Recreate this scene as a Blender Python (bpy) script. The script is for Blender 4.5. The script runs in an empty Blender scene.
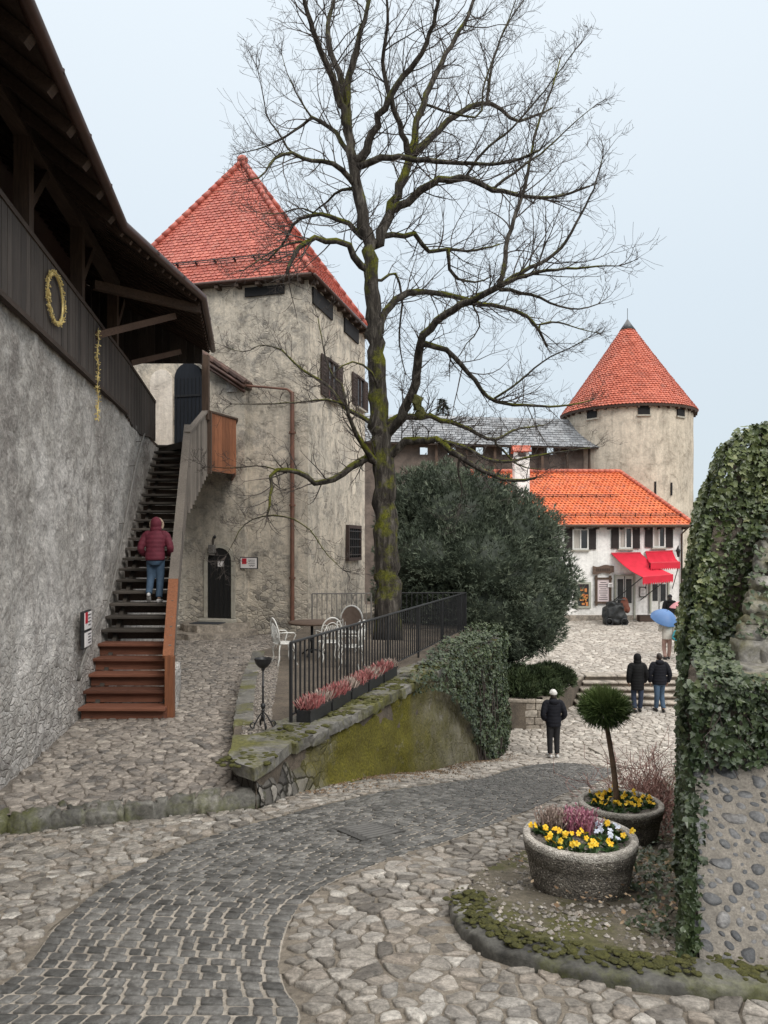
import bpy, bmesh, math, random
import numpy as np
from mathutils import Vector, Matrix, noise as mnoise
random.seed(7)
R = math.radians
SC = bpy.context.scene
COL = SC.collection
V3 = Vector
F, CX, HY = 760.0, 384.0, 545.0

def P(px, py, Y):
    """a point of the place at distance Y on the sight line through a photo position"""
    return V3(((px - CX) / F * Y, Y, (HY - py) / F * Y))

def U(a, b): return random.uniform(a, b)

# ------------------------------------------------------------------ object helpers
def wm(o):
    m = o.matrix_basis.copy()
    return wm(o.parent) @ m if o.parent else m

def tag(o, label=None, cat=None, group=None, kind=None):
    if label: o['label'] = label
    if cat: o['category'] = cat
    if group: o['group'] = group
    if kind: o['kind'] = kind
    return o

def thing(name, label, cat, loc=(0, 0, 0), rz=0.0, group=None):
    o = bpy.data.objects.new(name, None)
    o.empty_display_size = .2
    COL.objects.link(o)
    o.location = loc
    o.rotation_euler = (0, 0, rz)
    return tag(o, label, cat, group)

def dup(o, parent=None):
    c = o.copy()
    COL.objects.link(c)
    c.parent = parent
    for ch in list(o.children):
        dup(ch, c)
    return c

class MB:
    """collects shapes, links them as one mesh object"""
    def __init__(s):
        s.v, s.f, s.m, s.r, s.rnd = [], [], [], [], 0.5
        s.mi = 0
    def add(s, vs, fs, rnd=None):
        b = len(s.v)
        s.v.extend([tuple(p) for p in vs])
        s.f.extend([tuple(i + b for i in f) for f in fs])
        s.m.extend([s.mi] * len(fs))
        s.r.extend([s.rnd if rnd is None else rnd] * len(vs))
        return s
    def box(s, c, size, rot=None, rnd=None, bev=0.0):
        x, y, z = [k / 2 for k in size]
        c = V3(c)
        M = rot if rot is not None else Matrix.Identity(3)
        if isinstance(rot, (int, float)): M = Matrix.Rotation(rot, 3, 'Z')
        if bev <= 0:
            vs = [V3((i * x, j * y, k * z)) for i in (-1, 1) for j in (-1, 1) for k in (-1, 1)]
            fs = [(0, 1, 3, 2), (4, 6, 7, 5), (0, 4, 5, 1), (2, 3, 7, 6), (0, 2, 6, 4), (1, 5, 7, 3)]
        else:
            b = min(bev, x * .9, y * .9, z * .9)
            bm = bmesh.new()
            bmesh.ops.create_cube(bm, size=1)
            for q in bm.verts: q.co = V3((q.co.x * 2 * x, q.co.y * 2 * y, q.co.z * 2 * z))
            bmesh.ops.bevel(bm, geom=list(bm.edges), offset=b, segments=1, affect='EDGES', profile=.5)
            bm.verts.index_update()
            vs = [q.co.copy() for q in bm.verts]
            fs = [[q.index for q in f.verts] for f in bm.faces]
            bm.free()
        return s.add([M @ p + c for p in vs], fs, rnd)
    def beam(s, a, b, w, h, rnd=None, up=(0, 0, 1)):
        a, b = V3(a), V3(b)
        d = (b - a)
        L = d.length
        d.normalize()
        sd = d.cross(V3(up))
        if sd.length < 1e-4: sd = V3((1, 0, 0))
        sd.normalize()
        u = sd.cross(d)
        M = Matrix((sd, d, u)).transposed()
        return s.box((a + b) / 2, (w, L, h), M, rnd)
    def tube(s, pts, rad, n=8, cap=True, rnd=None):
        pts = [V3(p) for p in pts]
        if not hasattr(rad, '__len__'): rad = [rad] * len(pts)
        vs, fs = [], []
        t0 = (pts[1] - pts[0]).normalized()
        ref = V3((0, 0, 1)) if abs(t0.z) < .9 else V3((1, 0, 0))
        sd = t0.cross(ref).normalized()
        for i, p in enumerate(pts):
            t = (pts[min(i + 1, len(pts) - 1)] - pts[max(i - 1, 0)])
            if t.length < 1e-9: t = t0.copy()
            t.normalize()
            sd = (sd - t * sd.dot(t))
            if sd.length < 1e-6: sd = t.orthogonal()
            sd.normalize()
            u = t.cross(sd)
            for k in range(n):
                a = 2 * math.pi * k / n
                vs.append(p + (sd * math.cos(a) + u * math.sin(a)) * rad[i])
        for i in range(len(pts) - 1):
            for k in range(n):
                k2 = (k + 1) % n
                fs.append((i * n + k, i * n + k2, (i + 1) * n + k2, (i + 1) * n + k))
        if cap:
            fs.append(tuple(range(n - 1, -1, -1)))
            fs.append(tuple((len(pts) - 1) * n + k for k in range(n)))
        return s.add(vs, fs, rnd)
    def loft(s, rings, n=14, cap=True, rnd=None):
        """rings: (center, rx, ry) horizontal ellipses"""
        vs, fs = [], []
        for c, rx, ry in rings:
            for k in range(n):
                a = 2 * math.pi * k / n
                vs.append((c[0] + rx * math.cos(a), c[1] + ry * math.sin(a), c[2]))
        for i in range(len(rings) - 1):
            for k in range(n):
                k2 = (k + 1) % n
                fs.append((i * n + k, i * n + k2, (i + 1) * n + k2, (i + 1) * n + k))
        if cap:
            fs.append(tuple(range(n - 1, -1, -1)))
            fs.append(tuple((len(rings) - 1) * n + k for k in range(n)))
        return s.add(vs, fs, rnd)
    def lathe(s, prof, c=(0, 0, 0), n=32, rnd=None, wob=0):
        vs, fs = [], []
        for r, z in prof:
            for k in range(n):
                a = 2 * math.pi * k / n
                rr = r * (1 + (U(-wob, wob) if wob else 0))
                vs.append((c[0] + rr * math.cos(a), c[1] + rr * math.sin(a), c[2] + z))
        for i in range(len(prof) - 1):
            for k in range(n):
                k2 = (k + 1) % n
                fs.append((i * n + k, i * n + k2, (i + 1) * n + k2, (i + 1) * n + k))
        if prof[0][0] > 1e-5: fs.append(tuple(range(n - 1, -1, -1)))
        if prof[-1][0] > 1e-5: fs.append(tuple((len(prof) - 1) * n + k for k in range(n)))
        return s.add(vs, fs, rnd)
    def ball(s, c, r, n=12, rnd=None):
        rx, ry, rz = r if hasattr(r, '__len__') else (r, r, r)
        rings = []
        m = max(5, n // 2 + 1)
        for i in range(m):
            a = -math.pi / 2 + math.pi * (i + .02) / (m - 1 + .04)
            rings.append(((c[0], c[1], c[2] + rz * math.sin(a)), max(rx * math.cos(a), 1e-4), max(ry * math.cos(a), 1e-4)))
        return s.loft(rings, n, True, rnd)
    def prism(s, poly, d, rnd=None):
        """closed polygon of 3-D points pushed along d"""
        poly = [V3(p) for p in poly]
        d = V3(d)
        n = len(poly)
        vs = poly + [p + d for p in poly]
        fs = [tuple(range(n)), tuple(range(2 * n - 1, n - 1, -1))]
        for i in range(n):
            j = (i + 1) % n
            fs.append((i, i + n, j + n, j))
        return s.add(vs, fs, rnd)
    def rock(s, c, size, M=None, amp=.02, fr=5.0, rnd=None, rnd_k=.22, cuts=4):
        """a rough block: subdivided, edges worn, faces uneven"""
        vs, fs = unit_rock(cuts)
        c = V3(c); M = M if M is not None else Matrix.Identity(3)
        o = V3((U(-50, 50), U(-50, 50), U(-50, 50)))
        out = []
        for p in vs:
            q = p.lerp(p.normalized() * 1.18, rnd_k)
            q = V3((q.x * size[0] / 2, q.y * size[1] / 2, q.z * size[2] / 2))
            d = V3((mnoise.noise(q * fr + o), mnoise.noise(q * fr + o * 1.3), mnoise.noise(q * fr - o))) * amp
            d += V3((mnoise.noise(q * fr * 3 + o), mnoise.noise(q * fr * 3 + o * 1.3), mnoise.noise(q * fr * 3 - o))) * amp * .45
            out.append(M @ (q + d) + c)
        return s.add(out, fs, rnd)
    def build(s, name, mat, parent=None, smooth=False, world=True, auto=None):
        me = bpy.data.meshes.new(name)
        v = s.v
        if parent is not None and world:
            Mi = wm(parent).inverted()
            v = [tuple(Mi @ V3(p)) for p in v]
        me.from_pydata(v, [], s.f)
        for m in (mat if isinstance(mat, (list, tuple)) else [mat]):
            me.materials.append(m)
        if any(s.m): me.polygons.foreach_set('material_index', s.m)
        if smooth: me.polygons.foreach_set('use_smooth', [True] * len(s.f))
        at = me.attributes.new('rnd', 'FLOAT', 'POINT')
        at.data.foreach_set('value', s.r)
        bm = bmesh.new()
        bm.from_mesh(me)
        bmesh.ops.recalc_face_normals(bm, faces=bm.faces)
        bm.to_mesh(me)
        bm.free()
        if smooth and auto:
            me.set_sharp_from_angle(angle=R(auto))
        o = bpy.data.objects.new(name, me)
        COL.objects.link(o)
        if parent is not None: o.parent = parent
        return o

_UR = {}
def unit_rock(cuts):
    if cuts not in _UR:
        bm = bmesh.new(); bmesh.ops.create_cube(bm, size=2)
        bmesh.ops.subdivide_edges(bm, edges=list(bm.edges), cuts=cuts, use_grid_fill=True)
        bm.verts.index_update()
        _UR[cuts] = ([v.co.copy() for v in bm.verts], [tuple(v.index for v in f.verts) for f in bm.faces])
        bm.free()
    return _UR[cuts]

def raw_mesh(name, v, f, mat, rnd=None, smooth=False, parent=None):
    """no normal recalculation: fast path for leaves, stones"""
    me = bpy.data.meshes.new(name)
    if parent is not None:
        Mi = wm(parent).inverted()
        v = [tuple(Mi @ V3(p)) for p in v]
    me.from_pydata(v, [], f)
    for m in (mat if isinstance(mat, (list, tuple)) else [mat]): me.materials.append(m)
    at = me.attributes.new('rnd', 'FLOAT', 'POINT')
    if rnd is not None: at.data.foreach_set('value', rnd)
    if smooth: me.polygons.foreach_set('use_smooth', [True] * len(f))
    o = bpy.data.objects.new(name, me)
    COL.objects.link(o)
    if parent is not None: o.parent = parent
    return o

def remeshed(mb, voxel, smooth_it=4):
    """union of overlapping shapes as one continuous skin; returns an MB"""
    me = bpy.data.meshes.new('tmp')
    me.from_pydata(mb.v, [], mb.f)
    bm = bmesh.new(); bm.from_mesh(me)
    bmesh.ops.recalc_face_normals(bm, faces=bm.faces)
    bm.to_mesh(me); bm.free()
    o = bpy.data.objects.new('tmp', me)
    COL.objects.link(o)
    m = o.modifiers.new('r', 'REMESH'); m.mode = 'VOXEL'; m.voxel_size = voxel
    m2 = o.modifiers.new('s', 'SMOOTH'); m2.factor = .5; m2.iterations = smooth_it
    dg = bpy.context.evaluated_depsgraph_get()
    ev = o.evaluated_get(dg)
    me2 = ev.to_mesh()
    out = MB()
    out.add([v.co.copy() for v in me2.vertices], [tuple(p.vertices) for p in me2.polygons])
    ev.to_mesh_clear()
    bpy.data.objects.remove(o)
    bpy.data.meshes.remove(me)
    return out

# ------------------------------------------------------------------ materials
class N:
    def __init__(s, name):
        s.mat = bpy.data.materials.new(name)
        s.mat.use_nodes = True
        s.t = s.mat.node_tree
        s.n, s.l = s.t.nodes, s.t.links
        s.b = s.n['Principled BSDF']
        s.pos = s.n.new('ShaderNodeNewGeometry').outputs['Position']
        s.tc = s.n.new('ShaderNodeTexCoord').outputs['Object']
    def link(s, a, b):
        if isinstance(a, (int, float)): b.default_value = a
        elif isinstance(a, tuple): b.default_value = a if len(a) == 4 or b.type == 'VECTOR' else (*a, 1)
        else: s.l.new(a, b)
    def map(s, vec, sc=(1, 1, 1), rot=(0, 0, 0), loc=(0, 0, 0)):
        m = s.n.new('ShaderNodeMapping')
        s.l.new(vec, m.inputs[0])
        m.inputs['Scale'].default_value = sc
        m.inputs['Rotation'].default_value = rot
        m.inputs['Location'].default_value = loc
        return m.outputs[0]
    def noise(s, sc, det=6, rough=.6, vec=None, dist=0, out='Fac'):
        t = s.n.new('ShaderNodeTexNoise')
        s.l.new(vec or s.tc, t.inputs['Vector'])
        t.inputs['Scale'].default_value = sc
        t.inputs['Detail'].default_value = det
        t.inputs['Roughness'].default_value = rough
        t.inputs['Distortion'].default_value = dist
        return t.outputs[out]
    def vor(s, sc, feat='F1', vec=None, out='Distance', rnd=1):
        t = s.n.new('ShaderNodeTexVoronoi')
        t.feature = feat
        s.l.new(vec or s.tc, t.inputs['Vector'])
        t.inputs['Scale'].default_value = sc
        t.inputs['Randomness'].default_value = rnd
        return t.outputs[out]
    def ramp(s, f, stops, interp='LINEAR'):
        r = s.n.new('ShaderNodeValToRGB')
        r.color_ramp.interpolation = interp
        e = r.color_ramp.elements
        while len(e) < len(stops): e.new(.5)
        for i, (p, c) in enumerate(stops):
            e[i].position = p
            if isinstance(c, (int, float)): c = (c, c, c)
            e[i].color = (*c, 1)
        s.l.new(f, r.inputs[0])
        return r.outputs[0]
    def mix(s, f, a, b, mode='MIX'):
        m = s.n.new('ShaderNodeMix')
        m.data_type = 'RGBA'; m.blend_type = mode
        s.link(f, m.inputs[0]); s.link(a, m.inputs[6]); s.link(b, m.inputs[7])
        return m.outputs[2]
    def math(s, op, a, b=0.0, clamp=False):
        m = s.n.new('ShaderNodeMath'); m.operation = op; m.use_clamp = clamp
        s.link(a, m.inputs[0]); s.link(b, m.inputs[1])
        return m.outputs[0]
    def sep(s, vec):
        m = s.n.new('ShaderNodeSeparateXYZ'); s.l.new(vec, m.inputs[0])
        return m.outputs
    def attr(s, name='rnd'):
        a = s.n.new('ShaderNodeAttribute'); a.attribute_name = name
        return a.outputs['Fac']
    def bump(s, h, st=.5, d=.02, nrm=None):
        b = s.n.new('ShaderNodeBump')
        b.inputs['Strength'].default_value = st
        b.inputs['Distance'].default_value = d
        s.link(h, b.inputs['Height'])
        if nrm is not None: s.l.new(nrm, b.inputs['Normal'])
        return b.outputs[0]
    def upn(s):
        g = s.n.new('ShaderNodeNewGeometry')
        return s.sep(g.outputs['Normal'])[2]
    def out(s, col, rough=.8, nrm=None, spec=.4, metal=0.0):
        s.link(col, s.b.inputs['Base Color'])
        s.link(rough, s.b.inputs['Roughness'])
        s.b.inputs['Specular IOR Level'].default_value = spec
        s.b.inputs['Metallic'].default_value = metal
        if nrm is not None: s.l.new(nrm, s.b.inputs['Normal'])
        return s.mat

def simple(name, c1, c2=None, sc=8, rough=.7, bump=.2, d=.005, stretch=None, rnd=0.0, metal=0, spec=.4, bsc=None):
    m = N(name)
    c2 = c2 or tuple(k * .7 for k in c1)
    vec = m.map(m.tc, stretch) if stretch else m.tc
    f = m.noise(sc, 6, .6, vec)
    col = m.ramp(f, [(.3, c2), (.7, c1)])
    if rnd:
        a = m.attr()
        col = m.mix(1, col, m.ramp(a, [(0, 1 - rnd), (1, 1 + rnd * .5)]), 'MULTIPLY')
    nb = m.bump(m.noise(bsc or sc * 4, 6, .65, vec), bump, d) if bump else None
    return m.out(col, rough, nb, spec, metal)

def wood(name, c1, c2, axis, board=0.0, rough=.75, rnd=.35):
    """axis: 0/1/2 the grain direction in object space"""
    m = N(name)
    st = [9, 9, 9]; st[axis] = .55
    vec = m.map(m.tc, tuple(st))
    f = m.noise(4, 8, .7, vec, .6)
    col = m.ramp(f, [(.3, c2), (.68, c1)])
    big = m.noise(1.2, 4, .6)
    col = m.mix(.45, col, m.ramp(big, [(.3, .55), (.7, 1.25)]), 'MULTIPLY')
    if rnd:
        col = m.mix(1, col, m.ramp(m.attr(), [(0, 1 - rnd), (1, 1 + rnd)]), 'MULTIPLY')
    return m.out(col, rough, m.bump(f, .5, .006), .3)

def foliage(name, cols, rough=.5, spec=.35, trans=.15):
    m = N(name)
    a = m.attr()
    col = m.ramp(a, [(i / (len(cols) - 1), c) for i, c in enumerate(cols)])
    col = m.mix(.5, col, m.ramp(m.noise(3, 3), [(.3, .6), (.7, 1.3)]), 'MULTIPLY')
    m.out(col, rough, None, spec)
    return m.mat

# -- plaster of the towers: lime coat, weathered, with patches of bare rubble
def plaster(name, light, mid, dark, patch=.5, scale=1.0, zfade=None, rub=0.5, blotch=0.0):
    m = N(name)
    big = m.noise(.55 * scale, 7, .62, m.map(m.tc, (1, 1, .55)), .3)
    med = m.noise(2.2 * scale, 8, .68, None, .4)
    fine = m.noise(14 * scale, 8, .7)
    streak = m.noise(1.6, 6, .7, m.map(m.tc, (2.6, 2.6, .22)), .2)
    col = m.ramp(big, [(.32, dark), (.47, mid), (.62, light)])
    col = m.mix(.5, col, m.ramp(med, [(.36, tuple(k * .5 for k in mid)), (.5, light), (.7, tuple(min(1, k * 1.15) for k in light))]))
    blot = m.ramp(m.noise(1.5 * scale, 10, .78, None, .7), [(.50, 0), (.58, 1)])
    col = m.mix(m.math('MULTIPLY', blot, blotch), col, m.ramp(fine, [(.35, tuple(k * .6 for k in dark)), (.65, tuple(k * 1.25 for k in dark))]))
    pale = m.ramp(m.noise(2.1 * scale, 10, .78, m.map(m.tc, (1, 1, 1), (0, 0, 0), (9, 4, 2)), .7), [(.56, 0), (.62, 1)])
    col = m.mix(m.math('MULTIPLY', pale, blotch), col, tuple(min(.85, k * 1.2) for k in light))
    st = m.ramp(streak, [(.47, 0), (.66, 1)])
    col = m.mix(m.math('MULTIPLY', st, .33), col, tuple(k * .62 for k in dark))
    col = m.mix(.35, col, m.ramp(fine, [(.3, .5), (.7, 1.35)]), 'MULTIPLY')
    # bare rubble where the coat has fallen
    wv = m.mix(.12, m.map(m.tc, (1, 1, 1.5)), m.noise(3, 3, .6, None, 0, 'Color'))
    edge = m.vor(5.6 * scale, 'DISTANCE_TO_EDGE', wv)
    cell = m.vor(5.6 * scale, 'F1', wv, 'Color')
    stone = m.ramp(m.sep(cell)[0], [(0, tuple(k * .55 for k in dark)), (.5, mid), (1, light)])
    stone = m.mix(m.math('MULTIPLY', m.ramp(edge, [(.02, 1), (.09, 0)]), .5), stone, tuple(k * .7 for k in dark))
    mask = m.ramp(m.noise(.8 * scale, 8, .7, None, .5), [(patch, 0), (patch + .12, 1)])
    if zfade:
        z = m.sep(m.pos)[2]
        zz = m.math('ADD', m.math('MULTIPLY', m.math('SUBTRACT', z, zfade[0]), 1.0 / (zfade[1] - zfade[0])), m.math('MULTIPLY', m.math('SUBTRACT', med, .5), 1.6))
        mask = m.math('MAXIMUM', mask, m.ramp(zz, [(0.1, 1), (.6, 0)]))
    mask = m.math('MULTIPLY', mask, rub)
    col = m.mix(mask, col, stone)
    h = m.math('ADD', m.math('MULTIPLY', m.noise(5 * scale, 8, .7), .7), m.math('MULTIPLY', fine, .35))
    h = m.math('ADD', h, m.math('MULTIPLY', m.math('MULTIPLY', m.ramp(edge, [(0, 0), (.12, 1)]), mask), .8))
    h = m.math('SUBTRACT', h, m.math('MULTIPLY', m.ramp(med, [(.3, 1), (.42, 0)]), .5))
    return m.out(col, .92, m.bump(h, .9, .05), .2)

def rough_wall(name):
    """thrown lime coat, pitted and lumpy, rubble showing low down"""
    m = N(name)
    z = m.sep(m.pos)[2]
    big = m.noise(.7, 7, .65, m.map(m.tc, (1, 1, .6)), .3)
    n = m.noise(5, 9, .75, None, .3)
    fine = m.noise(26, 6, .75)
    pit = m.vor(13, 'SMOOTH_F1', m.mix(.10, m.tc, m.noise(5, 3, .6, None, 0, 'Color')))
    wv = m.mix(.10, m.map(m.tc, (1, 1, 1.5)), m.noise(3.5, 3, .6, None, 0, 'Color'))
    edge = m.vor(8.5, 'DISTANCE_TO_EDGE', wv); cell = m.vor(8.5, 'F1', wv, 'Color')
    col = m.ramp(big, [(.34, (.30, .272, .25)), (.48, (.46, .43, .395)), (.62, (.60, .565, .53))])
    col = m.mix(.75, col, m.ramp(n, [(.32, .45), (.5, .95), (.68, 1.35)]), 'MULTIPLY')
    col = m.mix(.7, col, m.ramp(fine, [(.33, .4), (.52, 1.0), (.7, 1.4)]), 'MULTIPLY')
    zz = m.math('ADD', m.math('MULTIPLY', m.math('ADD', z, 2.75), .36), m.math('MULTIPLY', m.math('SUBTRACT', n, .5), 1.5))
    low = m.ramp(zz, [(.15, 1), (.75, 0)])
    stone = m.ramp(m.sep(cell)[0], [(0, (.34, .315, .285)), (.5, (.52, .49, .46)), (1, (.68, .65, .62))])
    stone = m.mix(m.math('MULTIPLY', m.ramp(edge, [(.01, 1), (.10, 0)]), .3), stone, (.24, .215, .19))
    stone = m.mix(.7, stone, m.ramp(n, [(.32, .55), (.68, 1.3)]), 'MULTIPLY')
    col = m.mix(m.math('MULTIPLY', low, .6), col, stone)
    bl = m.ramp(m.noise(2.6, 9, .78, None, .6), [(.52, 0), (.60, 1)])
    col = m.mix(m.math('MULTIPLY', bl, .5), col, (.20, .18, .165))
    wl = m.ramp(m.noise(3.3, 9, .78, m.map(m.tc, (1, 1, 1), (0, 0, 0), (7, 3, 1)), .6), [(.54, 0), (.62, 1)])
    col = m.mix(m.math('MULTIPLY', wl, .55), col, (.66, .63, .59))
    h = m.math('ADD', n, m.math('MULTIPLY', fine, .45))
    h = m.math('ADD', h, m.math('MULTIPLY', pit, .55))
    h = m.math('ADD', h, m.math('MULTIPLY', m.math('MULTIPLY', m.ramp(edge, [(0, 0), (.14, 1)]), low), .4))
    return m.out(col, .95, m.bump(h, 1.0, .06), .2)

def stone_rnd(name, cols, rough=.8, sc=6, moss=0.0, mcol=(.07, .075, .02), bump=.8):
    """stones with their own tone each (rnd), lichen specks and moss patches"""
    m = N(name)
    col = m.ramp(m.attr(), [(i / (len(cols) - 1), c) for i, c in enumerate(cols)])
    n1 = m.noise(sc, 8, .7, None, .4)
    n2 = m.noise(sc * 5, 6, .7)
    col = m.mix(.9, col, m.ramp(n1, [(.34, .42), (.5, .95), (.66, 1.4)]), 'MULTIPLY')
    col = m.mix(.65, col, m.ramp(n2, [(.36, .5), (.64, 1.35)]), 'MULTIPLY')
    if moss:
        mm = m.ramp(m.noise(1.1, 7, .7, None, .3), [(1 - moss, 0), (1 - moss + .12, 1)])
        col = m.mix(m.math('MULTIPLY', mm, .85), col, m.ramp(n2, [(.3, tuple(k * .5 for k in mcol)), (.7, tuple(k * 1.5 for k in mcol))]))
    h = m.math('ADD', m.math('MULTIPLY', n1, .7), m.math('MULTIPLY', n2, .3))
    return m.out(col, m.ramp(n1, [(.3, rough - .2), (.7, rough)]), m.bump(h, bump, .02), .35)

def mossy_wall(name):
    m = N(name)
    v = m.mix(.15, m.map(m.tc, (1, 1, 1.3)), m.noise(3, 3, .6, None, 0, 'Color'))
    edge = m.vor(6.2, 'DISTANCE_TO_EDGE', v)
    cell = m.vor(6.2, 'F1', v, 'Color')
    st = m.ramp(m.sep(cell)[0], [(0, (.07, .065, .06)), (.5, (.16, .15, .135)), (1, (.3, .28, .25))])
    st = m.mix(m.ramp(edge, [(.02, 1), (.08, 0)]), st, (.03, .028, .022))
    n = m.noise(6, 8, .7)
    n2 = m.noise(28, 6, .7)
    st = m.mix(.6, st, m.ramp(n, [(.3, .5), (.7, 1.4)]), 'MULTIPLY')
    pl = m.mix(.6, m.ramp(n, [(.34, (.14, .125, .10)), (.66, (.40, .37, .33))]), m.ramp(m.noise(1.6, 8, .75), [(.4, (.12, .11, .08)), (.6, (.42, .39, .35))]))
    y = m.sep(m.pos)[1]
    wob = m.math('MULTIPLY', m.math('SUBTRACT', m.noise(1.1, 5, .6, None, .3), .5), 3.6)
    yy = m.math('ADD', y, wob)
    pk = m.ramp(m.math('MULTIPLY', yy, .05), [(.49, 0), (.515, 1)])
    pk = m.math('MULTIPLY', pk, m.ramp(m.noise(2.0, 7, .72, None, .5), [(.40, .25), (.56, 1)]))
    base = m.mix(pk, st, pl)
    mg = m.ramp(n2, [(.3, (.05, .05, .009)), (.55, (.15, .135, .02)), (.75, (.27, .24, .036))])
    mg = m.mix(m.ramp(m.noise(2.2, 6, .7), [(.35, 0), (.75, .7)]), mg, (.075, .062, .022))
    a = m.ramp(m.math('MULTIPLY', yy, .05), [(.45, 0.0), (.515, 1.0), (.65, 1.0), (.76, .5)])
    sp = m.ramp(m.noise(2.4, 7, .7, None, .4), [(.28, .2), (.42, 1)])
    mask = m.math('MULTIPLY', a, sp)
    mask = m.math('MAXIMUM', mask, m.math('MULTIPLY', m.ramp(m.noise(1.7, 6, .7), [(.58, 0), (.66, 1)]), .7))
    col = m.mix(mask, base, mg)
    h = m.math('ADD', m.math('MULTIPLY', m.ramp(edge, [(0, 0), (.15, 1)]), m.math('SUBTRACT', 1.0, m.math('MAXIMUM', mask, pk))), m.math('ADD', n, m.math('MULTIPLY', n2, .5)))
    return m.out(col, .95, m.bump(h, .9, .045), .2)

def mortar(name, c1, c2, moss=.3):
    m = N(name)
    n1 = m.noise(1.7, 8, .7, None, .4)
    n2 = m.noise(22, 8, .75)
    n3 = m.noise(90, 4, .6)
    col = m.ramp(n1, [(.3, c2), (.65, c1)])
    col = m.mix(.7, col, m.ramp(n2, [(.3, .45), (.7, 1.4)]), 'MULTIPLY')
    col = m.mix(.4, col, m.ramp(n3, [(.35, .5), (.65, 1.35)]), 'MULTIPLY')
    if moss:
        mk = m.ramp(m.noise(1.2, 7, .7), [(1 - moss, 0), (1 - moss + .1, 1)])
        col = m.mix(m.math('MULTIPLY', mk, .8), col, m.ramp(n2, [(.3, (.03, .032, .01)), (.7, (.12, .12, .03))]))
    return m.out(col, .9, m.bump(m.math('ADD', n2, m.math('MULTIPLY', n3, .4)), .8, .02), .3)

def tiles(name, cols, rough=.55):
    m = N(name)
    col = m.ramp(m.attr(), [(i / (len(cols) - 1), c) for i, c in enumerate(cols)])
    col = m.mix(.45, col, m.ramp(m.noise(.9, 6, .65), [(.3, .62), (.7, 1.2)]), 'MULTIPLY')
    col = m.mix(.3, col, m.ramp(m.noise(30, 5, .7), [(.3, .6), (.7, 1.3)]), 'MULTIPLY')
    soot = m.ramp(m.noise(2.3, 9, .78, None, .5), [(.54, 0), (.66, 1)])
    col = m.mix(m.math('MULTIPLY', soot, .38), col, (.10, .085, .075))
    return m.out(col, rough, m.bump(m.noise(40, 4), .2, .004), .5)

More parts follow.
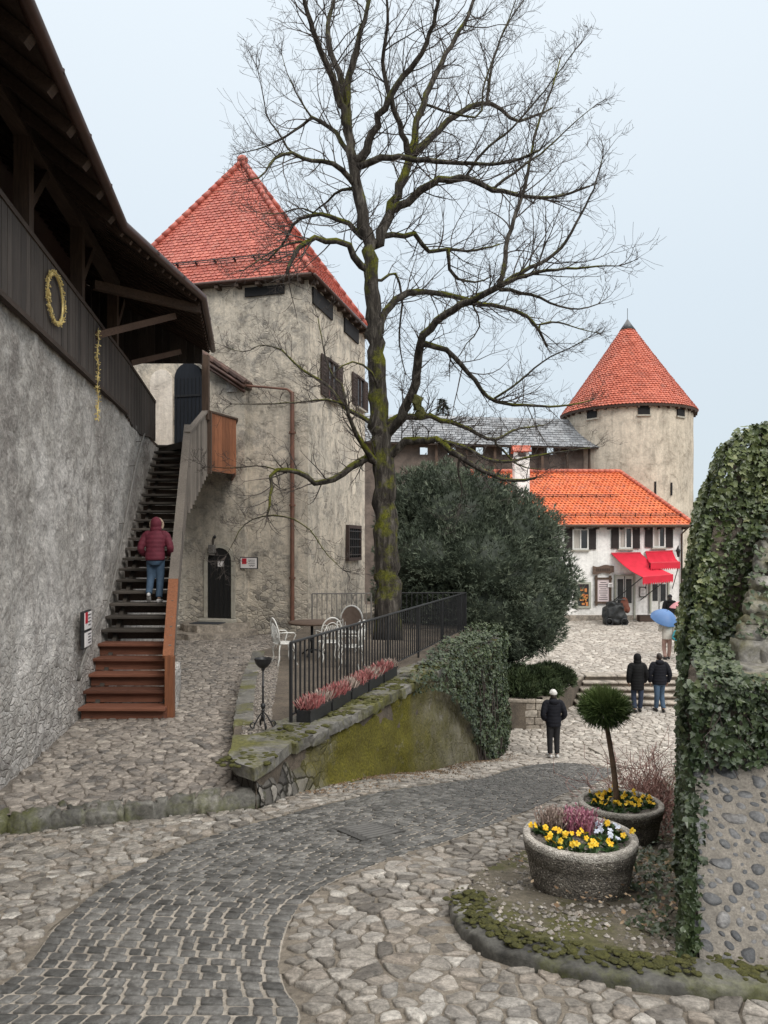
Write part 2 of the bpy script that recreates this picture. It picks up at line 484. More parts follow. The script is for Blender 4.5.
MT = {}
def mats():
    MT['tower'] = plaster('tower_plaster', (.66, .585, .48), (.50, .445, .365), (.26, .245, .222), .53, 1.0, (-3, 1.5), .75, .62)
    MT['rubble'] = rough_wall('rubble_wall')
    MT['round'] = plaster('round_tower_plaster', (.60, .53, .43), (.5, .43, .34), (.3, .265, .22), .62, .6, None, .5, .3)
    MT['white'] = plaster('white_render', (.86, .84, .81), (.83, .81, .775), (.74, .72, .68), .9, .5, None, 0)
    MT['niche'] = plaster('niche_plaster', (.88, .80, .70), (.82, .74, .64), (.7, .62, .53), .9, .5, None, 0)
    MT['cobble'] = stone_rnd('cobble_stone', [(.12, .108, .094), (.20, .182, .158), (.26, .238, .208), (.31, .285, .25), (.24, .206, .17), (.35, .322, .285), (.17, .16, .146), (.47, .44, .395)], .75, 11, .24, (.09, .085, .04), 1.0)
    MT['cobble2'] = stone_rnd('terrace_stone', [(.12, .11, .10), (.22, .195, .17), (.29, .255, .22), (.20, .175, .15), (.37, .33, .285)], .6, 7, .24, (.06, .06, .025))
    MT['cobble3'] = stone_rnd('plaza_stone', [(.29, .26, .225), (.35, .315, .275), (.41, .37, .325), (.47, .435, .385)], .8, 7, bump=.5)
    MT['sett'] = stone_rnd('basalt_sett', [(.072, .071, .067), (.105, .103, .097), (.14, .136, .128), (.185, .18, .168)], .5, 12, 0, bump=.6)
    MT['joint'] = mortar('sett_joint', (.46, .415, .355), (.28, .25, .21), .10)
    MT['mortar'] = mortar('cobble_mortar', (.27, .235, .19), (.13, .112, .09), .32)
    MT['mortar2'] = mortar('terrace_mortar', (.20, .175, .15), (.11, .095, .08), .25)
    MT['bedsoil'] = mortar('bed_gravel', (.17, .15, .115), (.075, .065, .05), .52)
    MT['earth'] = mortar('earth', (.16, .13, .10), (.07, .06, .05), .3)
    MT['mossy'] = mossy_wall('mossy_wall')
    MT['kerbstone'] = stone_rnd('kerb_stone', [(.07, .068, .06), (.14, .135, .12), (.22, .21, .19)], .8, 5, .5, (.07, .075, .02))
    MT['coping'] = stone_rnd('coping_stone', [(.09, .085, .075), (.15, .145, .13), (.2, .19, .17)], .8, 4, .53, (.10, .098, .018))
    MT['ledge'] = stone_rnd('ledge_stone', [(.14, .13, .115), (.2, .19, .17), (.28, .265, .24)], .8, 4, .52, (.10, .092, .03))
    MT['apron'] = mortar('apron_mortar', (.26, .235, .20), (.14, .13, .115), .16)
    MT['apronstone'] = stone_rnd('apron_pebble', [(.055, .058, .062), (.085, .088, .092), (.12, .122, .125), (.19, .185, .18)], .5, 9)
    MT['step'] = stone_rnd('step_stone', [(.22, .19, .155), (.3, .26, .215), (.36, .32, .27)], .8, 3, .3)
    def aggregate(name, dk, md, lt):
        m = N(name)
        c = m.sep(m.vor(95, 'F1', None, 'Color'))[0]; e = m.vor(95, 'F1')
        col = m.ramp(c, [(0, dk), (.45, md), (.8, md), (1, lt)])
        col = m.mix(m.ramp(e, [(.5, 0), (.95, .55)]), col, tuple(k * .5 for k in dk))
        big = m.noise(5, 7, .7)
        col = m.mix(.8, col, m.ramp(big, [(.32, .55), (.68, 1.3)]), 'MULTIPLY')
        ms = m.ramp(m.noise(2.4, 6, .7), [(.56, 0), (.68, 1)])
        col = m.mix(m.math('MULTIPLY', ms, .5), col, (.06, .06, .028))
        return m.out(col, .9, m.bump(m.math('ADD', m.math('MULTIPLY', e, -1.0), m.math('MULTIPLY', big, .4)), 1.0, .008), .25)
    MT['concrete'] = stone_rnd('pebble_concrete', [(.17, .152, .128), (.17, .152, .128)], .9, 26, .28, (.075, .075, .035), 1.0)
    MT['rim'] = stone_rnd('rim_concrete', [(.42, .39, .345), (.42, .39, .345)], .9, 34, .25, (.12, .11, .07), .9)
    MT['concrete'] = aggregate('pebble_aggregate', (.06, .055, .05), (.17, .152, .13), (.42, .39, .34))
    MT['rim'] = aggregate('rim_aggregate', (.26, .24, .21), (.46, .43, .385), (.66, .63, .58))
    MT['tile_red'] = tiles('red_tile', [(.36, .078, .054), (.43, .10, .068), (.50, .135, .092), (.39, .082, .058)])
    MT['tile_cone'] = tiles('brick_red_tile', [(.40, .09, .05), (.47, .11, .062), (.54, .145, .085)])
    MT['tile_orange'] = tiles('orange_tile', [(.52, .10, .026), (.60, .125, .034), (.66, .16, .048), (.47, .11, .048)])
    MT['tile_brown'] = tiles('brown_tile', [(.07, .04, .032), (.11, .06, .045), (.15, .085, .065)])
    MT['slate'] = tiles('grey_slate', [(.10, .11, .12), (.17, .18, .195), (.27, .285, .30), (.14, .145, .155)], .5)
    MT['lead'] = simple('lead_cap', (.09, .095, .10), rough=.4)
    MT['w_dark'] = wood('dark_timber', (.09, .06, .045), (.035, .024, .018), 1)
    MT['w_darkz'] = wood('dark_board', (.085, .07, .06), (.038, .03, .026), 2)
    MT['w_post'] = wood('timber_post', (.12, .078, .055), (.045, .03, .022), 2)
    MT['w_brown'] = wood('brown_beam', (.15, .09, .06), (.07, .042, .03), 0)
    MT['w_grey'] = wood('weathered_board', (.20, .172, .145), (.10, .087, .074), 2)
    MT['w_tread'] = wood('old_tread', (.085, .072, .06), (.035, .03, .026), 0)
    MT['w_new'] = wood('new_board', (.27, .105, .048), (.13, .05, .025), 2)
    MT['w_newx'] = wood('new_tread', (.19, .075, .045), (.085, .034, .02), 0)
    MT['copper'] = simple('brown_gutter', (.085, .045, .035), (.045, .026, .02), 3, .4, .1, metal=.3)
    MT['pipe'] = simple('rusty_pipe', (.19, .085, .055), (.10, .05, .035), 4, .5, .1)
    MT['iron'] = simple('black_iron', (.022, .023, .025), (.012, .012, .013), 20, .45, .2)
    MT['irongrey'] = simple('grey_iron', (.19, .18, .165), (.11, .10, .09), 20, .55, .2)
    MT['wpaint'] = simple('white_paint', (.72, .71, .68), (.55, .54, .5), 14, .5, .1)
    MT['dark'] = simple('dark_opening', (.010, .010, .011), (.006, .006, .006), 4, .8, 0)
    MT['door'] = wood('black_door', (.02, .019, .018), (.009, .009, .009), 2, rnd=0)
    MT['navy'] = wood('blue_black_door', (.016, .02, .028), (.007, .009, .013), 2, rnd=0)
    MT['shutter'] = wood('shutter', (.045, .036, .034), (.02, .017, .016), 0)
    MT['shut2'] = wood('brown_shutter', (.075, .05, .042), (.03, .022, .02), 0)
    MT['glass'] = simple('window_glass', (.03, .035, .04), (.015, .017, .02), 3, .08, 0, spec=.6)
    MT['curtain'] = simple('curtain', (.5, .47, .42), (.3, .28, .25), 3, .8, .1, stretch=(9, 9, .6))
    MT['stonefr'] = simple('stone_frame', (.42, .39, .33), (.3, .28, .23), 6, .85, .3)
    MT['greenfr'] = simple('sage_frame', (.38, .38, .32), (.28, .28, .23), 6, .7, .1)
    MT['red'] = simple('red_canvas', (.62, .018, .045), (.50, .012, .03), 3, .7, .15)
    MT['brown'] = simple('brown_plank', (.15, .10, .075), (.07, .045, .032), 6, .8, .4, stretch=(.6, 5, 6))
    MT['paper'] = simple('paper', (.78, .74, .72), (.68, .64, .62), 5, .6, 0)
    MT['pinkpaper'] = simple('menu_paper', (.70, .60, .60), (.60, .5, .5), 5, .6, 0)
    MT['signred'] = simple('sign_red', (.5, .02, .04), (.42, .015, .03), 5, .5, 0)
    MT['ink'] = simple('ink', (.12, .11, .11), None, 5, .6, 0)
    MT['signgreen'] = simple('sign_green', (.05, .16, .08), None, 5, .5, 0)
    MT['mat'] = simple('door_mat', (.045, .05, .06), (.025, .028, .032), 40, .95, .5)
    MT['gold'] = simple('gold_tinsel', (.80, .66, .30), (.60, .44, .14), 40, .35, .2, metal=.2)
    MT['bark'] = None
    m = N('lime_bark')
    vec = m.map(m.tc, (5, 5, .9))
    n1 = m.noise(2.2, 8, .72, vec, .5)
    n2 = m.noise(1.3, 6, .65)
    n3 = m.noise(24, 5, .7)
    c = m.ramp(n1, [(.32, (.013, .011, .010)), (.5, (.045, .039, .033)), (.68, (.14, .125, .107))])
    up = m.upn()
    mk = m.math('ADD', m.math('MULTIPLY', up, .16), n2)
    mk = m.ramp(mk, [(.51, 0), (.61, 1)])
    mossc = m.ramp(n3, [(.3, (.035, .038, .007)), (.6, (.125, .128, .018)), (.8, (.25, .24, .036))])
    c = m.mix(m.math('MULTIPLY', mk, m.attr()), c, mossc)
    MT['bark'] = m.out(c, .95, m.bump(m.math('ADD', n1, m.math('MULTIPLY', n3, .4)), 1, .03), .15)
    MT['twig'] = simple('twig_bark', (.075, .06, .052), (.04, .032, .028), 9, .85, .1)
    MT['moss'] = simple('moss', (.115, .112, .028), (.04, .042, .012), 22, .98, 1.0, .03)
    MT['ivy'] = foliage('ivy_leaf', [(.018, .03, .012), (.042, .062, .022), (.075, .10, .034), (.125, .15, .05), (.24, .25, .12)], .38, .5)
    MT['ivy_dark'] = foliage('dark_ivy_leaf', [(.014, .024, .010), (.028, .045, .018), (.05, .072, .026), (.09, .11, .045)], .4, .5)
    MT['yew'] = foliage('yew_needles', [(.03, .04, .027), (.062, .08, .054), (.10, .125, .087), (.155, .185, .128), (.23, .255, .185)], .55, .3)
    MT['shrub'] = foliage('juniper', [(.02, .03, .014), (.04, .06, .024), (.075, .095, .04)], .6, .3)
    MT['pine'] = foliage('pine_needles', [(.02, .036, .014), (.045, .075, .024), (.085, .125, .038), (.14, .18, .065)], .5, .3)
    MT['conifer'] = foliage('conifer', [(.03, .04, .028), (.06, .075, .05)], .6, .3)
    MT['pansyleaf'] = foliage('pansy_leaf', [(.02, .045, .015), (.04, .08, .025), (.07, .12, .04)], .5, .3)
    MT['petal_y'] = foliage('yellow_petal', [(.62, .33, .012), (.75, .46, .02), (.80, .60, .08)], .5, .2)
    MT['petal_l'] = foliage('lilac_petal', [(.45, .5, .62), (.6, .64, .72)], .5, .2)
    MT['heather'] = foliage('heather', [(.22, .07, .11), (.36, .13, .19), (.46, .25, .30), (.40, .33, .25)], .7, .2)
    MT['heather_r'] = foliage('red_heather', [(.17, .045, .045), (.28, .085, .085), (.36, .15, .14), (.40, .28, .25)], .7, .2)
    MT['heather_w'] = foliage('grey_heather', [(.17, .12, .10), (.32, .25, .215), (.44, .37, .32)], .7, .2)
    MT['russet'] = foliage('russet_twig', [(.16, .085, .075), (.30, .16, .14), (.42, .27, .22)], .8, .2)
    MT['litter'] = foliage('dead_leaf', [(.06, .04, .025), (.13, .085, .05), (.22, .15, .09), (.32, .25, .17)], .8, .2)
    MT['skin'] = simple('skin', (.48, .29, .21), (.42, .24, .17), 10, .5, .05)
    MT['hair'] = simple('dark_hair', (.03, .02, .015), None, 30, .5, .3)
    MT['navyjk'] = simple('navy_nylon', (.009, .010, .015), (.006, .006, .009), 12, .75, .3, spec=.2)
    MT['blackjk'] = simple('black_nylon', (.007, .007, .008), (.005, .005, .005), 12, .75, .3, spec=.2)
    MT['plum'] = simple('plum_nylon', (.115, .020, .032), (.075, .013, .022), 12, .7, .3, spec=.2)
    MT['denim'] = simple('denim', (.055, .095, .15), (.035, .062, .10), 14, .8, .2)
    MT['denim2'] = simple('dark_denim', (.025, .037, .068), (.015, .023, .043), 14, .8, .2)
    MT['blackcloth'] = simple('black_cloth', (.014, .014, .016), None, 14, .85, .2)
    MT['cream'] = simple('cream_cloth', (.60, .56, .50), (.5, .46, .41), 14, .85, .2)
    MT['pinkcl'] = simple('dusty_pink_cloth', (.40, .26, .22), (.32, .2, .17), 14, .85, .2)
    MT['wool'] = simple('white_wool', (.68, .66, .63), (.5, .48, .46), 40, .95, .6)
    MT['fur'] = simple('fur', (.42, .32, .24), (.25, .18, .13), 40, .95, .8)
    MT['shoe'] = simple('pale_shoe', (.55, .54, .53), None, 14, .6, .1)
    MT['shoed'] = simple('dark_shoe', (.02, .018, .017), None, 14, .6, .1)
    MT['blueum'] = simple('blue_nylon', (.10, .20, .40), (.08, .16, .34), 4, .5, .1)
    MT['teal'] = simple('teal_nylon', (.04, .42, .50), None, 4, .5, .1)
    MT['pinkum'] = simple('pink_nylon', (.62, .26, .28), None, 4, .5, .1)
    MT['cover'] = simple('black_cover', (.018, .020, .021), (.008, .009, .009), 6, .5, .5, .03)
    MT['rustleather'] = simple('russet_leather', (.19, .06, .035), (.11, .035, .02), 6, .6, .2)
    MT['toyred'] = simple('red_goods', (.55, .07, .04), (.5, .35, .08), 14, .6, .1)
# ------------------------------------------------------------------ terrain
PROF = [(-8, -1.5), (-3, -1.6), (0, -1.7), (2, -1.95), (3.5, -2.17), (4.33, -2.30), (5.4, -2.45), (6.4, -2.60), (7.6, -2.72), (8.25, -2.80),
        (10.5, -3.27), (13.3, -3.95), (16, -4.60), (18.3, -5.14), (20, -5.25), (23.3, -5.13), (24.5, -5.08), (30, -5.0), (60, -5.0)]
PY_ = [p[0] for p in PROF]; PZ_ = [p[1] for p in PROF]
TN = []
for i in range(len(PROF)):
    a, b = max(0, i - 1), min(len(PROF) - 1, i + 1)
    TN.append((PZ_[b] - PZ_[a]) / (PY_[b] - PY_[a]))
def prof(y):
    if y <= PY_[0]: return PZ_[0]
    if y >= PY_[-1]: return PZ_[-1]
    i = 0
    while PY_[i + 1] < y: i += 1
    h = PY_[i + 1] - PY_[i]; t = (y - PY_[i]) / h
    return ((2*t**3 - 3*t**2 + 1) * PZ_[i] + (t**3 - 2*t**2 + t) * h * TN[i] + (-2*t**3 + 3*t**2) * PZ_[i+1] + (t**3 - t**2) * h * TN[i+1])
def sstep(a, b, x):
    t = min(1, max(0, (x - a) / (b - a)))
    return t * t * (3 - 2 * t)
def G(x, y):
    z = prof(y)
    if x < 0: z -= .04 * min(-x, 5) * (1 - sstep(11, 14, y))
    else: z -= .075 * min(x, 4) * sstep(5, 7.5, y) * (1 - sstep(13, 16, y))
    return z
def TZ(x, y): return -2.70 - .02 * sstep(8, 14, y)
def PZ(x, y): return -4.36 + max(0, y - 25.5) * .045 + (x - 9) * .015
def gp(px, py, fn=None):
    """point of the ground seen at a photo position"""
    fn = fn or G
    y = 1.2; st = .02
    def below(y):
        p = P(px, py, y); return p.z <= fn(p.x, y)
    while y < 80 and not below(y):
        y += st; st *= 1.01
    lo, hi = y - st, y
    for _ in range(30):
        m = (lo + hi) / 2
        if below(m): hi = m
        else: lo = m
    p = P(px, py, hi)
    return V3((p.x, hi, fn(p.x, hi)))
def inpoly(x, y, poly):
    c = False; j = len(poly) - 1
    for i in range(len(poly)):
        xi, yi = poly[i][0], poly[i][1]; xj, yj = poly[j][0], poly[j][1]
        if (yi > y) != (yj > y) and x < (xj - xi) * (y - yi) / (yj - yi + 1e-12) + xi: c = not c
        j = i
    return c
def resample(pts, n):
    pts = [V3(p) for p in pts]
    # Catmull-Rom, then equal lengths
    den = []
    for i in range(len(pts) - 1):
        p0, p1, p2, p3 = pts[max(0, i-1)], pts[i], pts[i+1], pts[min(len(pts)-1, i+2)]
        for k in range(12):
            t = k / 12
            den.append(.5 * ((2*p1) + (p2-p0)*t + (2*p0-5*p1+4*p2-p3)*t*t + (3*p1-p0-3*p2+p3)*t**3))
    den.append(pts[-1])
    L = [0]
    for i in range(1, len(den)): L.append(L[-1] + (den[i] - den[i-1]).length)
    out = []; j = 0
    for k in range(n):
        d = L[-1] * k / (n - 1)
        while j < len(L) - 2 and L[j+1] < d: j += 1
        t = (d - L[j]) / max(1e-9, L[j+1] - L[j])
        out.append(den[j].lerp(den[j+1], min(1, t)))
    return out, L[-1]

# castle wall line on the left: X along Y
def WX(y): return -2.995 - .153 * y
# outlines
RL = [(-2.9, 1.2), (-2.55, 2.6)] + [tuple(gp(*q)[:2]) for q in ((0, 985), (60, 922), (130, 870), (210, 836), (330, 804), (430, 785), (505, 771), (560, 763))]
RR = [(-.75, 1.2), (-.52, 2.8)] + [tuple(gp(*q)[:2]) for q in ((300, 1022), (284, 985), (281, 950), (296, 912), (330, 883), (400, 856), (470, 833), (535, 808), (585, 787), (618, 770))]
RLs, LL = resample([(x, y, 0) for x, y in RL], 150)
RRs, LR = resample([(x, y, 0) for x, y in RR], 150)
ROAD = [(p.x, p.y) for p in RLs] + [(p.x, p.y) for p in reversed(RRs)]
# terrace beside the castle wall
FA, FB = V3((-1.25, 10.2, 0)), V3((2.25, 20.9, 0))          # iron fence line
WALLTOP = [V3((-1.76, 8.76, 0)), V3((-1.38, 8.19, 0)), V3((-1.18, 9.15, 0)), V3((-.78, 10.16, 0)), V3((-.52, 10.8, 0)), V3((.245, 12.77, 0)), V3((1.2, 15.2, 0)), V3((2.75, 19.1, 0)), V3((2.95, 20.6, 0))]
PLATL = [(-1.76, 8.76), (-2.0, 10.16), (-2.35, 12.3), (-2.66, 14.6), (-2.8, 16.0), (-2.95, 17.2)]
KERB = [(-5.6, 7.1), (-4.6, 7.45), (-3.84, 7.6), (-3.1, 7.8), (-2.5, 8.0), (-2.0, 8.16)]
PLZ = -2.42
KERB += [(-1.62, 8.24), (-1.42, 8.42)]
TERR = [(-5.6, 7.1)] + KERB[1:] + [(-1.5, 8.6)] + PLATL[0:] + [(-2.6, 23.4), (-9, 24.6), (-9, 8)]
PLAT = [(p.x, p.y) for p in WALLTOP] + [(2.6, 22.4), (0.2, 29), (-2.3, 23.3)] + [(-2.6, 18)] + list(reversed(PLATL))
BEDK = [gp(*q) for q in ((462, 906), (466, 928), (486, 950), (526, 966), (602, 981), (690, 991), (765, 997), (850, 1001), (960, 1003))]
BED = [(p.x, p.y) for p in BEDK] + [(3.3, 5.5)] + [tuple(gp(*q)[:2]) for q in ((692, 765), (655, 785), (600, 812), (530, 850), (475, 878))]
SBED = [(3.25, 21.5), (4.5, 21.5), (6.74, 25.5), (2.4, 26.2)]

def grid_mesh(name, x0, x1, y0, y1, st, fz, mat, kind, keep=None, jit=.0):
    nx, ny = int((x1 - x0) / st) + 1, int((y1 - y0) / st) + 1
    v = []; f = []
    for j in range(ny):
        for i in range(nx):
            x, y = x0 + i * st, y0 + j * st
            v.append((x, y, fz(x, y) + (mnoise.noise((x * 3, y * 3, 1)) * jit)))
    for j in range(ny - 1):
        for i in range(nx - 1):
            if keep and not keep(x0 + (i + .5) * st, y0 + (j + .5) * st): continue
            a = j * nx + i
            f.append((a, a + 1, a + nx + 1, a + nx))
    o = raw_mesh(name, v, f, mat, None, True)
    return tag(o, kind=kind)

def stones(name, x0, x1, y0, y1, a, b, keep, fz, mat, rot=0.0, gap=.016, h=.03, drop=.15, bad=None, tilt=.05, kind='structure', size_fn=None):
    """irregular paving stones: cells round jittered seeds, inset, domed"""
    rnd = random.Random(hash(name) % 1000 if False else len(name) * 7 + 3)
    ca, sa = math.cos(rot), math.sin(rot)
    grid = {}
    n = int(max(x1 - x0, y1 - y0) / min(a, b)) + 4
    cx, cy = (x0 + x1) / 2, (y0 + y1) / 2
    for i in range(-n, n):
        for j in range(-n, n):
            u = (i + (.5 if j % 2 else 0) + rnd.uniform(-.42, .42)) * a
            w = (j + rnd.uniform(-.40, .40)) * b
            if rnd.random() < drop: continue
            x, y = cx + u * ca - w * sa, cy + u * sa + w * ca
            if x < x0 - 1 or x > x1 + 1 or y < y0 - 1 or y > y1 + 1: continue
            grid[(i, j)] = (x, y)
    v = []; f = []; rr = []
    for (i, j), (x, y) in grid.items():
        if not (x0 < x < x1 and y0 < y < y1) or not keep(x, y): continue
        R0 = 2.0 * max(a, b)
        poly = [(-R0, -R0), (R0, -R0), (R0, R0), (-R0, R0)]
        for di in range(-3, 4):
            for dj in range(-3, 4):
                q = grid.get((i + di, j + dj))
                if q is None or (di == 0 and dj == 0): continue
                nx, ny = q[0] - x, q[1] - y
                dd = nx * nx + ny * ny
                if dd > 3.2 * R0 * R0: continue
                out = []
                m = len(poly)
                for k in range(m):
                    p, r = poly[k], poly[(k + 1) % m]
                    dp = p[0] * nx + p[1] * ny - dd / 2
                    dr = r[0] * nx + r[1] * ny - dd / 2
                    if dp <= 0: out.append(p)
                    if (dp < 0) != (dr < 0):
                        t = dp / (dp - dr)
                        out.append((p[0] + (r[0] - p[0]) * t, p[1] + (r[1] - p[1]) * t))
                poly = out
                if len(poly) < 3: break
            if len(poly) < 3: break
        if len(poly) < 3: continue
        gx = sum(p[0] for p in poly) / len(poly); gy = sum(p[1] for p in poly) / len(poly)
        # inset and round
        g = gap * rnd.uniform(.6, 1.8)
        pl = []
        for p in poly:
            dx, dy = p[0] - gx, p[1] - gy
            d = math.hypot(dx, dy)
            if d > 1.35 * max(a, b): dx *= 1.35 * max(a, b) / d; dy *= 1.35 * max(a, b) / d; d = math.hypot(dx, dy)
            k = max(.3, 1 - g * 1.35 / max(d, 1e-4))
            pl.append((gx + dx * k, gy + dy * k))
        ch = []
        for k in range(len(pl)):
            p, r = pl[k], pl[(k + 1) % len(pl)]
            c1, c2 = rnd.uniform(.08, .2), rnd.uniform(.80, .92)
            for t in (c1, c2):
                ch.append((p[0] + (r[0] - p[0]) * t + rnd.uniform(-.1, .1) * g, p[1] + (r[1] - p[1]) * t + rnd.uniform(-.1, .1) * g))
        if bad:
            for _ in range(5):
                if any(bad(x + p[0], y + p[1]) for p in ch):
                    ch = [(gx + (p[0] - gx) * .82, gy + (p[1] - gy) * .82) for p in ch]
                else: break
            else:
                continue
        hh = h * rnd.uniform(.45, 1.35)
        tx, ty = rnd.uniform(-tilt, tilt), rnd.uniform(-tilt, tilt)
        base = len(v); m = len(ch)
        # stones lie on the slope
        for sc, zz in ((1.0, -.03), (.99, hh * .5), (.90, hh * .93), (.55, hh * 1.0)):
            for p in ch:
                qx, qy = gx + (p[0] - gx) * sc, gy + (p[1] - gy) * sc
                zj = rnd.uniform(-.2, .2) * hh if zz > 0 else 0
                v.append((x + qx, y + qy, fz(x + qx, y + qy) + zz + zj + tx * (qx - gx) + ty * (qy - gy)))
        v.append((x + gx, y + gy, fz(x + gx, y + gy) + hh * rnd.uniform(.9, 1.08)))
        for q in range(3):
            for k in range(m):
                k2 = (k + 1) % m
                f.append((base + q * m + k, base + q * m + k2, base + (q + 1) * m + k2, base + (q + 1) * m + k))
        for k in range(m):
            f.append((base + 3 * m + k, base + 3 * m + (k + 1) % m, base + 4 * m))
        c = rnd.random()
        rr.extend([c] * (4 * m + 1))
    o = raw_mesh(name, v, f, mat, rr, True)
    return tag(o, kind=kind)

def setting():
    # the hill top far and wide, one sheet
    v = []; f = []
    xs = [-400, -120, -60, -30, -14] + [k * .2 - 9 for k in range(110)] + [14, 30, 60, 120, 400]
    ys = [-300, -80, -30, -12, -6] + [k * .2 - 3 for k in range(144)] + [30, 60, 120, 400]
    for y in ys:
        for x in xs:
            v.append((x, y, G(x, y) - .011 - .02 * (abs(x) > 10)))
    nx = len(xs)
    for j in range(len(ys) - 1):
        for i in range(nx - 1):
            a = j * nx + i
            f.append((a, a + 1, a + nx + 1, a + nx))
    tag(raw_mesh('ground', v, f, MT['mortar'], None, True), kind='structure')
    # road bed
    v = []; f = []
    for i in range(150):
        for k in range(9):
            p = RLs[i].lerp(RRs[i], k / 8)
            v.append((p.x, p.y, G(p.x, p.y) - .004))
    for i in range(149):
        for k in range(8):
            a = i * 9 + k
            f.append((a, a + 1, a + 10, a + 9))
    tag(raw_mesh('road', v, f, MT['joint'], None, True), kind='structure')
    # setts
    mb_v = []; mb_f = []; rr = []
    length = (LL + LR) / 2
    rows = int(length / .108)
    rl, _ = resample(RL_ if False else [(p.x, p.y, 0) for p in RLs], rows + 1)
    rrn, _ = resample([(p.x, p.y, 0) for p in RRs], rows + 1)
    rg = random.Random(5)
    def sett(c4, hgt, col):
        base = len(mb_v)
        cx = sum(p.x for p in c4) / 4; cy = sum(p.y for p in c4) / 4
        # eight-sided top with worn corners
        pts = []
        for k in range(4):
            p, q = c4[k], c4[(k + 1) % 4]
            for t in (.10, .90):
                w = p.lerp(q, t + rg.uniform(-.04, .04))
                pts.append((w.x, w.y))
        tx, ty = rg.uniform(-.03, .03), rg.uniform(-.03, .03)
        for s, z in ((1.0, -.03), (.98, hgt * .5), (.88, hgt * .97), (.4, hgt * 1.05)):
            for x, y in pts:
                qx, qy = cx + (x - cx) * s, cy + (y - cy) * s
                mb_v.append((qx, qy, G(qx, qy) + z + tx * (qx - cx) + ty * (qy - cy)))
        for q in range(3):
            for k in range(8):
                k2 = (k + 1) % 8
                mb_f.append((base + q*8 + k, base + q*8 + k2, base + q*8 + 8 + k2, base + q*8 + 8 + k))
        mb_f.append(tuple(base + 24 + k for k in range(8)))
        rr.extend([col] * 32)
    for i in range(rows):
        a0, a1, b0, b1 = rl[i], rl[i+1], rrn[i], rrn[i+1]
        wdt = (a0 - b0).length
        n = max(6, int(round(wdt / .118)))
        # uneven widths across, border rows of long stones on both sides
        cuts = [0.0]
        for k in range(n): cuts.append(cuts[-1] + rg.uniform(.72, 1.3))
        cuts = [c / cuts[-1] for c in cuts]
        wob = rg.uniform(-.08, .08)
        for k in range(n):
            t0, t1 = cuts[k], cuts[k+1]
            ins = .0075 + rg.random() * .006
            it = ins / max(.2, wdt); iu = ins / .108
            def pt(u, t):
                u += .18 * math.sin(t * 3.1 * 2 + i * .2) * 0 + wob * 0
                return a0.lerp(a1, u).lerp(b0.lerp(b1, u), t)
            j = lambda: rg.uniform(-.03, .03)
            c4 = [pt(iu + j(), t0 + it), pt(iu + j(), t1 - it), pt(1 - iu + j(), t1 - it), pt(1 - iu + j(), t0 + it)]
            sett(c4, rg.uniform(.004, .011), rg.random())
    tag(raw_mesh('sett_paving', mb_v, mb_f, MT['sett'], rr, True), kind='structure')
    # cobbles round the road
    wl = [(p.x, p.y) for p in WALLTOP]
    road_in = lambda x, y: inpoly(x, y, ROAD)
    def free(x, y):
        return not road_in(x, y) and not inpoly(x, y, TERR) and not inpoly(x, y, PLAT) and not inpoly(x, y, BED)
    stones('cobbled_paving', -5.5, 3.2, 2.6, 12.0, .136, .090, free, G, MT['cobble'], .35, .008, .015, .24, lambda x, y: not free(x, y), .09)
    grid_mesh('mortar_bed', -5.5, 3.2, 2.6, 12.0, .06, lambda x, y: G(x, y) - .004 + .022 * mnoise.noise((x * 1.7, y * 1.7, 3)) + .009 * mnoise.noise((x * 7, y * 7, 5)), MT['mortar'], 'structure', free)
    def free2(x, y): return free(x, y) and not (x < 2.9 and inpoly(x, y, PLAT)) and not inpoly(x, y, SBED)
    stones('lower_cobbles', -2, 12.5, 12.02, 24.0, .25, .17, free2, G, MT['cobble3'], .1, .012, .018, .12, lambda x, y: road_in(x, y), .06)
    # terrace in front of the tower
    v = [(x, y, TZ(x, y) - .008) for x, y in TERR]
    tag(raw_mesh('terrace_ground', v, [tuple(range(len(v)))], MT['mortar2']), kind='structure')
    tin = lambda x, y: inpoly(x, y, TERR) and x > WX(y) + .05
    stones('terrace_paving', -6.5, -1.6, 7.0, 23.0, .155, .10, tin, TZ, MT['cobble2'], .25, .009, .014, .18, lambda x, y: not tin(x, y), .06)
    # the raised pebble terrace behind the fence
    v = [(x, y, PLZ) for x, y in PLAT]
    n = len(v)
    v2 = [(x, y, PLZ - .9) for x, y in PLAT]
    fs = [tuple(range(n))] + [(i, (i + 1) % n, n + (i + 1) % n, n + i) for i in range(n)]
    tag(raw_mesh('terrace_platform', v + v2, fs, MT['earth']), kind='structure')
    pin = lambda x, y: inpoly(x, y, PLAT) and x < -1.42 - .115 * (y - 9.4) and x > -1.78 - .125 * (y - 9.2) and y > 9.5
    stones('pebble_strip', -3.0, -1.1, 9.4, 16.5, .055, .05, pin, lambda x, y: PLZ + .003, MT['cobble2'], 0, .007, .012, .05, lambda x, y: not pin(x, y), .03)
    # kerb of the terrace: big rough blocks
    kb = MB(); rg2 = random.Random(3)
    # planting bed with its kerb
    v = []; f = []
    bp = list(BED)
    def bz(x, y): return G(x, y) + .022
    BX = [p[0] for p in bp]; BY = [p[1] for p in bp]
    inb = lambda x, y: inpoly(x, y, bp)
    o = grid_mesh('planting_bed', min(BX), max(BX), min(BY), max(BY), .05, bz, MT['bedsoil'], 'structure', inb, .018)
    kb = MB()
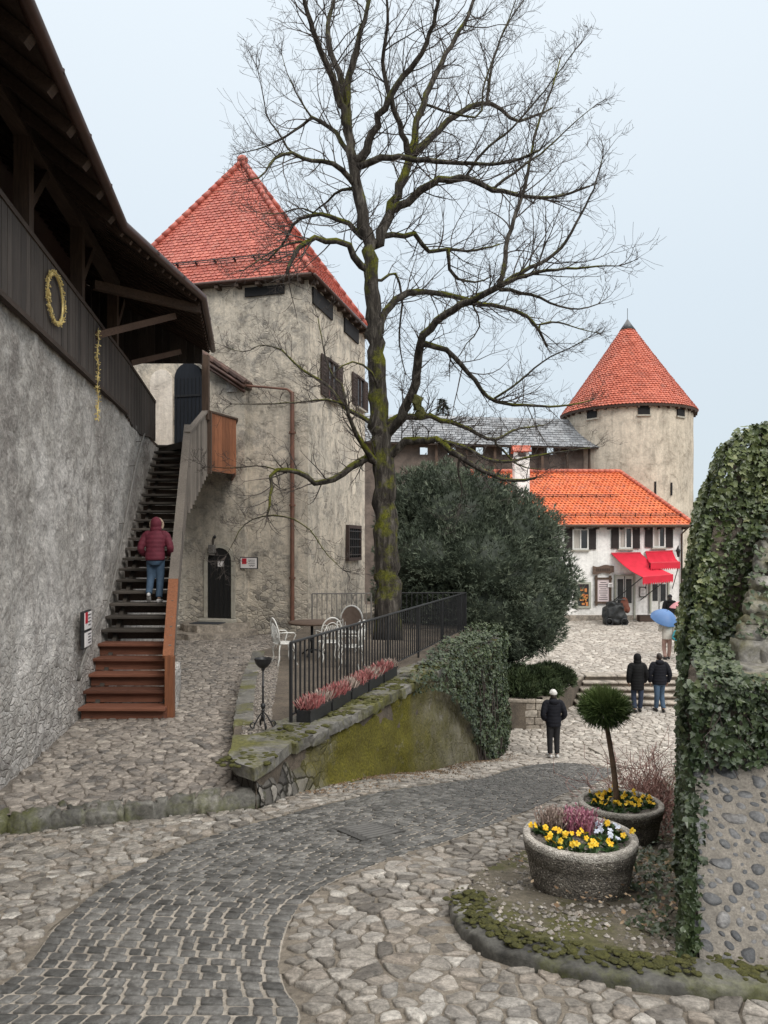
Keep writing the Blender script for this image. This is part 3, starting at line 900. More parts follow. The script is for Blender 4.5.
    def sweep(mb, pts, w, h, zf, amp, fr, seed, joint_sc=.72, pw=.45, gapn=(7, 16)):
        """a long worn kerb with shallow joints, rounded rectangle in section"""
        n = len(pts); sec = []
        for k in range(16):
            a = 2 * math.pi * k / 16
            c, s_ = math.cos(a), math.sin(a)
            sec.append((math.copysign(abs(c) ** pw, c) * w / 2, math.copysign(abs(s_) ** pw, s_) * h / 2))
        joint = 0; vs = []; fs = []; cl = []; tone = .5; nxt = 6
        for i, p in enumerate(pts):
            t = (pts[min(i + 1, n - 1)] - pts[max(i - 1, 0)]).normalized(); nr = V3((-t.y, t.x, 0))
            jn = i >= nxt
            if jn: nxt = i + rg2.randint(*gapn); tone = rg2.random()
            sc = joint_sc if jn else 1.0
            for u, v_ in sec:
                q = p + nr * (u * sc) + V3((0, 0, zf(p.x, p.y) + v_ * sc))
                d = V3((mnoise.noise(q * fr + V3((seed, 0, 0))), mnoise.noise(q * fr + V3((0, seed, 0))), mnoise.noise(q * fr + V3((0, 0, seed))))) * amp
                d += V3((mnoise.noise(q * fr * 3.3), mnoise.noise(q * fr * 3.3 + V3((9, 0, 0))), mnoise.noise(q * fr * 3.3 + V3((0, 9, 0))))) * amp * .5
                vs.append(q + d); cl.append(tone)
        for i in range(n - 1):
            for k in range(16):
                k2 = (k + 1) % 16; fs.append((i * 16 + k, i * 16 + k2, i * 16 + 16 + k2, i * 16 + 16 + k))
        fs.append(tuple(range(16))); fs.append(tuple((n - 1) * 16 + k for k in range(16)))
        b = len(mb.v); mb.add(vs, fs); mb.r[b:] = cl
    kp, L = resample([(x, y, 0) for x, y in KERB], 150)
    tk = MB()
    sweep(tk, kp, .30, .34, lambda x, y: TZ(x, y) - .155, .075, 5.5, 8)
    tag(tk.build('terrace_kerb', MT['kerbstone'], None, True), kind='structure')
    kp, L = resample(BEDK, 110)
    sweep(kb, [p + V3((.05, .05, -p.z)) for p in kp], .26, .26, lambda x, y: G(x, y) - .045, .018, 7, 3, .88, .28, (9, 22))
    kb.mi = 1
    for k in range(850):
        p = kp[rg2.randrange(0, 110)]; r = rg2.uniform(.005, .017)
        if mnoise.noise((p.x * 2.5, p.y * 2.5, 6)) < -.05: continue
        kb.ball((p.x + .05 + rg2.gauss(0, .06), p.y + .09 + rg2.gauss(0, .05), G(p.x, p.y) + .078), (r * 1.8, r * 1.8, r * .45), 6, rg2.random() * .3)
    tag(kb.build('bed_kerb', [MT['kerbstone'], MT['moss']], None, True), kind='structure')
    # grit and gravel on the bed
    v = []; f = []; rr = []
    rg3 = random.Random(9)
    for _ in range(60000):
        x, y = rg3.uniform(min(BX), max(BX)), rg3.uniform(min(BY), max(BY))
        if not inb(x, y): continue
        if mnoise.noise((x * 1.8, y * 1.8, 2)) + .35 * mnoise.noise((x * 7, y * 7, 2)) < rg3.uniform(-.3, .25): continue
        r = rg3.choice((.004, .006, .008, .011, .015, .019)) * rg3.uniform(.7, 1.3)
        z = bz(x, y) + r * .3 + mnoise.noise((x * 3, y * 3, 1)) * .018
        b = len(v); a0 = rg3.uniform(0, 6)
        for k in range(5):
            a = a0 + k * 1.2566; q = r * rg3.uniform(.7, 1.3)
            v.append((x + q * math.cos(a), y + q * math.sin(a), z + rg3.uniform(-.2, .3) * r))
        v.append((x, y, z + r * .8)); v.append((x, y, z - r))
        for k in range(5):
            f.append((b + k, b + (k + 1) % 5, b + 5)); f.append((b + (k + 1) % 5, b + k, b + 6))
        rr += [rg3.random()] * 7
    tag(raw_mesh('gravel', v, f, MT['cobble'], rr), kind='stuff')
    # plaza above the steps
    pz = [(6.74, 25.5), (14, 25.5), (30, 25.5), (30, 70), (-25, 70), (-25, 30), (.5, 30), (.5, 26.2), (2.4, 26.2)]
    v = [(x, y, PZ(x, y)) for x, y in pz]
    tag(raw_mesh('plaza', v, [tuple(range(len(v)))], MT['mortar']), kind='structure')
    pin = lambda x, y: inpoly(x, y, pz)
    stones('plaza_cobbles', 3.5, 16.5, 25.6, 38.0, .30, .20, pin, PZ, MT['cobble3'], .15, .012, .016, .1, None, .05)
    # slab cover and drain grate in the paving
    c = gp(609, 752)
    mb = MB(); mb.box((c.x, c.y, c.z + .03), (.75, .8, .05), .2, .4, .01)
    tag(mb.build('slab_cover', MT['cobble3']), 'square grey slab let into the cobbles behind the standing topiary', 'slab')

def seeded(k): random.seed(k)
# ------------------------------------------------------------------ roofs
def tile_field(mb, O, Ud, Vd, poly, tw, th, lift=.03, over=1.3, rg=None, shape='round', holes=None):
    """overlapping tiles in rows on a roof plane; poly in (u, v) metres"""
    rg = rg or random.Random(1)
    Ud, Vd = V3(Ud).normalized(), V3(Vd).normalized()
    Nn = Ud.cross(Vd)
    if Nn.z < 0: Nn = -Nn
    u0, u1 = min(p[0] for p in poly), max(p[0] for p in poly)
    v0, v1 = min(p[1] for p in poly), max(p[1] for p in poly)
    r = 0
    while v0 + r * th < v1:
        vv = v0 + r * th
        u = u0 - (tw / 2 if r % 2 else 0)
        row = rg.uniform(-.006, .006)
        while u < u1:
            cu, cv = u + tw / 2, vv + th * .45
            if inpoly(cu, min(cv, v1 - .01), poly):
                lf = lift * rg.uniform(.75, 1.3)
                g = tw * .03
                dv = row + rg.uniform(-.008, .008)
                if shape == 'round':
                    bot = [(g, .30), (.16 * tw, .08), (.5 * tw, 0), (.84 * tw, .08), (tw - g, .30)]
                elif shape == 'flat':
                    bot = [(g, .0), (.5 * tw, 0), (tw - g, .0)]
                else:
                    bot = [(g, .03), (.25 * tw, 0), (.5 * tw, .03), (.75 * tw, 0.06), (tw - g, .03)]
                vs = []
                nb = len(bot)
                for k, (bu, bv) in enumerate(bot):
                    w = math.sin(k / (nb - 1) * math.pi * 2) * lift * .5 if shape == 'wave' else 0
                    vs.append(O + Ud * (u + bu) + Vd * (vv + bv * th + dv) + Nn * (lf + w))
                for k, (bu, bv) in enumerate(bot):
                    w = math.sin(k / (nb - 1) * math.pi * 2) * lift * .5 if shape == 'wave' else 0
                    vs.append(O + Ud * (u + bu) + Vd * (vv + bv * th + dv) + Nn * (lf + w - lift * .9))
                w = 0
                for k, (bu, bv) in enumerate(bot):
                    w = math.sin(k / (nb - 1) * math.pi * 2) * lift * .5 if shape == 'wave' else 0
                    vs.append(O + Ud * (u + bu) + Vd * (vv + over * th) + Nn * (.004 + w))
                fs = []
                for k in range(nb - 1):
                    fs.append((k, k + 1, 2 * nb + k + 1, 2 * nb + k))
                    fs.append((nb + k, nb + k + 1, k + 1, k))
                fs.append((0, 2 * nb, nb)); fs.append((nb - 1, 2 * nb - 1, 3 * nb - 1))
                mb.add(vs, fs, rg.random())
            u += tw
        r += 1
    return mb

def ridge_caps(mb, a, b, n, rad, rg):
    a, b = V3(a), V3(b)
    d = (b - a)
    for i in range(n):
        p = a.lerp(b, i / n); q = a.lerp(b, (i + 1.12) / n)
        mb.tube([p, q], [rad * 1.12, rad * .9], 8, True, rg.random())

def shutters_window(root, c, right, up, w, h, nrm, sw, frame, shut, pane, bars=True, curtain=True, open_=True):
    """window with leaf shutters folded back against the wall"""
    right, up, nrm = V3(right), V3(up), V3(nrm)
    M = Matrix((right, nrm, up)).transposed()
    mb = MB(); mb.box(c + nrm * .015, (w, .04, h), M)
    win = mb.build('window', MT[pane], root)
    fr = MB()
    t = .07
    for s in (-1, 1):
        fr.box(c + right * s * (w / 2) + nrm * .05, (t, .09, h + t), M)
        fr.box(c + up * s * (h / 2) + nrm * .052, (w - t, .086, t), M)
    fr.box(c + nrm * .05, (.07, .06, h - t), M)
    fr.build('frame', MT[frame], win)
    if curtain:
        cu = MB(); cu.box(c + right * (-w * .25) + nrm * .041, (w * .38, .008, h - t), M); cu.build('curtain', MT['curtain'], win)
    sl = MB(); sl.box(c - up * (h / 2 + .075) + nrm * .08, (w + .2, .16, .06), M); sl.build('sill', MT['stonefr'], win)
    if open_:
        for s in (-1, 1):
            sh = MB()
            cc = c + right * s * (w / 2 + sw / 2 + .05) + nrm * .055
            sh.box(cc, (sw, .04, h + .05), M)
            for k in range(9):
                sh.box(cc + up * ((k - 4) * h / 10) + nrm * .025, (sw * .76, .02, h / 16), M)
            sh.build('shutter', MT[shut], root)
    return win

def arch_poly(w, h, n=10):
    """outline of a round-headed opening, centre of the foot at 0, 0"""
    r = w / 2
    pts = [(-r, 0), (r, 0)]
    for k in range(n + 1):
        a = math.pi * k / n
        pts.append((r * math.cos(a), h - r + r * math.sin(a)))
    return pts

# ------------------------------------------------------------------ square tower
def square_tower():
    C0 = V3((-2.3, 23.0, 0)); dF = V3((-.969, .249, 0)).normalized(); dS = V3((.249, .969, 0)).normalized()
    nF, nS = -dS, -dF
    root = thing('square_tower', 'square plastered castle tower with a steep red tiled pyramid roof', 'tower', C0 + V3((0, 0, -2.7)) + dF * 3 + dS * 3)
    Wf, Ws = 6.3, 6.3
    zt = 8.25
    mb = MB()
    base = [C0, C0 + dF * Wf, C0 + dF * Wf + dS * Ws, C0 + dS * Ws]
    # slightly uneven faces: subdivide and push
    def face(a, b, z0, z1, nrm, nu, nz, cut=None):
        vs = []; fs = []
        for j in range(nz + 1):
            for i in range(nu + 1):
                p = a.lerp(b, i / nu); z = z0 + (z1 - z0) * j / nz
                e = min(i, nu - i) / nu
                k = mnoise.noise((p.x * .9, p.y * .9, z * .7)) * .045 * (1 if 0 < i < nu else .3)
                q = p + nrm * k
                vs.append((q.x, q.y, z))
        for j in range(nz):
            for i in range(nu):
                s = j * (nu + 1) + i
                fs.append((s, s + 1, s + nu + 2, s + nu + 1))
        mb.add(vs, fs)
    face(base[0], base[1], -4.5, zt, nF, 24, 46)
    face(base[3], base[0], -4.5, zt, nS, 24, 46)
    face(base[1], base[2], -4.5, zt, dF, 6, 10)
    face(base[2], base[3], -4.5, zt, dS, 6, 10)
    w = mb.build('wall', MT['tower'], root, True, auto=40)
    # roof: eave corners and apex
    ze = 8.15
    e0 = V3((-2.15, 22.7, ze)) ; FL = e0 + dF * 6.95; BR = e0 + dS * 7.1; BL = FL + dS * 7.1
    A = V3((-4.86, 26.1, 13.12))
    mb = MB()
    mb.add([e0, FL, BL, BR, A, e0 + V3((0, 0, -.12)), FL + V3((0, 0, -.12)), BL + V3((0, 0, -.12)), BR + V3((0, 0, -.12))],
           [(0, 1, 4), (1, 2, 4), (2, 3, 4), (3, 0, 4), (0, 5, 6, 1), (1, 6, 7, 2), (2, 7, 8, 3), (3, 8, 5, 0), (5, 6, 7, 8)])
    roof = mb.build('roof', MT['w_dark'], root)
    rg = random.Random(11)
    mb = MB()
    def slope(a, b, ap):
        Ud = (b - a).normalized(); L = (b - a).length
        k = (ap - a).dot(Ud); foot = a + Ud * k
        Vd = (ap - foot); h = Vd.length
        poly = [(-.02, -.06), (L + .02, -.06), (k + .06, h), (k - .06, h)]
        tile_field(mb, a, Ud, Vd, poly, .172, .132, .030, 1.25, rg)
    slope(FL, e0, A); slope(e0, BR, A); slope(BR, BL, A); slope(BL, FL, A)
    mb.build('roof_tiles', MT['tile_red'], roof)
    mb = MB()
    for q in (FL, e0, BR, BL): ridge_caps(mb, q + V3((0, 0, .05)), A + V3((0, 0, .07)), 20, .095, rg)
    mb.ball(A + V3((0, 0, .1)), (.2, .2, .16), 10)
    mb.build('hip_tiles', MT['tile_red'], roof, True)
    # snow guard on the front slope
    Ud = (e0 - FL).normalized(); kk = (A - FL).dot(Ud); foot = FL + Ud * kk; Vd = (A - foot).normalized(); Nn = Ud.cross(Vd)
    if Nn.z < 0: Nn = -Nn
    mb = MB()
    mb.tube([FL + Ud * .9 + Vd * .78 + Nn * .16, e0 - Ud * .5 + Vd * .78 + Nn * .16], .018, 6)
    mb.tube([FL + Ud * .9 + Vd * .78 + Nn * .09, e0 - Ud * .5 + Vd * .78 + Nn * .09], .014, 6)
    for k in range(9):
        p = FL + Ud * (1.0 + k * .66) + Vd * .78
        mb.box(p + Nn * .1, (.05, .05, .17), Matrix((Ud, Vd, Nn)).transposed())
    mb.build('snow_guard', MT['iron'], roof)
    # gutters and fascia under the eaves
    mb = MB()
    off = V3((0, 0, -.07))
    mb.tube([FL + nF * .05 + off, e0 + nF * .05 + off], .065, 8)
    mb.tube([e0 + nS * .05 + off, BR + nS * .05 + off], .065, 8)
    mb.build('gutter', MT['copper'], root, True)
    mb = MB()
    for k in range(10):
        p = e0 + dS * (.4 + k * .68) + V3((0, 0, -.16))
        mb = MB(); mb.box(p - nS * .25, (.12, .6, .14), Matrix((nF, nS, V3((0, 0, 1)))).transposed()); mb.build('rafter_end', MT['w_dark'], root)
    for k in range(10):
        p = e0 + dF * (.4 + k * .68) + V3((0, 0, -.16))
        mb = MB(); mb.box(p - nF * .2, (.12, .5, .14), Matrix((nS, nF, V3((0, 0, 1)))).transposed()); mb.build('rafter_end', MT['w_dark'], root)
    # openings under the eaves
    def slot(a, d, L, zz, hh, nrm):
        mb = MB(); c = a + d * (L / 2) + V3((0, 0, zz))
        M = Matrix((d, nrm, V3((0, 0, 1)))).transposed()
        mb.box(c + nrm * .03, (L, .06, hh), M)
        mb.build('eave_slot', MT['dark'], root)
    slot(C0 + dF * .75, dF, 1.3, 7.80, .28, nF)
    slot(C0 + dS * .35, dS, 1.9, 7.68, .5, nS)
    slot(C0 + dS * 3.6, dS, 1.7, 7.68, .5, nS)
    # windows on the flank
    up = V3((0, 0, 1))
    def on_side(px, py):
        best = None
        s = 0
        for _ in range(400):
            s += .02
            p = C0 + dS * s
            if 384 + 760 * p.x / p.y >= px: break
        return p + V3((0, 0, (HY - py) / F * p.y))
    c = on_side(331, 381)
    shutters_window(root, c, -dS, up, 1.0, 1.25, nS, .55, 'shut2', 'shut2', 'glass', curtain=False)
    c = on_side(359, 393)
    shutters_window(root, c, -dS, up, .95, 1.1, nS, .5, 'shut2', 'shut2', 'glass', curtain=False)
    c = on_side(352, 543)
    M = Matrix((-dS, nS, up)).transposed()
    mb = MB(); mb.box(c + nS * .02, (1.5, .06, 1.15), M); win = mb.build('barred_window', MT['dark'], root)
    mb = MB()
    for s in (-1, 1):
        mb.box(c - dS * s * .75 + nS * .06, (.12, .14, 1.27), M); mb.box(c + up * s * .58 + nS * .062, (1.38, .136, .12), M)
    mb.build('frame', MT['shut2'], win)
    mb = MB()
    for k in range(5): mb.tube([c - dS * ((k - 2) * .25) - up * .58 + nS * .1, c - dS * ((k - 2) * .25) + up * .58 + nS * .1], .022, 6)
    for k in range(4): mb.tube([c - dS * .7 + up * ((k - 1.5) * .28) + nS * .115, c + dS * .7 + up * ((k - 1.5) * .28) + nS * .115], .018, 6)
    mb.build('window_bars', MT['iron'], win)
    # downpipe on the front face
    p = C0 + dF * .46 + nF * .12
    mb = MB()
    mb.tube([C0 + dF * 1.95 + nF * .42 + V3((0, 0, 4.85)), C0 + dF * .62 + nF * .14 + V3((0, 0, 4.72)), p + V3((0, 0, 4.6)), p + V3((0, 0, 4.3)), p + V3((0, 0, -2.3))], [.035, .035, .06, .065, .065], 10)
    for z in (3.4, 1.2, -1.0): mb.lathe([(.10, -.03), (.10, .03)], (p.x, p.y, z), 12)
    mb.build('downpipe', MT['pipe'], root, True, auto=40)
    # annex: the shallow bay on the left, proud of the face
    a0 = C0 + dF * 1.95; off = nF * .28
    q0, q1 = a0 + off, a0 + off + dF * 5.2
    mb = MB()
    face2 = [q0, q1]
    vs = []; fs = []; nu, nz = 22, 34
    def annex_top(t): return 4.75 + 1.55 * t
    for j in range(nz + 1):
        for i in range(nu + 1):
            pp = q0.lerp(q1, i / nu); z = -4 + (annex_top(i / nu) + 4) * j / nz
            k = mnoise.noise((pp.x * .9 + 5, pp.y * .9, z * .7)) * .04 * (1 if i else .2)
            pp = pp + nF * k
            vs.append((pp.x, pp.y, z))
    for j in range(nz):
        for i in range(nu):
            s = j * (nu + 1) + i
            fs.append((s, s + 1, s + nu + 2, s + nu + 1))
    mb.add(vs, fs)
    mb.add([q0 + V3((0, 0, -4)), q0 - off * 1.3 + V3((0, 0, -4)), q0 - off * 1.3 + V3((0, 0, 4.75)), q0 + V3((0, 0, 4.75))], [(0, 1, 2, 3)])
    an = mb.build('annex_wall', MT['tower'], root, True, auto=40)
    # its little roof, falling to the right
    mb = MB(); rg = random.Random(4)
    r0 = q0 + nF * .22 - dF * .12 + V3((0, 0, 4.80)); r1 = q0 + nF * .22 + dF * 1.42 + V3((0, 0, 5.82))
    bk = -nF * .75
    mb.prism([r0, r1, r1 + bk, r0 + bk], (0, 0, .09), .3)
    for k in range(6):
        a = r0.lerp(r1, k / 6) ; b = r0.lerp(r1, (k + 1.15) / 6)
        for j in range(4):
            o2 = bk * (j / 4) + V3((0, 0, .12))
            mb.tube([a + o2, b + o2 + V3((0, 0, .03))], [.085, .075], 7, True, rg.random())
    mb.build('annex_roof', MT['tile_brown'], root)
    mb = MB()
    mb.tube([r0 + nF * .06 + V3((0, 0, -.04)), r1 + nF * .06 + V3((0, 0, -.04))], .06, 8)
    mb.tube([r0 + nF * .03 + V3((0, 0, -.17)), r1 + nF * .03 + V3((0, 0, -.17))], .05, 8)
    mb.build('annex_gutter', MT['copper'], root, True)
    def on_front(px, py, d=0.0):
        # a point of the annex face on that sight line
        k = (px - CX) / F
        b = q0 + nF * d
        t = (k * b.y - b.x) / (dF.x - k * dF.y)
        p = b + dF * t
        return p + V3((0, 0, (HY - py) / F * p.y))
    rt = -dF
    def arch(name, px, pybot, w, h, mat, d=.05, par=root, fr=None):
        c = on_front(px, pybot, d)
        poly = [c + rt * x + up * z for x, z in arch_poly(w, h)]
        mb = MB(); mb.prism(poly, -nF * (d + .08)); o = mb.build(name, MT[mat], par)
        if fr:
            mb = MB()
            inn = arch_poly(w, h); out = arch_poly(w + .24, h + .12)
            n = len(inn)
            c2 = c + nF * .025
            vs = [c2 + rt * x + up * z for x, z in inn] + [c2 + rt * x + up * z for x, z in out]
            vs += [v - nF * .1 for v in vs]
            fs = []
            for i in range(1, n):
                j = (i + 1) % n
                fs += [(i, j, n + j, n + i), (n + i, n + j, 3 * n + j, 3 * n + i), (i, j, 2 * n + j, 2 * n + i)]
            mb.add(vs, fs); mb.build('door_surround', MT[fr], o)
        return o, c
    d, c = arch('door', 219.5, 618, .80, 2.16, 'door', .05, root, 'stonefr')
    mb = MB(); mb.box(c + rt * .0 + up * -.09 + nF * .12, (1.15, .36, .16), Matrix((rt, nF, up)).transposed(), None, .02); mb.build('threshold', MT['stonefr'], root)
    mb = MB()
    for k in range(-2, 3): mb.box(c + rt * k * .15 + up * .95 + nF * .012, (.012, .02, 1.75), Matrix((rt, nF, up)).transposed())
    mb.build('plank_joints', MT['iron'], d)
    mb = MB(); mb.box(c + rt * .06 + up * 1.66 + nF * .03, (.2, .012, .17), Matrix((rt, nF, up)).transposed()); nt = mb.build('door_note', MT['paper'], d)
    arch('niche', 161, 452, .78, 2.6, 'niche', .06)
    d2, c2 = arch('upper_door', 188, 452, .94, 2.78, 'navy', .075)
    mb = MB()
    for k in range(-3, 4): mb.box(c2 + rt * k * .13 + up * 1.2 + nF * .01, (.01, .02, 2.2), Matrix((rt, nF, up)).transposed())
    mb.box(c2 + up * 1.75 + nF * .012, (.88, .03, .07), Matrix((rt, nF, up)).transposed())
    mb.build('plank_joints', MT['iron'], d2)
    # small blocked recess under the annex roof
    cc = on_front(232, 383, .02)
    mb = MB(); mb.box(cc, (.34, .04, .55), Matrix((rt, nF, up)).transposed()); mb.build('blocked_recess', MT['rubble'], root)
    # things on the wall
    cc = on_front(249, 563, .05)
    s = thing('info_sign', 'framed white visitor sign with a red square on the plaster beside the low arched door', 'sign', cc)
    M = Matrix((rt, nF, up)).transposed()
    mb = MB(); mb.box(cc, (.58, .05, .36), M, None, .01); mb.build('frame', MT['iron'], s)
    mb = MB(); mb.box(cc + nF * .028, (.53, .008, .31), M); pn = mb.build('panel', MT['paper'], s)
    mb = MB(); mb.box(cc + nF * .036 - rt * .14 + up * .055, (.15, .006, .17), M); mb.build('red_square', MT['signred'], s)
    mb = MB()
    for k in range(4): mb.box(cc + nF * .036 + rt * (.10 + .01 * (k % 2)) + up * (.09 - k * .055), (.22 - .03 * (k % 2), .005, .014), M)
    mb.tube([cc + nF * .036 + rt * .05 - up * .12, cc + nF * .036 + rt * .1 - up * .06, cc + nF * .036 + rt * .16 - up * .12], .006, 5)
    mb.build('print', MT['ink'], s)
    cc = on_front(212, 549, .12)
    s = thing('door_lantern', 'small dark lantern box on the plaster above the left jamb of the arched door', 'lantern', cc)
    mb = MB(); mb.box(cc, (.2, .18, .26), M, None, .015); mb.box(cc - up * .16, (.13, .13, .05), M); mb.build('housing', MT['irongrey'], s)
    mb = MB(); mb.tube([cc + up * .12 - nF * .08, cc + up * .34 - nF * .06, cc + up * .37 + rt * .08 + nF * .02], .02, 7); mb.ball(cc + up * .37 + rt * .1 + nF * .02, .055, 10); mb.build('camera_arm', MT['iron'], s, True)
    # stoop in front of the door
    sc = on_front(216, 634, .0); sc.z = -2.35
    s = thing('door_stoop', 'rounded low stone stoop of two steps before the arched tower door', 'steps', (sc.x, sc.y, -2.7))
    for nm, r1_, r2_, z0, z1 in (('upper_step', 1.05, 1.35, -2.6, -2.36), ('lower_step', 1.3, 1.85, -2.9, -2.55)):
        mb = MB(); pl = []
        for k in range(19):
            a = math.pi * k / 18
            w = 1 + .03 * math.sin(k * 2.3)
            pl.append(sc + rt * (math.cos(a) * r1_ * w + .1) + nF * (math.sin(a) * r2_ * w) + V3((0, 0, z0 - sc.z)))
        mb.prism(pl, (0, 0, z1 - z0)); mb.build(nm, MT['step'], s)
    mc = sc + nF * .55 + rt * .02; 
    mb = MB(); mb.box((mc.x, mc.y, -2.348), (.95, .6, .025), M, None, .008)
    tag(mb.build('doormat', MT['mat']), 'dark ribbed doormat on the stone stoop of the arched door', 'doormat')
    return dict(C0=C0, dF=dF, dS=dS, nF=nF, on_front=on_front, q0=q0)

# ------------------------------------------------------------------ castle wall, gallery, stairs
YA, YB, ZA, ZB = 11.8, 20.3, -2.72, 2.62
NST = 26
def stairz(y): return ZA + (y - YA) * (ZB - ZA) / (YB - YA)
def stair_right(y):
    t = (y - YA) / (18.3 - YA)
    px = 166 + (185 - 166) * t if y < 18.3 else 185 + (y - 18.3) * 2
    return (px - CX) / F * y
def castle_wall():
    root = thing('castle_wall', 'tall rough grey rubble wall carrying the dark timber gallery beside the stairs', 'wall', (WX(8), 8, -2.7))
    mb = MB(); mi = 0
    ny, nz = 330, 100
    y0, y1 = -4.0, 23.5
    def topz(y): return 2.8 - .12 * sstep(15.9, 18.6, y)
    vs = []; fs = []
    for j in range(nz + 1):
        for i in range(ny + 1):
            y = y0 + (y1 - y0) * i / ny
            z = -4.2 + (topz(y) + 4.2) * j / nz
            k = mnoise.noise((y * .8, z * .9, 3)) * .05 + mnoise.noise((y * 2.7, z * 2.9, 9)) * .03 + mnoise.noise((y * 6, z * 6, 4)) * .022 + mnoise.noise((y * 13, z * 13, 4)) * .012 - max(0, mnoise.noise((y * 4.2, z * 4.2, 31)) - .25) * .09
            vs.append((WX(y) + k + .10 * (1 - j / nz), y, z))
    for j in range(nz):
        for i in range(ny):
            s = j * (ny + 1) + i
            fs.append((s, s + 1, s + ny + 2, s + ny + 1))
    mb.add(vs, fs)
    a, b = V3((WX(y0), y0, 2.79)), V3((WX(17), 17, 2.79))
    mb.prism([a + V3((-.02, 0, 0)), b + V3((-.02, 0, 0)), b + V3((-1.2, 0, 0)), a + V3((-1.2, 0, 0))], (0, 0, -7))
    mb.build('rubble_face', MT['rubble'], root, True, auto=50)
    g = thing('timber_gallery', 'dark timber wall-walk with board parapet and deep eaves above the rubble wall', 'gallery', (WX(8), 8, 2.8))
    rg = random.Random(2)
    d = V3((-.153, 1, 0)).normalized(); n = V3((1, .153, 0)).normalized()
    M = Matrix((n, d, V3((0, 0, 1)))).transposed()
    # parapet boards, the last ones swinging down to the stair landing
    mb = MB()
    y = -3.0
    while y < 19.95:
        w = rg.uniform(.14, .2)
        dz = 0.0
        zt = 3.85 - .13 * sstep(16.0, 19.6, y); zb = 2.76 - .2 * sstep(15.6, 17, y) + .16 * sstep(17.4, 19.5, y)
        mb.box((WX(y) + .03, y, (zt + zb) / 2), (.035 + rg.uniform(0, .012), w - .006, zt - zb + rg.uniform(-.01, .01)), M, rg.random())
        y += w
    mb.build('parapet_boards', MT['w_darkz'], g)
    mb = MB()
    mb.beam((WX(-3), -3, 3.87), (WX(16), 16, 3.87), .14, .07, .3)
    mb.beam((WX(16), 16, 3.87), (WX(19.9), 19.9, 3.74), .14, .07, .3)
    mb.build('parapet_rail', MT['w_dark'], g)
    mb = MB(); mb.beam((WX(-3) + .06, -3, 2.75), (WX(15.8) + .06, 15.8, 2.75), .08, .07, .2); mb.build('sill_beam', MT['w_dark'], g)
    for y in (1.3, 4.1, 6.9, 9.7, 12.45, 15.3):
        mb = MB(); mb.box((WX(y) - .12, y, 4.45), (.19, .19, 1.7), M, rg.random()); mb.build('post', MT['w_post'], g)
        mb = MB(); mb.beam((WX(y) - .12, y + .05, 4.35), (WX(y + .9) - .12, y + .9, 5.2), .13, .13, rg.random()); mb.build('brace', MT['w_dark'], g)
    # back wall and floor of the walk
    mb = MB()
    y = -3.0
    while y < 24.6:
        mb.box((WX(y) - 2.3, y, 4.4), (.05, .24, 3.4), M, rg.random()); y += .25
    mb.build('back_boards', MT['w_darkz'], g)
    mb = MB(); mb.prism([(WX(-3) - 2.3, -3, 2.7), (WX(-3) - .05, -3, 2.7), (WX(24) - .05, 24, 2.7), (WX(24) - 2.3, 24, 2.7)], (0, 0, .08)); mb.build('walk_floor', MT['w_dark'], g)
    # roof: eave line that steps out over the stairs
    EV = [V3((WX(-3) + .82, -3, 4.93)), V3((WX(11.2) + .80, 11.2, 4.70)), V3((-3.54, 14.6, 4.74)), V3((-4.42, 19.35, 4.95))]
    def ridge(p): return V3((WX(p.y) - 1.5, p.y, 6.6))
    mb = MB()
    for i in range(3):
        a, b = EV[i], EV[i + 1]; ra, rb = ridge(a), ridge(b)
        mb.prism([a, b, rb, ra], (0, 0, .05), .4)
    o = mb.build('roof_boarding', MT['w_dark'], g)
    a, b = ridge(EV[0]), ridge(EV[-1])
    mb = MB(); mb.prism([a, b, b + V3((-2.6, 0, -1.7)), a + V3((-2.6, 0, -1.7))], (0, 0, .05), .4); mb.build('rear_roof', MT['tile_brown'], g)
    mb = MB(); x = -8.3
    while x < -4.55:
        zt_ = 4.9 + (6.55 - 4.9) * min(1, max(0, (-4.4 - x) / 2.9)); mb.box((x, 19.25, (4.60 + zt_) / 2), (.19, .05, zt_ - 4.60), None, rg.random()); x += .2
    mb.build('gable_boards', MT['w_darkz'], g)
    # tile layer seen as an edge
    mb = MB()
    for i in range(3):
        a, b = EV[i], EV[i + 1]
        L = (b - a).length; m = int(L / .19)
        for k in range(m):
            p = a.lerp(b, (k + .5) / m); r = ridge(p); v = (r - p).normalized(); q = p - v * .05 + V3((0, 0, .09))
            mb.beam(q, q + v * 2.2 + V3((0, 0, .02)), .175, .03, rg.random(), (0, 0, 1))
    mb.build('roof_tiles', MT['tile_brown'], g)
    mb = MB()
    for i in range(3):
        a, b = EV[i], EV[i + 1]
        L = (b - a).length; m = max(3, int(L / (.72 if i == 0 else .30)))
        for k in range(m):
            p = a.lerp(b, (k + .5) / m); r = ridge(p)
            mb.beam(p + V3((-.02, 0, -.07)), r + V3((0, 0, -.07)), .12 if i == 0 else .07, .13 if i == 0 else .06, rg.random())
    mb.build('rafters', MT['w_dark'], g)
    mb = MB()
    mb.beam((WX(-3) - .12, -3, 5.28), (WX(15.5) - .12, 15.5, 5.28), .2, .2, .4)
    mb.beam((WX(13.5) - .1, 13.5, 4.62), EV[2] + V3((.1 - .2, .35, -.1)), .13, .15, .8)
    mb.build('plate_beam', MT['w_dark'], g)
    mb = MB(); mb.beam((WX(13) + .02, 13, 3.58), (-4.15, 15.0, 4.52), .11, .12, .5); mb.build('tie_beam', MT['w_brown'], g)
    mb = MB(); mb.beam((WX(16.4) + .02, 16.4, 3.92), (-4.85, 18.0, 4.58), .11, .12, .4); mb.build('tie_beam', MT['w_brown'], g)
    mb = MB()
    pts = [e + n * .06 + V3((0, 0, .02)) for e in EV]
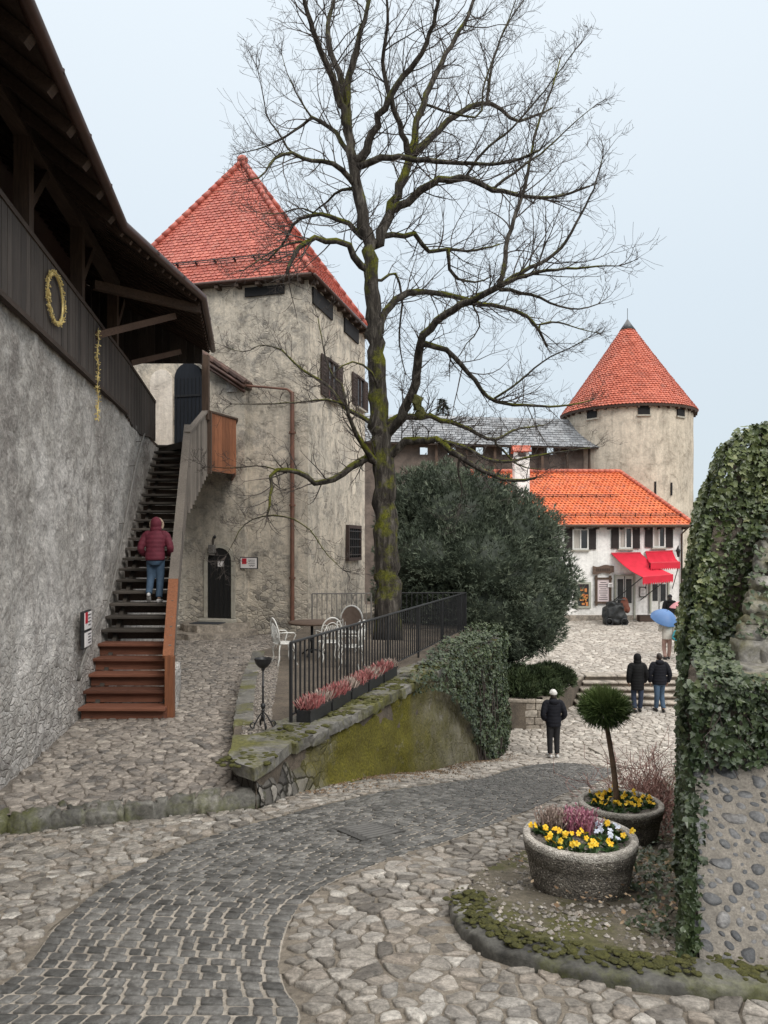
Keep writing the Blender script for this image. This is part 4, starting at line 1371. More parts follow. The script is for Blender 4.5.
    mb.tube(pts, .075, 10)
    for i in range(3):
        for k in range(1, 12): 
            p = pts[i].lerp(pts[i+1], k / 12.0)
            if i == 0 or k % 4 == 0: mb.lathe([(.085, -.02), (.085, .02)], p, 8)
    mb.build('gutter', MT['copper'], g, True, auto=50)
    mb = MB(); mb.box((-4.70, 20.05, 4.15), (.17, .17, 1.7), None, .5); mb.build('end_post', MT['w_post'], g)
    # ornaments hung on the boards
    c = V3((WX(10.4) + .09, 10.4, 3.37))
    s = thing('light_wreath', 'golden oval wreath of string lights hung on the dark parapet boards', 'wreath', c)
    mb = MB(); rg = random.Random(8)
    ring = []
    for k in range(60):
        a = 2 * math.pi * k / 60
        ring.append(c + d * math.cos(a) * .37 + V3((0, 0, 1)) * math.sin(a) * .32)
    mb.tube(ring + [ring[0]], .012, 5)
    mb.build('hoop', MT['iron'], s)
    mb = MB(); mb.tube(ring + [ring[0]], .016, 6)
    for k in range(620):
        a = rg.uniform(0, 2 * math.pi); r = 1 + max(-.1, min(.1, rg.gauss(0, .035)))
        p = c + d * math.cos(a) * .40 * r + V3((0, 0, 1)) * math.sin(a) * .34 * r + n * rg.uniform(-.02, .04)
        v = V3((rg.gauss(0, 1), rg.gauss(0, 1), rg.gauss(0, 1))).normalized()
        mb.box(p, (.022, .008, .008), v.to_track_quat('X', 'Z').to_matrix())
    mb.build('garland', MT['gold'], s)
    c = V3((WX(12.95) + .08, 12.95, 3.65))
    s = thing('tinsel_strand', 'thin golden tinsel strand dangling down the board parapet', 'garland', c)
    mb = MB(); pts = [c + d * (.05 * math.sin(k * .9)) + n * .02 + V3((0, 0, -k * .075)) for k in range(21)]
    mb.tube(pts, .006, 5); mb.build('string', MT['iron'], s)
    mb = MB(); mb.tube(pts, .008, 5)
    for p in pts:
        for _ in range(8):
            v = V3((rg.gauss(0, 1), rg.gauss(0, 1), rg.gauss(0, 1))).normalized()
            mb.box(p + v * .03, (.05, .008, .008), v.to_track_quat('X', 'Z').to_matrix())
    mb.build('tinsel', MT['gold'], s)
    # framed notices and the wall rail
    for (pyc, hh, lab) in ((620.5, .31, 'upper framed notice with a red block on the rubble wall by the stairs'), (639, .27, 'lower framed notice without red on the rubble wall by the stairs')):
        Y = 11.85; c = V3((WX(Y) + .16, Y, (HY - pyc) / F * Y))
        s = thing('wall_notice', lab, 'sign', c)
        Mx = Matrix((d, n, V3((0, 0, 1)))).transposed()
        mb = MB(); mb.box(c, (.52, .05, hh), Mx, None, .01); mb.build('frame', MT['iron'], s)
        mb = MB(); mb.box(c + n * .028 + d * .02, (.44, .01, hh - .05), Mx); mb.build('panel', MT['paper'], s)
        if pyc < 630:
            mb = MB(); mb.box(c + n * .036 - d * .11 + V3((0, 0, .05)), (.14, .008, hh * .55), Mx); mb.build('red_block', MT['signred'], s)
        mb = MB()
        for k in range(4): mb.box(c + n * .036 + d * .09 + V3((0, 0, hh * .28 - k * hh * .17)), (.2 - .05 * (k % 2), .006, .016), Mx)
        mb.build('print', MT['ink'], s)
    pts = [P(70, 676, 11.4), P(73, 668, 11.5)]
    rp = [(11.5, -1.85), (12.2, -1.45), (13.6, -.92), (14.8, .2), (15.9, 1.35), (16.8, 2.15), (17.4, 2.55)]
    s = thing('wall_handrail', 'long thin dark handrail bracketed to the rubble wall beside the stairs', 'handrail', (WX(11.5), 11.5, -1.85))
    pl, _ = resample([V3((WX(y) + .17, y, z)) for y, z in rp], 30)
    mb = MB(); mb.tube(pl, .022, 8); mb.tube([pl[0], pl[0] + V3((0, -.03, -.1)), pl[0] + V3((-.04, .0, -.2))], .03, 8); mb.build('rail', MT['irongrey'], s, True)
    for k in (1, 9, 17, 24, 28):
        mb = MB(); mb.tube([pl[k], pl[k] + V3((-.03, 0, -.07)), pl[k] + V3((-.16, 0, -.08))], .012, 6); mb.build('bracket', MT['irongrey'], s)

def stairs():
    root = thing('wooden_stairs', 'long straight wooden stairs with five reddish new bottom steps along the castle wall', 'stairs', (-3.9, 11.8, -2.72))
    rg = random.Random(6)
    dy = (YB - YA) / NST; dz = (ZB - ZA) / NST
    for i in range(NST):
        y = YA + i * dy; z = ZA + (i + 1) * dz
        xl, xr = WX(y) + .14, stair_right(y)
        new = i < 5
        if new and i < 1: xr += .0
        x0 = xl - .06
        mb = MB()
        mb.box(((x0 + xr) / 2, y + .10, z - .025), (xr - x0, dy + .06 if not new else dy + .05, .05), Matrix.Rotation(rg.uniform(-.004, .004), 3, 'Y'), rg.random(), .008)
        st = mb.build('step', MT['w_newx' if new else 'w_tread'], root)
        if new:
            mb = MB(); mb.box(((x0 + xr) / 2, y + .03 + .02, z - .05 - (dz - .05) / 2 - .002), (xr - x0 - .01, .03, dz - .054), None, rg.random()); mb.build('riser', MT['w_newx'], st)
        else:
            mb = MB(); mb.box(((x0 + xr) / 2, y + dy * .72, z - .05 - (dz - .05) / 2 - .002), (xr - x0 - .01, .03, dz - .07), None, rg.random()); mb.build('riser', MT['w_dark'], st)
    # stringers
    for k, nm in enumerate(('left', 'right')):
        mb = MB()
        for i in range(8):
            ya, yb = YA + .1 + (YB - YA - .1) * i / 8, YA + .1 + (YB - YA - .1) * (i + 1) / 8
            xa = (WX(ya) + .28) if k == 0 else stair_right(ya) - .03
            xb = (WX(yb) + .28) if k == 0 else stair_right(yb) - .03
            mb.beam((xa, ya, stairz(ya) - .13), (xb, yb, stairz(yb) - .13), .07, .26)
        mb.build('stringer', MT['w_tread'], root)
    # board parapet on the open side
    mb = MB()
    y = 12.0
    while y < 18.9:
        w = rg.uniform(.15, .22)
        zt = -1.74 + (y - 12) * (2.53 + 1.74) / 6.3 ; zb = stairz(y) - .42
        x = stair_right(y) + .05
        if y < 13.2: zb = max(zb, stairz(y) - .42)
        mb.box((x, y, (zt + zb) / 2), (.04, w - .004, zt - zb), Matrix.Rotation(.2, 3, 'Z'), rg.random())
        y += w
    mb.build('parapet_boards', MT['w_grey'], root)
    mb = MB()
    pa = V3((stair_right(13.6) + .04, 13.6, -1.74 + 1.6 * 4.27 / 6.3 + .03)); pb = V3((stair_right(18.9) + .04, 18.9, 2.97))
    mb.beam(pa, pb, .17, .06, .4); mb.build('handrail_cap', MT['w_grey'], root)
    mb = MB(); pc = V3((stair_right(12) + .04, 11.95, -1.74 - .02)); mb.beam(pc, pa, .17, .055, .5); mb.build('new_handrail_cap', MT['w_new'], root)
    mb = MB(); mb.box((stair_right(11.95) + .06, 11.93, -2.25), (.13, .12, 1.02), None, .4); mb.build('newel_post', MT['w_new'], root)
    mb = MB(); mb.rock((stair_right(12.6) + .06, 12.7, -2.40), (.10, 1.25, .74), Matrix.Rotation(.16, 3, 'Z'), .03, 6, None, .05, 8); mb.build('plinth', MT['rubble'], root, True)
    # landing with its boarded box
    q = [V3((stair_right(18.5) + .05, 18.5, 0)), P(207, 500, 20.15), P(235.5, 500, 21.4)]
    q[1].z = q[2].z = 0
    land = [V3((WX(20.3) + .1, 20.25, 0)), V3((stair_right(18.6), 18.9, 0)), q[1], q[2], q[2] + V3((-.5, 2.0, 0)), V3((WX(20.3) - 1.2, 24.3, 0))]
    mb = MB(); mb.prism([p + V3((0, 0, 2.44)) for p in land], (0, 0, .17)); mb.build('landing_floor', MT['w_tread'], root)
    mb = MB()
    a, b = q[0], q[1]
    L = (b - a).length; m = 10
    for k in range(m):
        p = a.lerp(b, (k + .5) / m); t = (k + .5) / m
        zt = 2.70 + .86 * t; zb = .72 + 1.15 * t
        ang = math.atan2(b.y - a.y, b.x - a.x)
        mb.box((p.x, p.y, (zt + zb) / 2), (L / m - .004, .04, zt - zb), ang, rg.random())
    mb.build('oblique_boards', MT['w_grey'], root)
    mb = MB(); mb.beam(a + V3((0, 0, 2.73)), b + V3((0, 0, 3.60)), .15, .06, .5); mb.build('oblique_rail', MT['w_grey'], root)
    mb = MB()
    def boards(a, b, zb, zt, m):
        L = (b - a).length; ang = math.atan2(b.y - a.y, b.x - a.x)
        for k in range(m):
            p = a.lerp(b, (k + .5) / m)
            mb.box((p.x, p.y, (zt + zb) / 2), (L / m - .006, .045, zt - zb + rg.uniform(-.01, .01)), ang, rg.random())
    boards(q[1] + V3((.06, .1, 0)), q[2], 1.98, 3.52, 7)
    boards(q[2] + V3((-.02, .04, 0)), q[2] + V3((-.5, 2.0, 0)), 1.98, 3.52, 10)
    mb.build('landing_boards', MT['w_new'], root)
    mb = MB(); mb.box((q[1].x + .05, q[1].y + .02, 2.72), (.13, .13, 1.66), None, .3); mb.build('corner_post', MT['w_post'], root)
    mb = MB(); mb.beam(q[1] + V3((0, 0, 3.55)), q[2] + V3((.02, .03, 3.55)), .12, .05, .3); mb.beam(q[2] + V3((0, .1, 3.552)), q[2] + V3((-.5, 2.0, 3.552)), .12, .05, .3); mb.build('landing_rail', MT['w_post'], root)
# ------------------------------------------------------------------ leaves
def leaf_mesh(name, items, mat, kind='ivy', parent=None, rg=None):
    """items: (point, normal, size, tone)"""
    rg = rg or random.Random(1)
    v = []; f = []; rr = []
    for p, n, s, tone in items:
        n = V3(n).normalized()
        t = V3((rg.gauss(0, 1), rg.gauss(0, 1), rg.gauss(0, 1) - .6))
        t = t - n * t.dot(n)
        if t.length < 1e-4: continue
        t.normalize(); b = n.cross(t)
        base = len(v)
        if kind == 'ivy':
            pr = ((0, 0, 0), (.42, .05, .1), (.5, .42, .05), (.26, .5, .06), (0, 1, -.12), (-.26, .5, .06), (-.5, .42, .05), (-.42, .05, .1), (0, .42, -.03))
            for x, y, z in pr: v.append(p + b * (x * s) + t * ((y - .4) * s) + n * (z * s))
            f += [(base, base+1, base+2, base+8), (base+2, base+3, base+8), (base+3, base+4, base+8), (base+4, base+5, base+8), (base+5, base+6, base+8), (base+6, base+7, base, base+8)]
            rr += [tone] * 9
        else:
            v.append(p - b * (.35 * s)); v.append(p + t * (.5 * s) + n * .1 * s); v.append(p + b * (.35 * s)); v.append(p - t * (.5 * s) + n * .1 * s)
            f.append((base, base+1, base+2, base+3)); rr += [tone] * 4
    return raw_mesh(name, v, f, mat, rr, False, parent)

def patch_items(q, n, dens, size, thick, rg, edge_n=None, tone=(.0, 1.0), clump=1.4):
    """leaves over a four-cornered patch"""
    a, b, c, d = [V3(p) for p in q]
    area = ((b - a).cross(d - a).length + (b - c).cross(d - c).length) / 2
    out = []
    nn = V3(n).normalized()
    for _ in range(int(area * dens)):
        u, w = rg.random(), rg.random()
        p = a.lerp(b, u).lerp(d.lerp(c, u), w)
        cl = mnoise.noise((p.x * clump, p.y * clump, p.z * clump)) 
        cl2 = mnoise.noise((p.x * 4.1, p.y * 4.1, p.z * 4.1))
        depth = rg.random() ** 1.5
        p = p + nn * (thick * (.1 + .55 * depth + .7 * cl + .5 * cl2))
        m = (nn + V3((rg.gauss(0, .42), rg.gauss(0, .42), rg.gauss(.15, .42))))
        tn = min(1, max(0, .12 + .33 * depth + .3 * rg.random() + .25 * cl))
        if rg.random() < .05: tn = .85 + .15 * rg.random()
        out.append((p, m, size * rg.choice((rg.uniform(.35, .8), rg.uniform(.7, 1.2), rg.uniform(.9, 1.55))), tone[0] + (tone[1] - tone[0]) * tn))
    return out

def needle_mass(name, lobes, count, ln, wd, mat, rg, parent=None, upw=.5, kind='sprig', thin=.25, keep=None):
    """sprigs of narrow leaves over lumpy lobes (centre, radii)"""
    v = []; f = []; rr = []
    wts = [l[1][0] * l[1][1] + l[1][1] * l[1][2] + l[1][0] * l[1][2] for l in lobes]
    tot = sum(wts)
    for (c, r), w in zip(lobes, wts):
        c = V3(c)
        for _ in range(int(count * w / tot)):
            d = V3((rg.gauss(0, 1), rg.gauss(0, 1), rg.gauss(0, 1))).normalized()
            k = 1 + .26 * mnoise.noise(d * 2.6 + c) + .16 * mnoise.noise(d * 6 + c)
            e = 1 - thin * rg.random() ** 2
            p = c + V3((d.x * r[0], d.y * r[1], d.z * r[2])) * k * e
            if keep and not keep(p): continue
            inside = False
            for c2, r2 in lobes:
                q = p - V3(c2)
                if (q.x / r2[0])**2 + (q.y / r2[1])**2 + (q.z / r2[2])**2 < .55: inside = True; break
            if inside and rg.random() < .85: continue
            n = V3((d.x / r[0], d.y / r[1], d.z / r[2])).normalized()
            ax = (n * .75 + V3((rg.gauss(0, .35), rg.gauss(0, .35), upw + rg.gauss(0, .3)))).normalized()
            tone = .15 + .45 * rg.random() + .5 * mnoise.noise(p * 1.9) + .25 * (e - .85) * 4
            tone = min(1, max(0, tone))
            L = ln * rg.uniform(.6, 1.35)
            nb = 5
            sd = ax.orthogonal().normalized(); ot = ax.cross(sd)
            for k2 in range(nb):
                a = 2 * math.pi * (k2 / nb + rg.random() * .1)
                rad = sd * math.cos(a) + ot * math.sin(a)
                dirv = (ax + rad * rg.uniform(.25, .8)).normalized()
                b0 = len(v)
                sw = dirv.cross(V3((rg.gauss(0, 1), rg.gauss(0, 1), rg.gauss(0, 1)))).normalized() * wd * .5
                s0 = p + ax * L * .12 * k2
                v.append(s0 - sw); v.append(s0 + sw); v.append(s0 + dirv * L * .62 + sw * .9); v.append(s0 + dirv * L)
                v.append(s0 + dirv * L * .62 - sw * .9)
                f.append((b0, b0+1, b0+2, b0+3, b0+4))
                rr += [tone] * 5
    return raw_mesh(name, v, f, mat, rr, False, parent)

# ------------------------------------------------------------------ retaining wall, fence, ivy
def retaining_wall():
    root = thing('retaining_wall', 'low mossy stone retaining wall under the black iron fence', 'wall', (-.5, 10.5, -3.2))
    top, L = resample(WALLTOP[1:], 60)
    mb = MB(); vs = []; fs = []; nz = 16
    for j in range(nz + 1):
        for i, p in enumerate(top):
            t = top[min(i+1, 59)] - top[max(i-1, 0)]
            nr = V3((t.y, -t.x, 0)).normalized()
            zb = -6.0 if False else G(p.x, p.y) - .4
            z = PLZ - .10 + (zb - PLZ + .10) * j / nz
            k = .16 * j / nz + mnoise.noise((p.x * 2.2, p.y * 2.2, z * 2.5)) * .08 + mnoise.noise((p.x * 6, p.y * 6, z * 6)) * .05
            q = p + nr * k
            vs.append((q.x, q.y, z))
    for j in range(nz):
        for i in range(59):
            a = j * 60 + i
            fs.append((a, a + 1, a + 61, a + 60))
    mb.add(vs, fs)
    # return on the terrace side
    a, b = WALLTOP[1], WALLTOP[0]
    mb.add([a + V3((0, 0, PLZ - .1)), b + V3((0, 0, PLZ - .1)), b + V3((0, 0, -3.4)), a + V3((0, 0, -3.4))], [(0, 1, 2, 3)])
    mb.build('wall_face', MT['mossy'], root, True)
    # coping: thick irregular flags
    mb = MB(); rg = random.Random(12)
    cps, _ = resample([V3((-1.15, 9.25, 0))] + WALLTOP[3:], 16)
    for i in range(15):
        a, b = cps[i], cps[i + 1]
        t = (b - a).normalized(); inn = V3((-t.y, t.x, 0))
        wd = .62 + rg.uniform(-.08, .08)
        for q_ in range(2):
            a2, b2 = a.lerp(b, q_ * .5), a.lerp(b, q_ * .5 + .5)
            c_ = (a2 + b2) / 2 + inn * (wd / 2 - .05 + rg.uniform(-.03, .03)) + V3((0, 0, PLZ - .045 + rg.uniform(-.015, .012)))
            mb.rock(c_, ((b2 - a2).length + .05, wd + .12, .14), Matrix.Rotation(math.atan2(t.y, t.x), 3, 'Z'), .035, 6, rg.random(), .06, 6)
    tip = [V3((-1.80, 8.95, 0)), V3((-1.79, 8.70, 0)), V3((-1.62, 8.33, 0)), V3((-1.38, 8.10, 0)), V3((-1.24, 8.55, 0)), V3((-1.10, 9.30, 0)), V3((-1.55, 9.55, 0)), V3((-1.9, 9.55, 0))]
    tipb = MB(); tipb.prism([p + V3((0, 0, PLZ - .1)) for p in tip], V3((0, 0, .135)), .6)
    mb.add([V3(v) for v in tipb.v], tipb.f, .6)
    lp, _ = resample([(x + .12, y, PLZ - .045) for x, y in PLATL[1:]], 11)
    for i in range(10):
        a, b = lp[i], lp[i + 1]
        mb.rock((a + b) / 2, ((b - a).length + .02, .26, .13), Matrix.Rotation(math.atan2(b.y - a.y, b.x - a.x), 3, 'Z'), .02, 6, rg.random(), .05, 4)
    mb.build('coping', MT['coping'], root, True, auto=45)
    # moss cushions along the coping edge
    v = MB(); rg = random.Random(3)
    for k in range(900):
        i = rg.randrange(0, 48); p = top[i].lerp(top[i + 1], rg.random())
        t = (top[i+1] - top[i]).normalized(); inn = V3((-t.y, t.x, 0))
        o = rg.uniform(-.06, .48) ** 1
        if mnoise.noise((p.x * 1.5, p.y * 1.5, 7)) < -.15: continue
        r = rg.uniform(.012, .045)
        v.ball(p + inn * o + V3((0, 0, PLZ + .022)), (r * 1.5, r * 1.5, r * .55), 6, rg.random())
    v.build('moss_cushions', MT['moss'], root, True)
    # ivy over the far half
    iv = thing('wall_ivy', 'dense ivy spilling over the far end of the mossy retaining wall', 'ivy', (1.5, 16, -4.4))
    rg = random.Random(21); it = []
    for i in range(24, 59):
        p, q = top[i], top[i + 1]
        t = (q - p).normalized(); nr = V3((t.y, -t.x, 0)); inn = -nr
        cov = sstep(24, 42, i)
        zb1, zb2 = G(p.x, p.y), G(q.x, q.y)
        low = PLZ + (zb1 - PLZ) * (.12 + .98 * sstep(25, 50, i))
        low2 = PLZ + (zb2 - PLZ) * (.12 + .98 * sstep(25, 50, i + 1))
        o = nr * .12
        dn = 480 * (.45 + .55 * cov)
        it += patch_items([p + o + V3((0, 0, PLZ + .1)), q + o + V3((0, 0, PLZ + .1)), q + o * 1.6 + V3((0, 0, low2)), p + o * 1.6 + V3((0, 0, low))], nr + V3((0, 0, .25)), dn * 2.2, .058, .2, rg)
        w = .15 + .55 * cov
        it += patch_items([p + o + V3((0, 0, PLZ + .08)), q + o + V3((0, 0, PLZ + .08)), q + inn * w + V3((0, 0, PLZ + .06 + .1 * cov)), p + inn * w + V3((0, 0, PLZ + .06 + .1 * cov))], (nr.x * .4, nr.y * .4, 1), 700 * cov + 120, .056, .18 * cov + .04, rg)
    e = top[59]
    it += patch_items([e + V3((.2, .2, PLZ + .1)), e + V3((-.5, 1.2, PLZ + .1)), e + V3((-.5, 1.2, -5.2)), e + V3((.3, .2, -5.2))], (.8, .5, .2), 900, .058, .22, rg)
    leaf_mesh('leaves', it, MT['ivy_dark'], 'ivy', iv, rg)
    mb = MB()
    for k in range(26):
        i = rg.randrange(42, 58); p = top[i]
        t = (top[i+1] - p).normalized(); nr = V3((t.y, -t.x, 0))
        zb = G(p.x, p.y)
        pts = [p + nr * (.12 + .1 * s) + V3((rg.uniform(-.1, .1), rg.uniform(-.1, .1), zb + (PLZ - zb) * (1 - s))) for s in (1, .7, .4, 0)]
        mb.tube(pts, [.018, .014, .012, .006], 5)
    mb.build('stems', MT['twig'], iv)

def iron_fence(name, label, A, B, z, h, spacing, mat, group=None, bar=.011, post_every=14):
    root = thing(name, label, 'fence', (A.x, A.y, z), 0, group)
    d = (B - A); L = d.length; d.normalize()
    n = int(L / spacing)
    M = Matrix.Rotation(math.atan2(d.y, d.x), 3, 'Z')
    up = V3((0, 0, 1))
    for nm, zz, w, t in (('top_rail', h, .05, .03), ('bottom_rail', .11, .035, .02)):
        mb = MB(); mb.box(A + d * (L / 2) + up * (z + zz), (L, w, t), M, None, .006); mb.build(nm, MT[mat], root)
    proto = None
    for k in range(n + 1):
        p = A + d * (L * k / n)
        post = k % post_every == 0 or k == n
        mb = MB()
        if post: mb.box(p + up * (z + (h + .02) / 2 - .02), (.04, .04, h + .02), M, None, .005); mb.build('post', MT[mat], root)
        else:
            if proto is None:
                mb.box(p + up * (z + (h + .11) / 2), (bar * 2, bar * 2, h - .13), M)
                proto = mb.build('baluster', MT[mat], root); pk = p
            else:
                c = proto.copy(); COL.objects.link(c); c.parent = root; c.location = p - pk
    return root

def flower_boxes():
    d = (FB - FA).normalized(); nr = V3((d.y, -d.x, 0))
    M = Matrix.Rotation(math.atan2(d.y, d.x), 3, 'Z')
    rg = random.Random(31)
    labs = ['nearest', 'second', 'middle', 'fourth', 'farthest']
    for i in range(5):
        c = FA + d * (.42 + i * .80) + nr * .16; c.z = PLZ + .02
        bx = thing('flower_trough', 'dark heather trough, %s of the five along the black fence' % labs[i], 'flower box', c, 0, 'flower troughs along the fence')
        mb = MB()
        mb.box(c + V3((0, 0, .02)), (.72, .19, .03), M)
        for s in (-1, 1):
            mb.box(c + nr * s * .095 + V3((0, 0, .095)), (.74, .018, .17), M, None, .004)
            mb.box(c + d * s * .362 + V3((0, 0, .094)), (.018, .17, .165), M)
        mb.box(c + nr * .107 + V3((0, 0, .17)), (.76, .02, .03), M)
        mb.build('trough', MT['iron'], bx)
        mb = MB(); mb.box(c + V3((0, 0, .125)), (.70, .165, .03), M); mb.build('soil', MT['earth'], bx)
        for k in range(3):
            kind = 'heather_w' if (i * 3 + k) % 4 == 2 else 'heather_r'
            pc = c + d * ((k - 1) * .235) + V3((0, 0, .14))
            v = []; f = []; rr = []
            for _ in range(150):
                a = rg.uniform(0, 6.283); r = rg.random() ** .6
                dirv = V3((math.cos(a) * r * .75, math.sin(a) * r * .75, 1)).normalized()
                L = rg.uniform(.12, .24)
                p = pc + V3((rg.gauss(0, .05), rg.gauss(0, .04), 0))
                sw = dirv.cross(V3((rg.gauss(0, 1), rg.gauss(0, 1), .3))).normalized() * .0085
                b = len(v); tn = rg.random()
                for s_, ww in ((.25, .5), (.6, 1.2), (.85, 1)):
                    v.append(p + dirv * L * s_ - sw * ww); v.append(p + dirv * L * s_ + sw * ww); rr += [tn * .6 + .4 * s_] * 2
                v.append(p + dirv * L); rr.append(tn)
                f += [(b, b+1, b+3, b+2), (b+2, b+3, b+5, b+4), (b+4, b+5, b+6)]
            o = raw_mesh('heather_plant', v, f, MT[kind], rr, False)
            tag(o, '%s heather, %s plant in the %s fence trough' % ('pale grey' if kind == 'heather_w' else 'rosy red', ('near', 'middle', 'far')[k], labs[i]), 'heather', 'heather plants in the fence troughs')

# ------------------------------------------------------------------ the bare lime tree
TY = 16.2
LIMBS = [  # (photo trace of the limb, radius at start, radius at end, depth run)
 ('trunk', [(388, 640), (388, 600), (386, 540), (384, 470), (379, 420), (376, 350), (372, 290), (370, 255), (366, 230), (361, 208), (353, 164), (348, 126), (348, 82), (358, 44), (369, 0), (374, -40), (382, -80)], .31, .055, 0),
 (0, [(350, 135), (334, 82), (320, 49), (307, 11), (300, -25), (292, -50)], .10, .03, -1.2),
 (0, [(348, 110), (338, 70), (329, 45), (328, 22), (334, 0), (338, -30)], .09, .03, 1.2),
 (0, [(379, 245), (382, 230), (394, 202), (410, 158), (421, 109), (443, 60), (470, 11), (478, -25)], .125, .03, 1.5),
 (3, [(410, 158), (400, 126), (386, 82), (383, 55), (388, 20), (384, -20)], .08, .02, -1.5),
 (0, [(364, 155), (378, 120), (399, 82), (421, 55), (435, 16), (442, -20)], .11, .03, -1.6),
 (3, [(410, 158), (438, 131), (465, 109), (492, 104), (514, 120), (530, 118), (552, 108)], .10, .02, 2.0),
 (0, [(361, 166), (388, 157), (421, 160), (460, 163), (492, 164), (514, 161), (540, 150)], .085, .02, -2.2),
 (3, [(388, 212), (410, 200), (432, 183), (465, 178), (492, 189), (531, 197), (560, 196), (590, 186)], .105, .02, -1.0),
 (0, [(372, 250), (382, 236), (400, 236), (416, 235), (427, 251), (449, 249), (471, 251), (500, 244)], .08, .018, 2.6),
 (9, [(449, 250), (449, 268), (458, 279), (478, 282), (492, 276)], .05, .015, .5),
 (0, [(386, 436), (405, 410), (416, 378), (421, 342), (440, 318), (465, 304), (498, 287)], .125, .06, -2.4),
 (11, [(498, 287), (518, 278), (550, 270), (582, 268), (600, 266), (618, 266)], .05, .010, -.8),
 (11, [(498, 287), (503, 273), (509, 235), (525, 186), (536, 131), (552, 88), (560, 60)], .05, .012, .8),
 (11, [(498, 287), (515, 276), (558, 251), (582, 212), (594, 188), (602, 160)], .05, .010, -.4),
 (11, [(495, 290), (509, 290), (535, 296), (558, 306), (580, 309), (598, 304)], .045, .010, .3),
 (0, [(379, 335), (383, 317), (394, 301), (416, 292), (443, 294), (471, 301), (498, 307), (520, 312), (536, 326), (547, 347)], .10, .03, 2.2),
 (16, [(536, 326), (556, 322), (580, 329), (598, 333)], .03, .009, .6),
 (11, [(421, 342), (449, 353), (471, 375), (492, 400), (536, 406), (570, 405), (592, 400)], .07, .014, 1.6),
 (18, [(492, 400), (515, 385), (545, 360), (570, 348), (588, 338)], .03, .009, -.8),
 (0, [(386, 425), (400, 417), (416, 416), (438, 419), (465, 427), (492, 440), (515, 430), (545, 425)], .09, .018, 2.8),
 (20, [(492, 440), (505, 452), (520, 466), (545, 470)], .035, .01, .2),
 (0, [(388, 458), (400, 446), (416, 440), (438, 441), (460, 457), (487, 473), (514, 481), (535, 478)], .11, .025, -1.8),
 (22, [(438, 441), (462, 446), (485, 458), (505, 462), (540, 455), (590, 448)], .05, .012, 1.0),
 (22, [(460, 457), (458, 472), (462, 490), (460, 503)], .03, .008, .2),
 (0, [(384, 470), (378, 462), (361, 460), (339, 476), (318, 484), (301, 473), (274, 471), (271, 495), (267, 516)], .10, .022, -1.8),
 (25, [(267, 515), (290, 518), (310, 530), (325, 552), (343, 570)], .018, .006, -.3),
 (25, [(267, 515), (245, 524), (232, 545), (226, 556)], .016, .005, -.3),
 (25, [(290, 474), (262, 466), (235, 468), (205, 467)], .018, .006, .5),
 (0, [(381, 470), (375, 462), (362, 444), (352, 425), (346, 405)], .09, .03, -1.2),
 (29, [(346, 405), (325, 400), (300, 402), (270, 404), (232, 404)], .028, .007, -.5),
 (29, [(346, 405), (342, 385), (330, 372), (322, 340), (318, 318)], .03, .008, .5),
 (0, [(377, 428), (367, 419), (345, 408), (328, 386), (301, 369), (282, 350)], .06, .02, 1.0),
 (32, [(282, 350), (262, 345), (245, 352), (228, 348)], .018, .006, .4),
 (0, [(367, 272), (358, 262), (348, 246), (328, 240), (307, 241), (293, 257), (287, 273)], .09, .035, -1.5),
 (34, [(307, 241), (285, 245), (262, 258), (244, 270)], .03, .008, -.5),
 (0, [(364, 240), (358, 232), (339, 219), (318, 215), (296, 221), (285, 241), (268, 260)], .075, .02, 1.5),
 (36, [(318, 215), (300, 208), (278, 214), (256, 212)], .025, .007, .6),
 (0, [(356, 185), (347, 175), (334, 164), (312, 161), (290, 153), (274, 159), (263, 175), (250, 180)], .07, .012, -1.7),
 (0, [(350, 155), (342, 142), (328, 126), (312, 118), (301, 126), (285, 137), (262, 148), (246, 152)], .065, .010, 1.6),
 (38, [(290, 153), (280, 135), (268, 118), (262, 90), (258, 70)], .025, .007, -.5),
 (39, [(312, 118), (300, 100), (288, 75), (282, 55)], .025, .007, .4),
 (0, [(360, 200), (353, 189), (339, 191), (323, 205), (312, 214)], .05, .015, .8),
 (0, [(380, 400), (372, 372), (352, 362), (335, 372)], .04, .012, -.9),
 (8, [(492, 189), (515, 172), (545, 150), (575, 122), (592, 108)], .035, .008, .5),
 (6, [(487, 104), (492, 66), (503, 33), (520, 5), (540, -20)], .04, .010, .3),
 (3, [(476, 117), (484, 85), (498, 45), (514, 5), (520, -25)], .03, .010, .6),
 (8, [(465, 178), (485, 150), (510, 130), (545, 90), (575, 50)], .035, .009, -.6),
 (0, [(383, 280), (395, 272), (402, 300), (399, 340), (405, 372)], .035, .012, 1.2),
 (16, [(471, 301), (480, 325), (466, 345), (455, 362)], .025, .008, .2),
]
